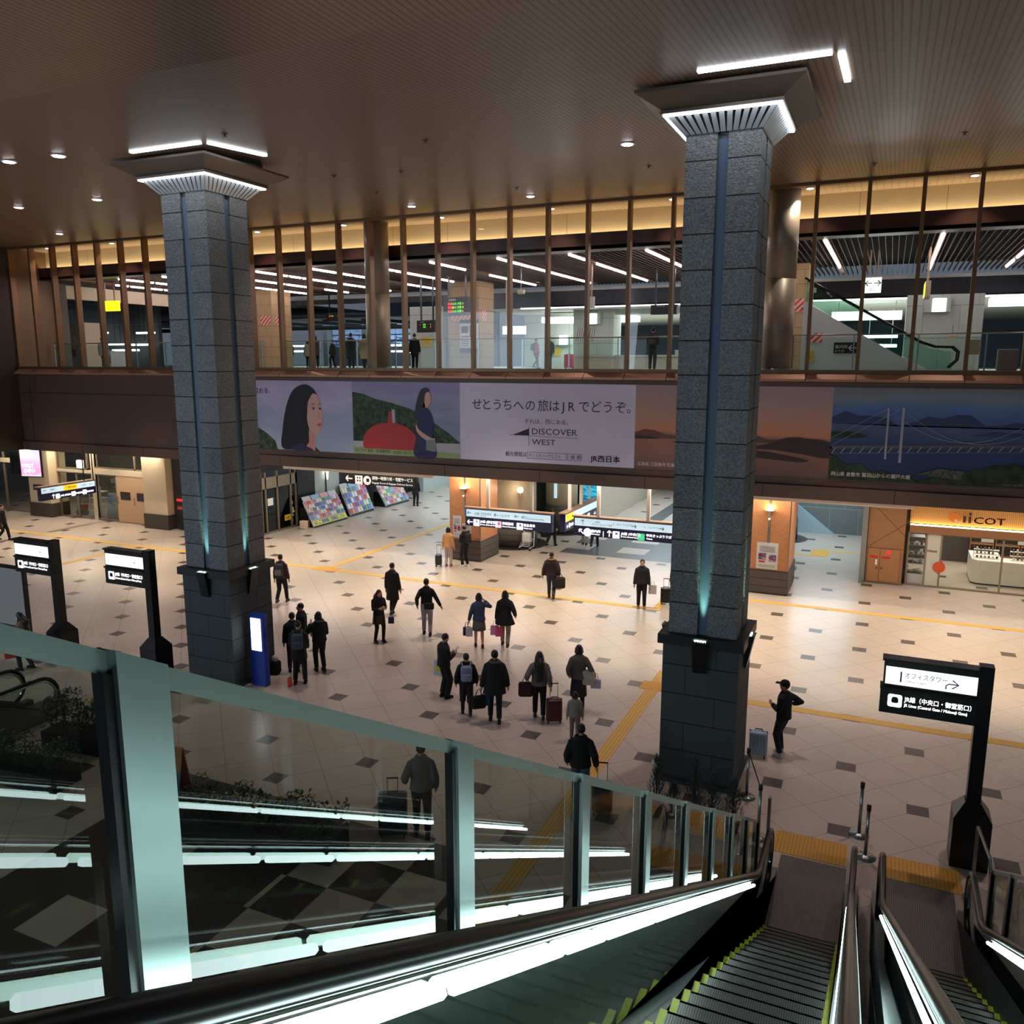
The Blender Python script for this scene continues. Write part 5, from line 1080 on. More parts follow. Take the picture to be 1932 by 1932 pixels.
# 2 scenery with a plain red dome and a standing woman
p = panel('scenery_panel', -20.36, -15.32, ramp_material('print_cloudy_sky', [(0, (140, 150, 180)), (.5, (120, 134, 176)), (.8, (150, 150, 190)), (1, (140, 136, 184))], bz0, bz1, 'Z', 1.0, .8))
a = Art(bo)
a.P([(-20.36, 5.0), (-20.36, 6.98), (-19.8, 6.9), (-19.2, 6.7), (-18.4, 6.55), (-17.6, 6.35), (-17.0, 6.1), (-16.3, 5.7), (-15.8, 5.4), (-15.32, 5.05), (-15.32, 4.9)], 0, 0)
a.P([(-20.36, 4.7), (-20.36, 5.5), (-19.6, 5.7), (-18.8, 5.5), (-17.5, 5.6), (-16.6, 5.4), (-15.9, 5.0), (-15.32, 5.0), (-15.32, 4.7)], 1, 1)
a.P([(-20.36, 4.62), (-20.36, 4.95), (-15.32, 5.02), (-15.32, 4.62)], 2, 2); a.P([(-20.36, bz0), (-20.36, 4.7), (-17.6, 4.72), (-15.32, 4.62), (-15.32, bz0)], 3, 3)
dm = [(-18.55+1.33*math.cos(PI*k/20), 4.78+.98*math.sin(PI*k/20)**.8) for k in range(21)]; a.P([(-17.3, 4.66)]+dm+[(-19.8, 4.66)], 4, 4)
a.P([(-18.65, 5.72), (-18.6, 6.22), (-18.45, 6.22), (-18.42, 5.72)], 5, 4); a.P([(-18.42, 5.75), (-18.45, 6.3), (-18.3, 6.3), (-18.28, 5.75)], 4, 2)
a.P(smooth_poly([(-17.35, 5.9), (-17.3, 6.5), (-17.1, 7.05), (-16.85, 7.2), (-16.68, 7.08), (-16.75, 6.7), (-16.9, 6.4), (-16.95, 6.1)]), 4, 5)
a.P(smooth_poly([(-16.9, 6.6), (-16.85, 6.95), (-16.68, 7.02), (-16.6, 6.8), (-16.65, 6.55), (-16.8, 6.4)]), 5, 6); a.P([(-17.0, 6.3), (-16.95, 6.6), (-16.78, 6.5), (-16.75, 6.25)], 4, 6)
a.P(smooth_poly([(-17.4, bz0+.02), (-17.3, 5.2), (-17.15, 5.8), (-17.3, 6.1), (-16.95, 6.42), (-16.65, 6.25), (-16.5, 5.8), (-16.55, 5.3), (-16.4, bz0+.02)], 4), 6, 7)
a.P(smooth_poly([(-17.3, 5.75), (-17.15, 5.5), (-16.6, 5.2), (-16.45, 5.22), (-16.5, 5.08), (-16.75, 5.05), (-17.25, 5.4)], 4), 7, 6)
a.P([(-16.85, 4.7), (-16.85, 5.12), (-16.42, 5.15), (-16.4, 4.66)], 8, 8)
for q in range(3): a.text('せとうち 直島・宮浦港緑地', (-20.25, Yb-.06, 4.52), XR, ZU, .14, 9, sx=1.0, th=.01) if q == 0 else None
a.text('野外展示「赤いドーム」2006年', (-18.4, Yb-.06, 4.50), XR, ZU, .13, 9, th=.01, sx=.8)
a.build('scenery_art', [green, green2, sand, grass, redm, hair, skin, dress, bagm, inkm], p)
# 3 text panel
p = panel('text_panel', -15.32, -8.24, mat('print_lavender_white', (204, 203, 236), .55, 0, .02, .4))
a = Art(bo); TY = Yb-.026
x = -14.78
for ch, dx in zip('せとうちへの旅はJRでどうぞ。', (.50, .47, .42, .45, .52, .52, .50, .48, .30, .42, .52, .48, .46, .44, .3)):
    a.text(ch, (x, TY, 6.42), XR, ZU, .47, 0, th=0); x += dx*.96
a.text('それは、西にある。', (-12.55, TY, 5.92), XR, ZU, .2, 0, th=0, width=1.75)
a.text('DISCOVER', (-12.25, TY, 5.51), XR, ZU, .32, 0, th=0, width=1.82); a.text('WEST', (-12.25, TY, 5.12), XR, ZU, .30, 0, th=0, width=.96)
a.flat([(-13.05, 5.46), (-12.38, 5.46), (-12.38, 5.72)], (0, TY+.004, 0), XR, ZU, .004, 0); a.flat([(-13.2, 5.45), (-12.38, 5.45), (-12.38, 5.465), (-13.2, 5.465)], (0, TY+.004, 0), XR, ZU, .004, 0); a.flat([(-12.38, 5.06), (-12.365, 5.06), (-12.365, 5.83), (-12.38, 5.83)], (0, TY+.004, 0), XR, ZU, .004, 0); a.flat([(-12.38, 5.44), (-10.4, 5.40), (-10.4, 5.41), (-12.38, 5.45)], (0, TY+.004, 0), XR, ZU, .004, 0)
a.text('観光情報は', (-13.35, TY, 4.65), XR, ZU, .2, 0, th=0, width=.88); a.text('ディスカバーウエスト', (-12.38, TY, 4.64), XR, ZU, .17, 0, th=0, width=1.3); a.text('検 索', (-10.68, TY, 4.64), XR, ZU, .17, 0, th=0, width=.4)
def frame2(x0, x1, z0, z1, w_=.012):
    for q in (((x0, z0), (x1, z0), (x1, z0+w_), (x0, z0+w_)), ((x0, z1-w_), (x1, z1-w_), (x1, z1), (x0, z1)), ((x0, z0), (x0+w_, z0), (x0+w_, z1), (x0, z1)), ((x1-w_, z0), (x1, z0), (x1, z1), (x1-w_, z1))): a.flat(list(q), (0, TY+.004, 0), XR, ZU, .004, 0)
frame2(-12.45, -10.85, 4.58, 4.83); frame2(-10.8, -10.25, 4.58, 4.83)
a.text('JR西日本', (-9.9, TY, 4.60), XR, ZU, .27, 0, th=0, width=1.13, bold=.03)
a.build('lettering', [inkm], p)
# 4 sunset
p = panel('sunset_panel', -8.24, -1.64, ramp_material('print_sunset', [(0, (104, 78, 76)), (.30, (146, 104, 92)), (.42, (152, 108, 94)), (.46, (196, 134, 100)), (.60, (186, 142, 124)), (1, (154, 140, 152))], bz0, bz1, 'Z', .12, .8))
a = Art(bo)
isl = mat('print_island_dark', (56, 44, 46), .6, 0, .15, 3); isl2 = mat('print_island_far', (98, 70, 64), .6, 0, .1, 2)
a.P([(-8.24, 5.55)]+[(-8.24+k*.35, 5.72+.10*math.sin(k*1.3)+.06*math.sin(k*.7)) for k in range(19)]+[(-1.64, 5.6), (-1.64, 5.5)], 0, 1)
a.P([(-8.24, 5.5), (-8.24, 5.62), (-7.7, 5.6), (-7.3, 5.52)], 1, 0); a.P([(-6.9, 5.42), (-6.6, 5.5), (-5.8, 5.48), (-5.4, 5.42)], 1, 0)
a.P(smooth_poly([(-4.3, 5.3), (-3.6, 5.5), (-2.9, 5.72), (-2.3, 5.7), (-1.66, 5.6), (-1.66, 5.1), (-2.6, 5.2), (-3.5, 5.3)], 4), 2, 0); a.P(smooth_poly([(-4.3, 5.2), (-3.7, 5.22), (-3.0, 5.12), (-2.3, 4.98), (-2.6, 4.92), (-3.6, 4.98), (-4.3, 5.05)], 4), 3, 0)
a.text('広島県 江田島市 陀峯山から', (-8.1, Yb-.04, 4.55), XR, ZU, .15, 2, th=.01, sx=.95)
a.build('sunset_art', [isl, isl2, inkw], p)
# 5 bridge
p = panel('bridge_panel', -1.64, 8.5, ramp_material('print_sea_sky', [(0, (22, 36, 70)), (.4, (38, 64, 118)), (.55, (72, 90, 130)), (.62, (72, 94, 142)), (.78, (76, 114, 172)), (.9, (118, 132, 150)), (1, (108, 114, 130))], bz0, bz1, 'Z', .16, .6))
a = Art(bo)
bh = mat('print_blue_hills', (42, 62, 104), .6, 0, .1, 2); bw_ = mat('print_bridge', (150, 158, 176), .5); bd = mat('print_bridge_deck', (84, 86, 92), .6); trees = mat('print_tree_canopy', (24, 44, 24), .6, 0, .7, 3.5); town = mat('print_town', (74, 78, 80), .6, 0, .7, 14)
a.P([(-1.64, 6.25)]+[(-1.64+k*.4, 6.45+.16*math.sin(k*.9)+.1*math.sin(k*2.1)) for k in range(26)]+[(8.5, 6.2)], 0, 0)
a.P([(-1.64, 5.75), (-1.64, 5.98), (-1.0, 6.0), (-.5, 5.88), (-.6, 5.8)], 1, 4); a.P([(2.4, 5.98), (3.0, 6.12), (4.2, 6.05), (4.2, 5.95)], 1, 0); a.P([(4.0, 5.4), (4.4, 5.6), (8.5, 5.6), (8.5, 5.3)], 1, 4)
a.P([(-1.64, 5.42), (8.5, 5.86), (8.5, 5.95), (-1.64, 5.52)], 2, 2); a.P([(-1.64, 5.24), (8.5, 5.76), (8.5, 5.79), (-1.64, 5.28)], 2, 2)
for k in range(26): x = -1.6+k*.28; a.P([(x, 5.26+(x+1.64)*.052), (x+.03, 5.26+(x+1.64)*.052), (x+.15, 5.46+(x+1.64)*.044), (x+.12, 5.46+(x+1.64)*.044)], 3, 1)
for x, z0, z1, w_ in ((.0, 5.15, 6.78, .06), (.42, 5.05, 6.8, .08), (4.75, 5.5, 6.55, .06), (5.05, 5.45, 6.55, .06)): a.P([(x, z0), (x+w_, z0), (x+w_, z1), (x, z1)], 4, 1)
def cable(pts):
    for (x0, z0), (x1, z1) in zip(pts, pts[1:]): a.P([(x0, z0), (x1, z1), (x1, z1+.014), (x0, z0+.014)], 5, 1)
cable([(-1.64, 5.75), (0, 6.74)]); cable([(-1.64, 5.5), (.42, 6.76)]); cable([(.45+k*.36, 6.76-1.05*(1-((k-6)/6)**2)) for k in range(13)]); cable([(.03+k*.36, 6.74-1.0*(1-((k-6)/6)**2)) for k in range(13)])
a.P([(-1.64, bz0), (-1.64, 5.2)]+[(-1.64+k*.2, 5.12-.05*k+.1*math.sin(k*1.7)) for k in range(1, 14)]+[(2.3, 4.9)]+[(2.4+k*.2, 4.85+.28*math.sin(min(k, 12)*PI/12)+.05*math.sin(k*2.3)) for k in range(13)]+[(5.2, 4.75), (8.5, 4.6), (8.5, bz0)], 6, 3)
a.P([(1.0, 4.72), (1.6, 4.92), (2.3, 4.86), (2.2, 4.6)], 7, 5); a.P([(3.2, 4.5), (5.2, 4.72), (8.5, 4.55), (8.5, 4.45)], 7, 5)
a.text('岡山県 倉敷市 鷲羽山からの瀬戸大橋', (-1.55, Yb-.06, 4.55), XR, ZU, .155, 6, th=.01, width=2.35)
a.build('bridge_art', [bh, bw_, bd, trees, green2, town, inkw], p)
# ================================================================== FOREGROUND: ESCALATORS AND BALUSTRADES
TAN = 0.5774
Y0, YT = 11.3, 0.30                     # foot and head of the incline
def zl(y): return max(0.0, min((Y0-y)*TAN, (Y0-YT)*TAN))
bal_glass = glassmat('balustrade_glass', (0.82, 0.88, 0.84), ior=1.5)
led_c = mat('cyan_white_led', (220, 255, 250), .5, emit=12.0, ecol=(222, 252, 250))
skirt_m = mat('skirt_steel', (120, 126, 130), .3, .9, .05, 2)
tread_m = groove_material('grooved_tread', (96, 94, 92), 'X', .018, .8, .4, .6, .45, .4)
comb_m = groove_material('grooved_comb_plate', (112, 106, 104), 'X', .03, .7, .4, .5, .35, .55)
def escalator(xl, xr, label, group='escalators down to the hall floor'):
    t = thing('escalator', label, 'escalator', ((xl+xr)/2, Y0, 0), 0, None); o = t.location
    for x, inn in ((xl, 1), (xr, -1)):
        b = MB(o); ys = [YT-1.6, YT, Y0, 12.45]
        b.prism([(YT-1.6, zl(YT)-.25), (YT-1.6, zl(YT)+.12), (YT, zl(YT)+.12), (Y0, .12), (13.0, .12), (13.0, 0.0), (Y0+.3, 0.0), (YT, zl(YT)-.3)], x-.10, x+.10, 'x'); bo_ = b.build('balustrade', skirt_m, t)
        g = MB(o); g.prism([(YT-1.6, zl(YT)+.12), (YT, zl(YT)+.12), (Y0, .12), (12.5, .12), (12.72, .30), (12.80, .55), (12.72, .80), (12.5, .92), (Y0+.1, .92), (YT, zl(YT)+.92), (YT-1.6, zl(YT)+.92)], x-.006, x+.006, 'x'); g.build('side_glass', bal_glass, bo_)
        path = [(x, YT-1.6, zl(YT)+1.0), (x, YT-.2, zl(YT)+1.0), (x, YT+.3, zl(YT+.3)+1.02), (x, Y0-.3, zl(Y0-.3)+1.0), (x, Y0+.1, 1.0), (x, 12.45, 1.0)]
        path += [(x, 12.45+.43*math.sin(a), .57+.43*math.cos(a)) for a in (k*PI/10 for k in range(1, 10))] + [(x, 12.3, .14)]
        MB(o).tube(path, .045, 10).build('handrail', rubber, bo_, True)
        MB(o).tube([(p[0], p[1]-(0 if p[1] < 12.4 else .045), p[2]-.05) for p in path[:14]], .032, 8).build('handrail_guide', chrome, bo_, True)
        dirv = Vector((0, 1, -TAN)).normalized(); L = 1.18; y = YT+.1; k = 0
        while y < Y0-1.0:
            a = Vector((x, y, zl(y)+.875)); e = a+dirv*(L if k % 3 else L*.55)
            for sx in (-.035, .035): MB(o).tube([a+XR*sx, e+XR*sx], .020, 6).build('light_tube', led_c, bo_)
            y = e.y+.07; k += 1
    s = MB(o); n = 0
    yy = Y0
    while yy > YT:
        z = zl(yy-.4); s.box(xl+.10, xr-.10, yy-.4, yy, z-.06, z); s.box(xl+.10, xr-.10, yy-.02, yy, z-.23, z); yy -= .4
    s.build('steps', tread_m, t)
    ye = MB(o); yy = Y0
    while yy > YT:
        z = zl(yy-.4)
        for a_, b_ in ((xl+.10, xl+.15), (xr-.15, xr-.10)): ye.box(a_, b_, yy-.4, yy, z, z+.003)
        ye.box(xl+.1, xr-.1, yy-.4, yy-.36, z, z+.003); yy -= .4
    ye.build('yellow_step_edge', mat('step_yellow', (170, 170, 40), .5), t)
    MB(o).box(xl+.10, xr-.10, Y0, 13.6, 0, .012).build('comb_plate', comb_m, t)
    MB(o).box(xl+.10, xr-.10, YT-1.6, YT, zl(YT)-.1, zl(YT)).build('landing_plate', comb_m, t)
    MB(o).prism([(YT-1.6, zl(YT)-1.1), (YT-1.6, zl(YT)-.25), (YT, zl(YT)-.25), (Y0-.2, -.0), (Y0-1.2, 0)], xl-.08, xr+.08, 'x').build('truss', mat('truss_cladding', (112, 116, 116), .4, .6), t)
    return t
e1 = escalator(-1.20, .03, 'escalator beside the long glass balustrade, leading down to the yellow paving')
e2 = escalator(.42, 1.60, 'second escalator at the right edge next to the black sign stand')
e3 = copy_tree(e2, (e2.location.x-18.95, Y0-.3, 0), None, 'distant escalator end with lit rails seen through the glass at the far left')

post_m = mat('balustrade_post', (158, 172, 170), .30, .85, .03, 2); rail_m = mat('balustrade_rail', (150, 160, 154), .34, .8, .03, 2)
XG = -1.45
def ztop(y): return 8.27-.569*y
def zbase(y): return max(0.0, 7.36-TAN*y)
def glass_wall(xg, inn, ya, n, label, pitch=1.47, first=1.275):
    t = thing('glass_balustrade', label, 'balustrade', (xg, 7.0, 0)); o = t.location
    ps = [first+pitch*i for i in range(ya, n)]
    yend = ps[-1]
    MB(o).prism([(ps[0]-.1, ztop(ps[0]-.1)-.055), (ps[0]-.1, ztop(ps[0]-.1)), (yend, ztop(yend)), (yend, ztop(yend)-.055)], xg-.03, xg+.028, 'x').build('top_rail', rail_m, t)
    for i, y in enumerate(ps):
        a, b = (xg, xg+.055*inn) if inn > 0 else (xg-.055, xg)
        zb = zbase(y)-.02 if zbase(y) > .05 else 0
        m = MB(o); m.prism([(y-.13, zbase(y-.13)), (y, zb), (y, ztop(y)+.004), (y-.13, ztop(y-.13)+.004)], a, b, 'x'); m.build('post', post_m, t)
        m = MB(o); m.prism([(y-.155, zbase(y-.155)), (y-.13, zbase(y-.13)), (y-.13, ztop(y-.13)-.05), (y-.155, ztop(y-.155)-.05)], min(a, b)+.01, max(a, b)-.012, 'x'); m.build('gasket', rubber, t)
        if i:
            q = ps[i-1]; m = MB(o); m.prism([(q+.0, zbase(q)), (y-.13, zbase(y-.13)), (y-.13, ztop(y-.13)-.05), (q, ztop(q)-.05)], xg-.012, xg, 'x'); m.build('glass_panel', bal_glass, t)
    MB(o).prism([(ps[0]-.1, zbase(ps[0])-1.6), (ps[0]-.1, zbase(ps[0]-.1)+.0), (12.72, 0.02), (yend, .02), (yend, 0), (9.8, 0)], min(xg-.05, xg+.135*inn), max(xg-.05, xg+.135*inn), 'x').build('deck', skirt_m, t)
    return t
glass_wall(XG, 1, -2, 9, 'long sloping glass balustrade with steel posts across the foreground')
glass_wall(1.92, -1, 1, 9, 'second glass balustrade at the lower right corner behind the sign stand')

# ------------------------------------------------------------------ sign stands
sw_lit = mat('stand_sign_lit', (255, 255, 255), .4, emit=1.15)
blk = mat('sign_stand_black', (12, 13, 16), .3, .2); blk2 = mat('sign_board_black', (13, 12, 16), .35)
def sign_stand(label, x, y, top_txt, arrow):
    t = thing('sign_stand', label, 'sign', (x, y, 0)); o = t.location
    b = MB(o); b.add([(x-.28, y-.28, 0), (x+.28, y-.28, 0), (x+.28, y+.28, 0), (x-.28, y+.28, 0), (x-.28, y-.28, .86), (x+.28, y-.28, .86), (x+.28, y+.28, .86), (x-.28, y+.28, .86), (x-.12, y-.12, 1.10), (x+.12, y-.12, 1.10), (x+.12, y+.12, 1.10), (x-.12, y+.12, 1.10)],
        [(0, 3, 2, 1), (0, 1, 5, 4), (1, 2, 6, 5), (2, 3, 7, 6), (3, 0, 4, 7), (4, 5, 9, 8), (5, 6, 10, 9), (6, 7, 11, 10), (7, 4, 8, 11), (8, 9, 10, 11)]); b.build('base', blk, t)
    MB(o).box(x-.105, x+.105, y-.105, y+.105, 1.08, 3.43).build('post', blk, t)
    xl, xr = x-1.49, x-.105
    u = MB(o).box(xl, xr, y-.10, y+.10, 2.90, 3.36).build('upper_board', blk2, t); MB(o).box(xl-.03, xr, y-.13, y+.13, 3.33, 3.37).build('upper_cap', blk, u)
    MB(o).box(xl+.03, xr-.01, y-.112, y-.10, 2.935, 3.235).build('lit_face', sw_lit, u)
    m = MB(o); ink = 0
    if arrow:
        m.text('オフィスタワー', (xl+.32, y-.118, 3.08), XR, ZU, .115, 0, width=.62); m.text('Office Tower', (xl+.34, y-.118, 3.0), XR, ZU, .055, 0); m.box(xl+.25, xl+.275, y-.116, y-.112, 2.99, 3.17)
        m.tube([(xl+.93, y-.118, 2.98), (xl+.93, y-.118, 3.04), (xl+.97, y-.118, 3.07), (xl+1.10, y-.118, 3.07)], .011, 5); m.tube([(xl+1.02, y-.118, 3.14), (xl+1.11, y-.118, 3.07), (xl+1.02, y-.118, 3.0)], .011, 5)
    else: m.text('→', (xl+1.0, y-.118, 3.03), XR, ZU, .13)
    m.build('lettering', mat('stand_ink', (90, 100, 130), .5), u)
    l = MB(o).box(xl-.03, xr, y-.10, y+.10, 2.42, 2.86).build('lower_board', blk2, t); MB(o).box(xl-.04, xr, y-.13, y+.13, 2.84, 2.88).build('lower_cap', blk, l)
    ic = MB(o); sq = smooth_poly([(0, 0), (.1, -.008), (.2, 0), (.208, .1), (.2, .2), (.1, .208), (0, .2), (-.008, .1)], 3); ic.flat([(p[0]+xl+.10, p[1]+2.55) for p in sq], (0, y-.10, 0), XR, ZU, .008)
    ic.build('train_symbol', sw_lit, l)
    m = MB(o); cx_, cz_ = xl+.20, 2.66
    m.flat(smooth_poly([(cx_-.045, cz_-.04), (cx_+.045, cz_-.04), (cx_+.05, cz_+.02), (cx_+.03, cz_+.055), (cx_-.03, cz_+.055), (cx_-.05, cz_+.02)], 3), (0, y-.11, 0), XR, ZU, .004); m.build('train_pictogram', blk2, l)
    m = MB(o); m.text('JR線（中央口・御堂筋口）', (xl+.34, y-.106, 2.665), XR, ZU, .105, 0, width=.98, bold=.02); m.text('JR Lines (Central Gate / Midosuji Gate)', (xl+.34, y-.106, 2.575), XR, ZU, .07, 0, width=.93, bold=.015); m.build('lettering_lower', sw_lit, l)
    return t
sign_stand('large black sign stand with lit white board and curved arrow at the right', 1.75, 14.69, 'x', True)
sign_stand('black sign stand with lit white board just left of the left pillar', -17.10, 15.28, 'x', False)
sign_stand('black sign stand with lit white board at the left edge, second from the pillar', -20.45, 15.13, 'x', False)
t = thing('poster_board', 'grey poster board in a black frame cut off at the left edge', 'sign', (-23.1, 15.6, 0)); o = t.location
MB(o).box(-23.75, -22.42, 15.55, 15.65, .25, 2.35).build('frame', blk, t); MB(o).box(-23.7, -22.5, 15.53, 15.55, .55, 2.27).build('poster_face', mat('poster_grey', (138, 140, 140), .5, emit=.1), t); MB(o).box(-23.6, -22.6, 15.3, 15.9, 0, .25).build('base', blk, t)
# blue map stand at the left pillar
t = thing('map_stand', 'slim blue map stand with a lit white panel against the left pillar', 'map stand', (-14.25, 15.95, 0)); o = t.location
blue = mat('map_stand_blue', (24, 66, 170), .35, 0, .04, 3)
MB(o).box(-14.47, -14.02, 15.88, 16.06, 0, 1.90).build('frame', blue, t); MB(o).box(-14.40, -14.09, 15.865, 15.88, .95, 1.80).build('lit_panel', mat('map_lit', (250, 250, 255), .4, emit=3.2), t)

# ------------------------------------------------------------------ belt posts
belt_m = mat('belt_black', (16, 16, 18), .6)
def belt_post(label, x, y, h=1.0, disc=True):
    t = thing('belt_post', label, 'barrier post', (x, y, 0), 0); o = t.location
    MB(o).lathe((x, y, 0), [(.17, 0), (.17, .015), (.05, .035), (.03, .05)], 28).build('foot', steel, t, True)
    MB(o).tube([(x, y, .04), (x, y, h-.1)], .028, 12).build('pole', steel, t, True); MB(o).tube([(x, y, h-.1), (x, y, h)], .036, 12).build('belt_head', black, t, True)
    return t
b1 = belt_post('belt barrier post standing before the right pillar, black strap running back from it', -1.53, 13.97); bp = belt_post('belt barrier post tucked against the right side of the right pillar', -1.93, 15.3)
MB(b1.location).add([(-1.53, 13.97, .90), (-1.93, 15.3, .90), (-1.93, 15.3, .95), (-1.53, 13.97, .95), (-1.525, 13.97, .90), (-1.925, 15.3, .90), (-1.925, 15.3, .95), (-1.525, 13.97, .95)], [(0, 1, 2, 3), (4, 5, 6, 7), (0, 1, 5, 4), (1, 2, 6, 5), (2, 3, 7, 6), (3, 0, 4, 7)]).build('belt', belt_m, b1)
belt_post('belt barrier post between the two escalators, farther one', .08, 14.78); belt_post('belt barrier post between the two escalators, nearer one', .2, 14.1, .95)
belt_post('belt barrier post with a black head showing over the rail at the left', -17.96, 14.28)
t = thing('steel_bollard', 'slanted steel end post of the left escalator landing', 'post', (-1.36, 13.6, 0)); o = t.location
MB(o).obox((-1.34, 13.7, .47), (.05, .09, .95), Matrix.Rotation(math.radians(0), 3, 'Y')).build('shaft', steel, t); MB(o).box(-1.40, -1.28, 13.6, 13.8, 0, .012).build('foot', steel, t)
t = thing('steel_rail', 'sloping steel rail with posts at the foot of the second escalator', 'railing', (1.95, 13.4, 0)); o = t.location
MB(o).tube([(1.78, 13.95, 1.02), (1.86, 13.1, 1.0), (1.95, 12.9, .2)], .025, 8).build('rail', steel, t); MB(o).box(1.75, 1.80, 13.93, 13.98, 0, 1.02).build('post', steel, t); MB(o).box(1.92, 1.97, 12.88, 12.93, 0, .25).build('post', steel, t)

# ------------------------------------------------------------------ planting
leafs = [mat('leaf_green_%d' % i, c_, .5, 0, .25, 8) for i, c_ in enumerate(((34, 54, 30), (50, 74, 40), (26, 42, 28)))]
flower_y = mat('flower_yellow', (214, 176, 50), .5)
planter_m = mat('dark_planter', (40, 40, 38), .6)
def shrub_bed(label, x, y, w_, d_, h, n, rz=0.0, seed=1):
    R = random.Random(seed); t = thing('planter_box', label, 'planter', (x, y, 0), rz); o = Vector((0, 0, 0))
    p = MB(o); p.box(-w_/2, w_/2, -d_/2, d_/2, 0, .36); p.build('box', planter_m, t)
    f = MB(o)
    for i in range(n):
        px, py = R.uniform(-w_/2, w_/2)*.98, R.uniform(-d_/2, d_/2)*.95; bump = .55+.45*math.sin(px*3.1+seed)**2; pz = .36+h*bump*R.random()**.6
        a, b = R.uniform(0, 6.28), R.uniform(-.9, .9); L = R.uniform(.05, .10); c_ = Vector((px*1.06, py*1.1, pz)); d = Vector((math.cos(a)*math.cos(b), math.sin(a)*math.cos(b), math.sin(b))); s_ = d.cross(ZU).normalized()*L*.32; mid = c_+d*L*.5
        f.add([c_, mid+s_, c_+d*L, mid-s_], [(0, 1, 2, 3)], R.choice((0, 0, 1, 1, 2)))
    tag(f.build('foliage', leafs, t), kind='stuff')
    st = MB(o)
    for i in range(10):
        px, py = R.uniform(-w_/2, w_/2)*.8, R.uniform(-d_/2, d_/2)*.7; st.tube([(px, py, .3), (px+R.uniform(-.1, .1), py+R.uniform(-.1, .1), .36+h*.6)], .01, 5)
    tag(st.build('stems', mat('stem_brown', (70, 54, 40), .7), t), kind='stuff')
    fl = MB(o)
    for i in range(max(6, n//60)):
        px, py = R.uniform(-w_/2, w_/2), R.uniform(-d_/2, d_/2); fl.ell((px, py, .36+h*R.uniform(.6, 1.0)), (.022, .022, .016), 0, None, 7, 5)
    tag(fl.build('blossoms', flower_y, t), kind='stuff')
shrub_bed('dark planter box of leafy shrubs behind the glass balustrade, largest one', -9.35, 10.35, 2.9, .7, .55, 2600, .12, 3)
shrub_bed('dark planter box of shrubs with yellow blossoms at the far left behind the glass', -15.3, 10.1, 2.4, .7, .55, 1800, .1, 5)
shrub_bed('dark planter box of tall shrubs beside the distant escalator behind the glass', -15.4, 11.6, 1.6, .6, .9, 1500, .1, 9)
def cypress(label, x, y, h, seed):
    R = random.Random(seed); t = thing('potted_cypress', label, 'potted plant', (x, y, 0)); o = t.location
    MB(o).lathe((x, y, 0), [(.10, 0), (.13, .22), (.14, .24), (.12, .24)], 18).build('pot', planter_m, t, True); MB(o).tube([(x, y, .25), (x, y, h*.9)], .018, 6).build('trunk', mat('stem_brown', (70, 54, 40), .7), t)
    f = MB(o)
    for i in range(520):
        u = R.random(); z = .3+(h-.3)*u; r = .19*(1-u)**.7*math.sqrt(R.random())+.012; a = R.uniform(0, 6.28); c_ = Vector((x+r*math.cos(a), y+r*math.sin(a), z)); d = Vector((math.cos(a)*.45, math.sin(a)*.45, .9)).normalized(); L = R.uniform(.06, .12); s_ = d.cross(ZU).normalized()*.010
        f.add([c_-s_, c_+s_, c_+d*L], [(0, 1, 2)], R.choice((0, 1)))
    tag(f.build('foliage', [mat('cypress_grey_green', (84, 96, 96), .6), mat('cypress_dark', (58, 70, 70), .6)], t), kind='stuff')
for i, (x, y, h) in enumerate(((-3.35, 13.95, 1.15), (-2.98, 13.7, .8), (-2.66, 14.0, 1.2), (-2.32, 13.8, 1.1), (-1.98, 13.95, 1.0))):
    cypress('small potted cypress before the right pillar, %s from the left' % ORD[i], x, y, h, 20+i)
t = thing('folding_board', 'orange and blue folding board standing behind the big balustrade post', 'sign', (-12.15, 10.75, 0), .3); o = Vector((0, 0, 0))
def leaf(mat_, a, b, nm): MB(o).add([(-.45, a, 0), (.45, a, 0), (.45, b, 1.0), (-.45, b, 1.0), (-.45, a+.03, 0), (.45, a+.03, 0), (.45, b+.03, 1.0), (-.45, b+.03, 1.0)], [(0, 1, 2, 3), (4, 5, 6, 7), (0, 1, 5, 4), (1, 2, 6, 5), (2, 3, 7, 6), (3, 0, 4, 7)]).build(nm, mat_, t)
leaf(ramp_material('folding_board_print', [(0, (70, 100, 150)), (.55, (110, 140, 160)), (.62, (226, 160, 80)), (1, (232, 150, 80))], 0, 1, 'Z', .05, 1), -.28, 0, 'front_leaf'); leaf(mat('folding_board_back', (200, 120, 90), .6), .28, .03, 'back_leaf')
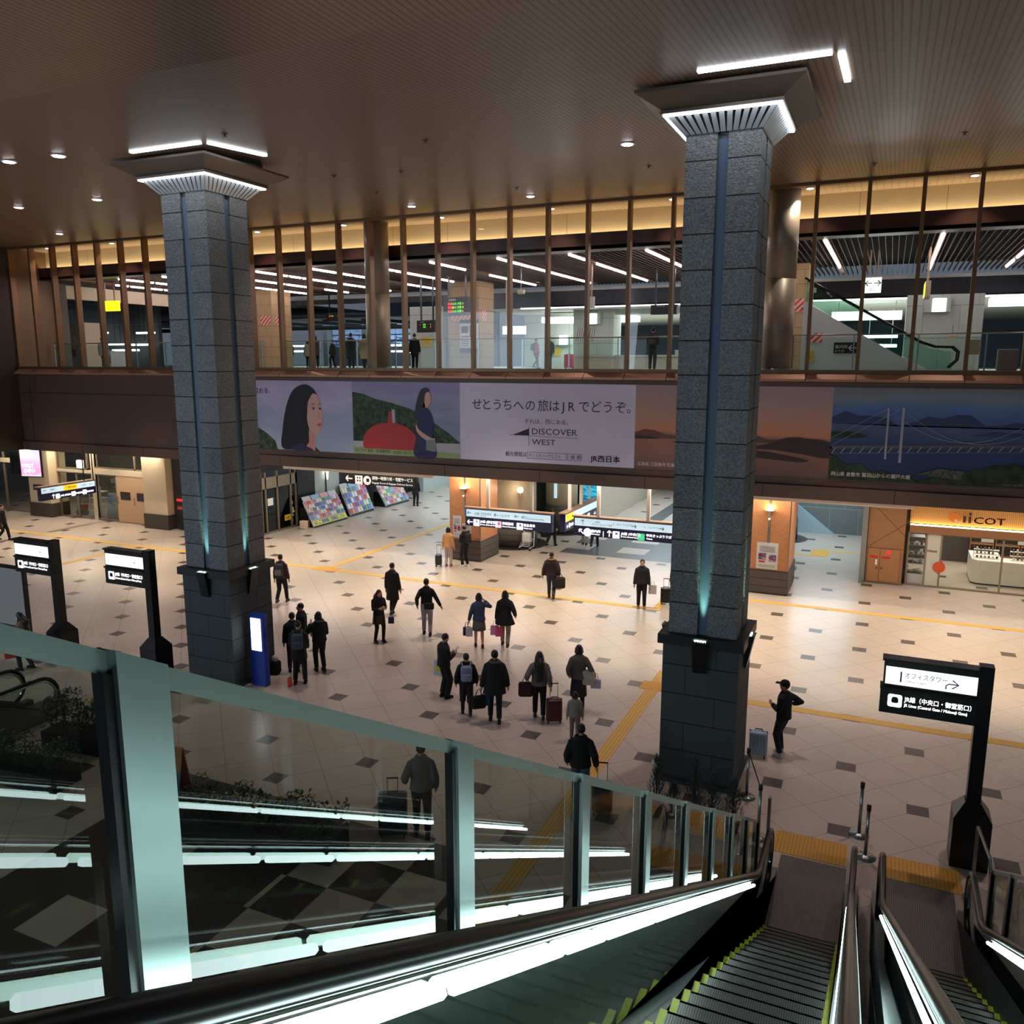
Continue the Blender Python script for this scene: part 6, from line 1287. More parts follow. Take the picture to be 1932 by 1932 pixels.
# ================================================================== PEOPLE
SK = [mat('skin_light', (214, 164, 138), .55, 0, .04), mat('skin_tan', (190, 140, 112), .55, 0, .04)]
HB = mat('hair_black', (20, 16, 15), .45, 0, .25, 30); HBR = mat('hair_brown', (52, 32, 24), .45, 0, .25, 30)
CL = {}
def cloth(rgb):
    k = 'cloth_%d_%d_%d' % rgb
    return mat(k, rgb, .85, 0, .12, 14, .25, 60)
BAKE = []
def vox(o, size, smooth=4):
    r = o.modifiers.new('r', 'REMESH'); r.mode = 'VOXEL'; r.voxel_size = size; r.use_smooth_shade = True
    s = o.modifiers.new('s', 'SMOOTH'); s.factor = .5; s.iterations = smooth
    BAKE.append(o); return o
def ik(a, c, l1, l2, pole):
    a, c, pole = Vector(a), Vector(c), Vector(pole); d = c-a; L = min(max(d.length, abs(l1-l2)+.01), (l1+l2)*.998); u = d.normalized(); c = a+u*L
    x = (l1*l1-l2*l2+L*L)/(2*L); h = math.sqrt(max(l1*l1-x*x, 0)); p = (pole-u*pole.dot(u)).normalized()
    return a+u*x+p*h, c
def person(label, x, y, rz, h=1.68, feet=((-.11, .02, 0), (.11, -.02, 0)), hands=((-.24, .06, .80), (.24, .06, .80)), top=((20, 20, 22), 'hip', .0, 0.0), bottom=('trousers', (24, 24, 28)), shoes=(20, 18, 18), hair=('short', HB), skin=0, lean=0.0, z=0.0, scarf=None, tights=None, look=0.0, hood=None, mask=False, cap=None, nod=0.0, trim=None):
    t = thing('person', label, 'person', (x, y, z), rz); t.scale = (h/1.7,)*3
    sk = SK[skin]; O = (0, 0, 0); hip = Vector((0, 0, .92)); chest = Vector((0, lean*.6, 1.26)); neck = Vector((0, lean, 1.43)); hd = Vector((0, lean+.025+nod*.07, 1.575-nod*.02))
    sh = [Vector((s*.158, lean-.01, 1.350)) for s in (-1, 1)]; RH = Matrix.Rotation(look, 3, 'Z') @ Matrix.Rotation(-nod*.6, 3, 'X')
    legs = []; arms = []
    for i, s in enumerate((-1, 1)):
        hp = Vector((s*.088, 0, .90)); an = Vector(feet[i])+Vector((0, 0, .085)); kn, an = ik(hp, an, .43, .415, (0, 1, .1)); legs.append((hp, kn, an))
        el, wr = ik(sh[i], Vector(hands[i]), .285, .255, (s*.5, -.8, -.7)); arms.append((sh[i], el, wr))
    # body: one continuous figure
    b = MB(O)
    b.ell((0, 0, .95), (.150, .105, .13)); b.ell((0, lean*.3, 1.10), (.125, .092, .16)); b.ell(chest, (.152, .105, .19)); b.tube([neck-Vector((0, 0, .09)), neck, hd-Vector((0, .02, .05))], [.075, .054, .05], 10)
    b.ell(hd, (.073, .092, .112), 0, RH); b.ell(hd+RH @ Vector((0, .028, -.055)), (.052, .058, .056), 0, RH)
    b.ell(hd+RH @ Vector((0, .092, -.012)), (.012, .02, .024), 0, RH)
    for s in (-1, 1): b.ell(hd+RH @ Vector((s*.074, -.005, -.01)), (.012, .02, .03), 0, RH)
    for i, s in enumerate((-1, 1)):
        hp, kn, an = legs[i]; b.tube([hp, hp.lerp(kn, .35), kn, kn.lerp(an, .3), an], [.083, .078, .054, .056, .036], 10)
        f0 = an-Vector((0, .03, .045)); b.tube([f0, f0+Vector((0, .09, -.005)), f0+Vector((0, .19, -.012))], [.038, .036, .022], 8)
        a, el, wr = arms[i]; b.tube([a-Vector((s*.05, 0, .0)), a, a.lerp(el, .45), el, el.lerp(wr, .3), wr], [.05, .052, .044, .037, .037, .026], 9)
        d = (wr-el).normalized(); side = d.cross(Vector((0, 1, 0)) if abs(d.y) < .8 else ZU).normalized(); fw = side.cross(d).normalized()
        pc = wr+d*.045; b.tube([wr, pc, wr+d*.085], [.026, .034, .030], 8)
        for k in range(4):
            q0 = wr+d*.08+fw*(.030-.020*k); L = (.070, .078, .074, .058)[k]; bend = side*(-s)*.25; q1 = q0+d*L*.5+bend*L*.25; q2 = q1+(d*.55+bend*1.6).normalized()*L*.5; b.tube([q0-d*.03, q0, q1, q2], [.010, .0098, .0092, .008], 7)
        th0 = wr+d*.03+fw*.024; b.tube([th0-fw*.01, th0+fw*.022+d*.025, th0+fw*.030+d*.058], [.013, .0115, .009], 7)
    vox(b.build('body', sk, t), .0095, 2)
    # face
    e = MB(O)
    for s in (-1, 1): e.ell(hd+RH @ Vector((s*.029, .083, .006)), (.011, .008, .007), 0, RH, 8, 6)
    e.build('eyes', mat('eye_dark', (22, 18, 18), .3), t)
    e = MB(O); e.ell(hd+RH @ Vector((0, .083, -.062)), (.021, .008, .007), 0, RH, 8, 6); e.build('mouth', mat('mouth_red', (168, 92, 84), .5), t)
    if mask: MB(O).ell(hd+RH @ Vector((0, .045, -.05)), (.064, .062, .052), 0, RH).build('face_mask', white, t, True)
    # hair
    k_, hm = hair
    if k_ != 'none':
        q = MB(O); q.ell(hd+RH @ Vector((0, -.018, .030)), (.084, .096, .100), 0, RH)
        if k_ == 'long':
            q.ell(hd+RH @ Vector((0, -.055, -.06)), (.098, .062, .13), 0, RH); [q.ell(hd.lerp(neck+Vector((0, -.10, .02)), k_/4)+RH @ Vector((0, -.05, -.04)), (.100, .06, .085)) for k_ in range(5)]; [q.ell(neck+Vector((0, -.115-.012*k_, -.02-.07*k_)), (.128-.006*k_, .052, .085)) for k_ in range(6)]
            for s in (-1, 1): q.tube([hd+RH @ Vector((s*.07, -.01, .02)), hd+RH @ Vector((s*.086, .005, -.10)), neck+Vector((s*.10, -.03, -.12))], [.03, .034, .022], 8)
        elif k_ == 'bob':
            q.ell(hd+RH @ Vector((0, -.045, -.055)), (.092, .068, .095), 0, RH)
            for s in (-1, 1): q.tube([hd+RH @ Vector((s*.068, .01, .04)), hd+RH @ Vector((s*.085, .01, -.10))], [.03, .03], 8)
        vox(q.build('hair', hm, t), .012, 3)
    if cap:
        q = MB(O); q.ell(hd+RH @ Vector((0, -.008, .055)), (.092, .104, .085), 0, RH); q.obox(hd+RH @ Vector((0, .12, .045)), (.13, .13, .012), RH); vox(q.build('cap', cloth(cap), t), .008, 2)
    # trousers / skirt / tights
    kind, bc = bottom[0], bottom[1]
    def leg_tubes(q, r0, r1, r2, low=.02):
        for i in (0, 1):
            hp, kn, an = legs[i]; lo = an+(kn-an).normalized()*low; q.tube([hp+ZU*.02, hp.lerp(kn, .4), kn, kn.lerp(lo, .5), lo], [r0, r0*.96, r1, (r1+r2)/2, r2], 10)
    if kind == 'trousers':
        wd = bottom[2] if len(bottom) > 2 else 1.0
        q = MB(O); q.ell((0, 0, .95), (.166, .122, .14)); leg_tubes(q, .098, .074*wd, .060*wd); vox(q.build('trousers', cloth(bc), t), .013, 3)
    elif kind == 'shorts':
        q = MB(O); q.ell((0, 0, .95), (.168, .124, .14)); leg_tubes(q, .102, .092, .088, .24); vox(q.build('knee_trousers', cloth(bc), t), .013, 3)
    elif kind == 'skirt':
        zl_ = bottom[2]; rings = []
        for zz, rx, ry in ((1.02, .135, .105), (.92, .168, .128), ((.92+zl_)/2, .188, .150), (zl_, .205, .170)):
            rings.append([(rx*math.cos(a)*(1+.03*math.sin(9*a)*(zz < .9)), ry*math.sin(a)*(1+.03*math.sin(9*a)*(zz < .9)), zz) for a in (2*PI*j/36 for j in range(36))])
        MB(O).loft(rings).build('skirt', cloth(bc), t, True)
    if tights:
        q = MB(O); leg_tubes(q, .092, .066, .050, .0); vox(q.build('tights', cloth(tights), t), .011, 2)
    # shoes
    for i in (0, 1):
        an = legs[i][2]; q = MB(O); q.ell(an+Vector((0, .055, -.045)), (.046, .135, .042)); q.ell(an+Vector((0, -.01, -.02)), (.044, .055, .055)); q.obox(an+Vector((0, .05, -.072)), (.082, .25, .024)); vox(q.build('shoe', cloth(shoes), t), .010, 2)
    # top garment
    col, ln, puff, flare = top
    hem = {'hip': .86, 'thigh': .70, 'knee': .50, 'waist': .96}[ln]
    q = MB(O); rings = []
    prof = [(hem, .168+flare, .130+flare*.7, 0), ((hem+1.0)/2, .162+flare*.5, .126+flare*.4, 0), (1.02, .152, .118, lean*.2), (1.16, .158, .118, lean*.45), (1.28, .172, .122, lean*.8), (1.35, .158, .112, lean), (1.405, .118, .092, lean), (1.445, .082, .074, lean), (1.475, .062, .062, lean)]
    for zz, rx, ry, cy in prof: rings.append([((rx+puff)*math.cos(a), cy+(ry+puff)*math.sin(a), zz) for a in (2*PI*j/28 for j in range(28))])
    q.loft(rings)
    for i, s in enumerate((-1, 1)):
        a, el, wr = arms[i]; c0 = wr+(el-wr).normalized()*.01; q.tube([a+Vector((-s*.105, 0, .045)), a+Vector((-s*.04, 0, .022)), a+Vector((s*.008, 0, -.012)), a.lerp(el, .5), el, el.lerp(c0, .5), c0], [.040, .050+puff*.4, .058+puff*.5, .060+puff*.6, .055+puff*.6, .050+puff*.5, .042+puff*.4], 10)
    if hood: q.ell(neck+Vector((0, -.085, -.02)), (.125, .075, .085))
    vox(q.build('jacket', cloth(col), t), .014, 3)
    if hood: vox(MB(O).tube([neck+Vector((.11*math.cos(a), -.07+.07*math.sin(a), .035+.02*math.sin(a))) for a in (2*PI*j/14 for j in range(15))], .026, 8).build('hood_trim', cloth(hood), t), .011, 2)
    if scarf: vox(MB(O).tube([neck+Vector((.078*math.cos(a), .074*math.sin(a), .0)) for a in (2*PI*j/14 for j in range(15))], .034, 8).build('scarf', cloth(scarf), t), .011, 2)
    M = Matrix.Translation((x, y, z)) @ Matrix.Rotation(rz, 4, 'Z') @ Matrix.Scale(h/1.7, 4)
    return t, (lambda v: M @ Vector(v)), [a[2] for a in arms]
WALK = ((-.10, .20, .0), (.10, -.24, .07)); WALK2 = ((-.10, -.24, .07), (.10, .20, 0)); STEP = ((-.10, .10, 0), (.10, -.12, .02))
PHONE = ((-.10, .26, 1.12), (.07, .28, 1.14)); DN = ((-.25, .05, .80), (.25, .05, .80))
# --- bags
def place(t, W_, v, rz): t.location = W_(v); t.rotation_euler = (0, 0, rz)
def paper_bag(label, p, rz, sz, rgb, name='shopping_bag', dot=None, soft=False):
    """p: the hand that carries it; the bag hangs below"""
    w_, d_, h_ = sz; t = thing(name, label, 'bag', (p[0], p[1], p[2]-.16-h_), rz); O = (0, 0, 0); f = MB(O); m_ = cloth(rgb) if soft else mat('paper_%d_%d_%d' % rgb, rgb, .5, 0, .1, 9)
    if soft: f.rbox((0, 0, h_/2), (w_, d_, h_), min(w_, d_)*.42, None, 0, 3)
    else: f.add([(-w_/2, -d_/2, 0), (w_/2, -d_/2, 0), (w_/2, d_/2, 0), (-w_/2, d_/2, 0), (-w_/2, -d_*.3, h_), (w_/2, -d_*.3, h_), (w_/2, d_*.3, h_), (-w_/2, d_*.3, h_)], [(0, 3, 2, 1), (4, 5, 6, 7), (0, 1, 5, 4), (1, 2, 6, 5), (2, 3, 7, 6), (3, 0, 4, 7)])
    f.build('bag_body', m_, t, soft)
    for s in (-1, 1): MB(O).tube([(-w_*.25, s*d_*.25, h_-.02), (-.02, 0, h_+.15), (.02, 0, h_+.15), (w_*.25, s*d_*.25, h_-.02)], .007, 6).build('handle', m_ if not soft else black, t)
    if dot: q = MB(O); q.flat([(w_*.28*math.cos(a*PI/10), h_*.5+w_*.28*math.sin(a*PI/10)) for a in range(20)], (0, -d_/2-.004, 0), XR, ZU, .006); q.build('print', mat('print_%d_%d_%d' % dot, dot, .5), t)
    return t
def backpack(label, W_, rz, rgb, s=1.0, off=(0, 0, 0), pocket=None):
    t = thing('backpack', label, 'backpack', W_((off[0], -.185+off[1], 1.02+off[2])), rz); O = (0, 0, 0); m_ = cloth(rgb)
    MB(O).rbox((0, -.03*s, .19*s), (.29*s, .15*s, .42*s), .07*s, None, 0, 3).build('pack_body', m_, t, True); MB(O).rbox((0, -.115*s, .11*s), (.22*s, .06*s, .2*s), .028*s, None, 0, 2).build('front_pocket', cloth(pocket) if pocket else m_, t, True)
    for sx in (-1, 1): MB(O).tube([(sx*.10*s, .03, .38*s), (sx*.12*s, .13, .45*s), (sx*.14*s, .19, .40*s)], .018, 6).build('strap', m_, t)
    return t
def suitcase(label, x, y, rz, sz, rgb, handle=.0, rough=.35, z=0.0):
    w_, d_, h_ = sz; t = thing('suitcase', label, 'suitcase', (x, y, z), rz); O = (0, 0, 0); m_ = mat('case_%d_%d_%d' % rgb, rgb, rough, 0, .06, 4)
    sh_ = MB(O).rbox((0, 0, .06+h_/2), (w_, d_, h_), .05, None, 0, 3).build('shell', m_, t, True)
    for k in range(5): MB(O).rbox((-w_*.36+k*w_*.18, -d_/2-.003, .06+h_*.48), (w_*.07, .012, h_*.72), .006).build('rib', m_, sh_)
    MB(O).rbox((0, -.0, .06+h_*.5), (w_+.006, .012, h_+.006), .005).build('zip_seam', black, t)
    for sx in (-1, 1):
        for sy in (-1, 1): MB(O).tube([(sx*w_*.38-.012, sy*d_*.34, .03), (sx*w_*.38+.012, sy*d_*.34, .03)], .03, 10).build('wheel', rubber, t)
    MB(O).tube([(-.08, 0, .06+h_), (-.07, 0, .10+h_), (.07, 0, .10+h_), (.08, 0, .06+h_)], .012, 6).build('grip', black, t)
    if handle:
        for sx in (-.09, .09): MB(O).tube([(sx, d_*.3, .05+h_), (sx, d_*.3, .06+h_+handle)], .008, 6).build('pull_rod', steel, t)
        MB(O).tube([(-.10, d_*.3, .06+h_+handle), (.10, d_*.3, .06+h_+handle)], .014, 6).build('pull_grip', black, t)
    return t
def phone(label, p, rz):
    t = thing('smartphone', label, 'phone', p, rz); MB((0, 0, 0)).rbox((0, 0, 0), (.072, .012, .15), .005, Matrix.Rotation(-.9, 3, 'X')).build('case', white, t); return t

BK = (15, 15, 18)
_, W_, _a = person('person walking away near the left pillar in dark jacket with a patterned backpack', -18.63, 22.15, .35, 1.72, WALK2, DN, ((56, 50, 48), 'hip', .015, 0), ('trousers', (20, 20, 26)), (60, 66, 76)); backpack('dark backpack with pale pattern worn near the left pillar', W_, .35, (66, 62, 62), 1.0, pocket=(130, 122, 120))
_, W_, _a = person('person in long black coat walking off behind the woman with the phone', -14.40, 22.55, .1, 1.76, ((-.09, .06, 0), (.10, -.30, .10)), DN, (BK, 'knee', .02, .03), ('trousers', (16, 16, 18)), BK)
_, W_, a = person('person with long brown hair, black jacket and grey skirt looking at a phone', -13.33, 20.09, PI+.95, 1.62, ((-.12, .04, 0), (.12, -.03, 0)), ((-.10, .26, 1.12), (.08, .27, 1.13)), ((22, 21, 22), 'hip', .015, 0), ('skirt', (62, 56, 48), .60), BK, ('long', HBR), tights=(16, 15, 16), scarf=(70, 64, 62), nod=.6)
phone('white phone in the hands of the woman with the grey skirt', W_((0, .36, 1.20)), PI+.95); paper_bag('small purple bag hanging from the arm of the woman with the grey skirt', W_((-.36, .12, .93)), .4, (.17, .07, .19), (46, 34, 92))
_, W_, a = person('person in black top and pale grey trousers with a black sling bag, seen from behind', -12.33, 21.19, .42, 1.78, STEP, ((-.27, -.02, .90), (.42, .02, .84)), ((14, 14, 16), 'waist', .012, 0), ('trousers', (158, 156, 166)), (44, 34, 32), skin=1)
t = thing('sling_bag', 'black sling bag across the back of the man in grey trousers', 'bag', W_((.09, -.17, .93)), .42); MB((0, 0, 0)).rbox((0, -.03, .0), (.30, .11, .20), .03).build('bag_body', cloth((24, 24, 26)), t, True); MB((0, 0, 0)).tube([(-.13, .0, .08), (-.2, .02, .35), (-.22, .06, .5)], .014, 6).build('strap', black, t)
_, W_, a = person('person in blue denim jacket and grey skirt with bobbed black hair, seen from behind', -10.39, 20.85, .5, 1.64, STEP, ((-.30, .02, .84), (.17, .20, 1.40)), ((58, 74, 104), 'hip', .02, .015), ('skirt', (104, 98, 102), .55), (46, 32, 28), ('bob', HB))
paper_bag('white paper bag in the left hand of the woman in blue', W_((-.30, .0, .80)), .5, (.20, .09, .27), (196, 190, 204)); paper_bag('dark navy paper bag in the left hand of the woman in blue', W_((-.38, .06, .80)), .9, (.20, .08, .25), (40, 34, 66))
_, W_, a = person('person in flaring black coat and beige trousers carrying pink bags', -9.72, 21.2, .3, 1.70, WALK, ((-.26, .02, .82), (.30, .02, .95)), (BK, 'thigh', .03, .10), ('trousers', (150, 134, 118)), (62, 50, 44), ('bob', HB))
paper_bag('pink and white striped paper bag, left one of the pink pair', W_((-.30, -.02, .80)), .3, (.24, .10, .28), (214, 150, 190)); paper_bag('hot pink paper bag, right one of the pink pair', W_((-.17, -.08, .78)), .5, (.20, .09, .28), (226, 90, 130))
_, W_, a = person('person in black jacket standing and looking at a phone, right of the pillar group', -9.53, 17.16, -.55, 1.66, ((-.10, 0, 0), (.11, .02, 0)), PHONE, ((20, 24, 28), 'hip', .03, .01), ('trousers', (16, 16, 18), 1.25), BK, nod=.5)
paper_bag('white shopping bag with yellow disc on the arm of the man with phone', W_((-.30, .05, 1.06)), -.2, (.30, .12, .40), (186, 196, 206), dot=(214, 206, 50)); phone('phone in the hands of the man in black', W_((0, .38, 1.22)), -.55)
_, W_, a = person('smaller person in black with a pale blue backpack and short trousers', -8.56, 16.49, .5, 1.52, STEP, ((-.27, .04, .86), (.27, .06, .86)), (BK, 'hip', .03, .02), ('shorts', (38, 34, 32)), (40, 44, 56), tights=(40, 26, 24)); backpack('pale blue backpack on the smaller person', W_, .5, (132, 142, 170), .92, pocket=(140, 150, 178))
_, W_, a = person('person in wide dark coat with fur edged hood carrying two bags', -7.78, 16.4, .42, 1.74, STEP, ((-.30, .02, .80), (.29, .04, .84)), ((22, 26, 32), 'thigh', .045, .05), ('trousers', (22, 24, 30)), (30, 30, 32), hood=(84, 80, 78))
paper_bag('black hand bag carried by the person in the wide dark coat', W_((-.36, -.04, .80)), .7, (.34, .14, .32), (16, 16, 20), 'hand_bag', soft=True); paper_bag('blue bag carried by the person in the wide dark coat', W_((-.22, .08, .78)), .4, (.22, .09, .26), (44, 84, 130))
_, W_, a = person('person with long black hair in grey sweater pulling a dark red suitcase', -6.92, 17.0, .38, 1.64, STEP, ((-.30, .05, .98), (.27, -.10, .84)), ((106, 98, 94), 'hip', .03, .0), ('trousers', (18, 18, 20)), (70, 66, 68), ('long', HB))
suitcase('dark red suitcase pulled by the person in grey sweater', W_((.36, -.22, 0)).x, W_((.36, -.22, 0)).y, .5, (.36, .24, .52), (74, 24, 24), .34); paper_bag('brown shoulder bag at the left side of the person in grey sweater', W_((-.33, .02, 1.08)), .4, (.34, .14, .36), (64, 34, 32), 'shoulder_bag', soft=True)
_, W_, a = person('person in grey cardigan and dark skirt with a white tote bag', -6.22, 17.75, .35, 1.66, ((-.1, .02, 0), (.1, 0, 0)), ((-.24, .08, .90), (.38, .05, .92)), ((96, 88, 86), 'hip', .02, .02), ('skirt', (44, 44, 54), .42), (30, 26, 26), ('bob', HB), tights=(24, 22, 24))
paper_bag('white canvas tote on the shoulder of the person in grey cardigan', W_((.22, -.06, 1.26)), .35, (.32, .12, .38), (196, 190, 180), 'tote_bag', soft=True); paper_bag('pale pink and blue box bag held out by the person in grey cardigan', W_((.42, .04, .98)), .3, (.24, .16, .20), (186, 186, 208))
_, W_, a = person('child in grey top with black bobbed hair between the tote bag and the glass rail', -5.75, 16.2, .35, 1.16, STEP, DN, ((136, 130, 128), 'hip', .02, .01), ('trousers', (120, 112, 110)), (40, 40, 44), ('bob', HB)); 
_, W_, a = person('person in black hooded jacket and jeans with a dark suitcase, half behind the glass', -4.72, 13.65, .3, 1.66, STEP, ((-.26, .10, .88), (.30, -.04, .88)), ((17, 17, 19), 'hip', .035, .01), ('trousers', (70, 82, 100)), (50, 50, 56), ('short', HB), hood=(28, 28, 30))
q = W_((.42, -.18, 0)); suitcase('dark blue suitcase of the person in black hooded jacket', q.x, q.y, .3, (.38, .25, .55), (34, 50, 60), .36)
_, W_, a = person('person in grey sweatshirt beside a big teal suitcase seen through the glass', -6.95, 11.65, .5, 1.72, STEP, ((-.28, .10, .95), (.25, .05, .86)), ((116, 114, 112), 'hip', .03, .01), ('trousers', (22, 24, 30)), (60, 70, 84), ('short', HB))
q = W_((-.50, .02, 0)); suitcase('big dark teal suitcase standing by the person in grey sweatshirt', q.x, q.y, .5, (.50, .30, .72), (44, 62, 64), .25)
_, W_, a = person('person in a black cap and dark clothes standing alone right of the right pillar', -1.52, 17.36, 1.15, 1.68, ((-.11, -.02, 0), (.11, .08, 0)), ((-.12, .22, 1.14), (.32, -.02, 1.10)), ((18, 18, 21), 'hip', .02, 0), ('trousers', (28, 34, 44)), (222, 222, 220), ('short', HB), cap=(16, 16, 18), look=.3)
suitcase('pale blue cabin suitcase with black grip next to the person in a cap', -1.98, 17.12, .1, (.37, .24, .52), (156, 178, 204), .0, .3)
_, W_, a = person('person in brown quilted jacket with fur hood walking away past the yellow line', -10.32, 26.41, .25, 1.70, WALK, ((-.30, .03, .84), (.26, .03, .86)), ((44, 32, 28), 'hip', .05, .02), ('trousers', (44, 48, 60)), (40, 28, 24), hood=(150, 120, 84))
paper_bag('dark shoulder bag at the right hip of the person in quilted jacket', W_((.30, -.08, 1.0)), .3, (.40, .18, .42), (38, 32, 30), 'shoulder_bag', soft=True)
_, W_, a = person('person in dark jacket with tan boots facing the viewer near the right pillar', -7.14, 26.65, PI+.25, 1.70, ((-.10, .04, 0), (.10, -.02, 0)), DN, ((40, 38, 44), 'hip', .03, .01), ('trousers', (18, 18, 22)), (186, 132, 70)); paper_bag('white net bag beside the person with tan boots', W_((-.36, .0, .98)), .2, (.26, .14, .30), (206, 198, 186))
_, W_, a = person('person in dark coat half hidden behind the right pillar beside a black suitcase', -6.12, 27.5, PI+.3, 1.68, top=((40, 44, 56), 'thigh', .02, .02)); suitcase('black suitcase peeping out left of the right pillar', -6.50, 27.45, .2, (.36, .24, .52), (20, 20, 22), .3)
_, W_, a = person('person in beige trousers and orange trimmed top left of the orange column', -15.88, 29.1, .2, 1.64, ((-.10, 0, 0), (.10, .02, 0)), DN, ((214, 160, 112), 'hip', .01, .01), ('trousers', (196, 170, 150)), (160, 100, 84), ('bob', HB)); suitcase('small dark wheeled case by the person in beige trousers', -16.25, 28.95, .2, (.26, .2, .42), (40, 42, 40), .4)
_, W_, a = person('person in black with white shoes standing before the orange column', -15.22, 29.3, 1.1, 1.72, ((-.1, .02, 0), (.12, -.02, 0)), PHONE, ((26, 26, 28), 'hip', .02, 0), ('trousers', (20, 20, 24)), (226, 226, 226), nod=.4); backpack('black backpack worn before the orange column', W_, 1.1, (30, 30, 32))
_, W_, a = person('person in black suit with a bag walking away beyond the centre sign', -13.44, 34.3, -.1, 1.76, WALK2, DN, (BK, 'hip', .02, .01), ('trousers', BK), BK); paper_bag('black bag of the suited person beyond the centre sign', W_((-.32, 0, .82)), 0, (.36, .12, .30), (18, 18, 20), 'hand_bag', soft=True)
person('person in grey trousers walking away below the second centre sign, left one of two', -12.12, 35.1, .2, 1.70, WALK, DN, ((60, 58, 60), 'hip', .02, 0), ('trousers', (130, 130, 132)), BK); person('person in black walking away below the second centre sign, right one of two', -11.62, 35.0, .1, 1.72, WALK2, DN, (BK, 'thigh', .02, .01), ('trousers', (20, 20, 22)), BK)
_, W_, a = person('person in black suit with a satchel walking at the far left edge', -37.09, 24.97, -1.0, 1.72, WALK, DN, ((22, 20, 20), 'hip', .02, 0), ('trousers', (18, 16, 16)), BK, scarf=(200, 196, 190)); paper_bag('dark grey satchel of the person at the far left edge', W_((.3, -.06, 1.06)), .2, (.36, .13, .30), (52, 48, 48), 'satchel', soft=True)
_, W_, a = person('person in tan coat with a white face mask at the lower left behind the rail', -20.75, 14.2, 1.9, 1.62, STEP, DN, ((122, 104, 90), 'thigh', .03, .03), ('trousers', (40, 38, 40)), BK, ('long', HB), mask=True, scarf=(150, 130, 104), nod=.4)
paper_bag('red bag hanging below the rail at the lower left', W_((-.34, .2, .98)), 1.2, (.24, .10, .34), (214, 60, 44)); paper_bag('white bag hanging below the rail at the lower left', W_((.28, .3, .98)), 1.2, (.26, .12, .34), (196, 190, 182))
person('person in black standing by the farthest leaflet rack', -24.53, 41.1, .2, 1.74, top=(BK, 'thigh', .02, .01), bottom=('trousers', BK), shoes=BK)
_, W_, a = person('person in dark jacket beside the pillar with a slate blue bag', -14.05, 17.05, .7, 1.66, top=((26, 30, 34), 'hip', .03, .01), bottom=('trousers', (34, 40, 54))); paper_bag('slate blue shoulder bag of the person closest to the pillar', W_((.28, -.02, 1.12)), .5, (.30, .14, .30), (62, 78, 96), 'shoulder_bag', soft=True)
_, W_, a = person('person in black coat with a slate backpack facing the left pillar', -13.36, 16.42, .55, 1.70, ((-.12, 0, 0), (.13, .02, 0)), PHONE, ((20, 20, 22), 'thigh', .03, .02), ('trousers', (18, 18, 20)), BK, nod=.3); backpack('slate grey backpack on the person facing the left pillar', W_, .55, (62, 76, 88), 1.0)
_, W_, a = person('person in black jacket with grey fur hood holding a purple and white fan', -13.45, 17.4, .95, 1.66, ((-.1, .02, 0), (.1, -.02, 0)), ((-.16, .26, 1.30), (.10, .22, 1.0)), (BK, 'hip', .03, .01), ('trousers', (18, 18, 20)), (44, 30, 28), ('bob', HB), hood=(70, 70, 74))
t = thing('paper_fan', 'purple and white round fan held in front of the group at the left pillar', 'fan', W_((.02, .40, .96)), .6); q = MB((0, 0, 0)); q.flat([(.15*math.cos(a_*PI/12), .15*math.sin(a_*PI/12)) for a_ in range(24)], (0, 0, 0), XR, ZU, .006, 0); q.flat([(.13*math.cos(a_*PI/12), .02+.13*math.sin(a_*PI/12)) for a_ in range(13)], (0, -.006, 0), XR, ZU, .004, 1); q.build('fan_leaf', [white, mat('fan_purple', (150, 40, 130), .5)], t); MB((0, 0, 0)).tube([(0, 0, -.13), (0, 0, -.26)], .009, 6).build('fan_handle', white, t)
_, W_, a = person('person in dark coat at the back of the group, closest behind the left pillar', -14.30, 17.75, 2.4, 1.70, top=((24, 22, 24), 'thigh', .03, .02)); 
t = thing('backpack', 'black backpack with a white bundle standing on the floor by the left pillar', 'backpack', (-14.42, 16.72, 0), .3); MB((0, 0, 0)).rbox((0, 0, .19), (.32, .22, .38), .08, None, 0, 3).build('pack_body', cloth((20, 20, 22)), t, True); MB((0, 0, 0)).rbox((.02, -.02, .43), (.18, .12, .16), .05, Matrix.Rotation(.5, 3, 'Y')).build('white_bundle', cloth((196, 196, 200)), t, True)
t = thing('water_bottle', 'orange insulated bottle standing on the floor between the feet of the group', 'bottle', (-13.50, 16.18, 0)); MB(t.location).lathe((-13.50, 16.18, 0), [(.055, 0), (.06, .02), (.06, .22), (.035, .26)], 18).build('flask', mat('flask_orange', (226, 84, 40), .4), t, True); MB(t.location).lathe((-13.50, 16.18, 0), [(.035, .255), (.035, .31), (.02, .32)], 14).build('stopper', white, t, True)
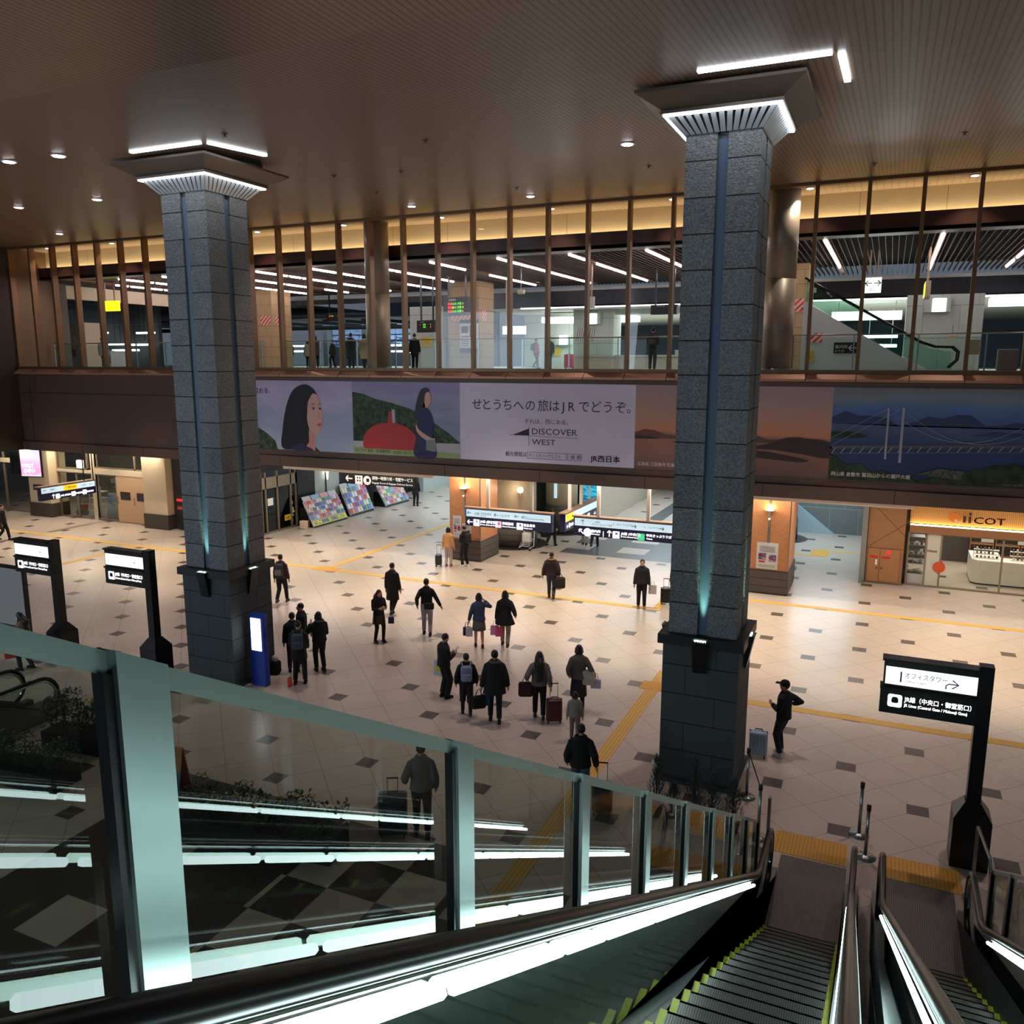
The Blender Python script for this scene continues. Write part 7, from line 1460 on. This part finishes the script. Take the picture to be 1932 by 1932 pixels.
# upstairs
UZ = 7.85
person('person in beige coat behind the windows left of the round column', -22.55, 33.4, .2, 1.66, WALK, DN, ((176, 150, 112), 'knee', .02, .02), ('trousers', BK), BK, ('bob', HB), z=UZ); person('person in black coat seen through the windows left of the beige coat', -23.35, 33.5, .5, 1.70, STEP, PHONE, (BK, 'knee', .04, .05), ('trousers', BK), BK, z=UZ)
_, W_, a = person('person in dark grey trousers with a backpack behind the windows left of the right pillar', -8.74, 33.2, .15, 1.72, STEP, PHONE, ((26, 26, 28), 'hip', .02, 0), ('trousers', (60, 58, 56)), BK, z=UZ); backpack('black and tan backpack behind the windows left of the right pillar', W_, .15, (36, 32, 28), 1.0, pocket=(84, 70, 50))
_, W_, a = person('person in red jacket far behind the middle windows', -17.55, 42.3, -.6, 1.62, WALK, DN, ((190, 50, 44), 'hip', .02, 0), ('trousers', (24, 24, 28)), BK, z=UZ); backpack('black backpack on the red jacket far behind the middle windows', W_, -.6, (20, 20, 22), .9)
person('person in black suit far behind the middle windows, right of the red jacket', -16.95, 42.8, PI, 1.70, STEP, DN, (BK, 'hip', .02, 0), ('trousers', (30, 34, 44)), BK, z=UZ); suitcase('pink suitcase far behind the middle windows', -15.6, 42.2, 0, (.5, .3, .7), (220, 50, 90), 0, .35, UZ)
for i, (x, y, c_) in enumerate(((-39.9, 33.6, (190, 180, 166)), (-37.7, 37.5, (40, 38, 40)), (-34.9, 43.5, (34, 32, 34)), (-33.2, 43.0, (150, 140, 120)), (-30.6, 42.0, (30, 34, 40)), (-26.4, 34.8, (70, 62, 54)), (-20.3, 34.2, (26, 25, 28)))):
    person(('person in pale coat behind the far left windows', 'person in dark clothes deep behind the far left windows', 'person in dark clothes far off, first of three distant figures', 'person in pale jacket far off, second of three distant figures', 'person in dark jacket far off, third of the three distant figures', 'person in brown grey coat just inside the middle windows at the left', 'person in black just inside the windows next to the round column')[i], x, y, (.3, 2.2, 2.9, .4, 1.5, .6, .4)[i], 1.66, STEP, DN, (c_, 'thigh', .02, .02), ('trousers', (24, 24, 28)), BK, ('bob' if i % 2 else 'short', HB), z=UZ)
# turn the sculpted forms into plain meshes
bpy.context.view_layer.update()
dg = bpy.context.evaluated_depsgraph_get()
done = []
for o in BAKE: done.append((o, bpy.data.meshes.new_from_object(o.evaluated_get(dg))))
for o, me in done:
    old = o.data; o.modifiers.clear(); me.name = o.name; o.data = me
    me.polygons.foreach_set('use_smooth', [True]*len(me.polygons)); bpy.data.meshes.remove(old)
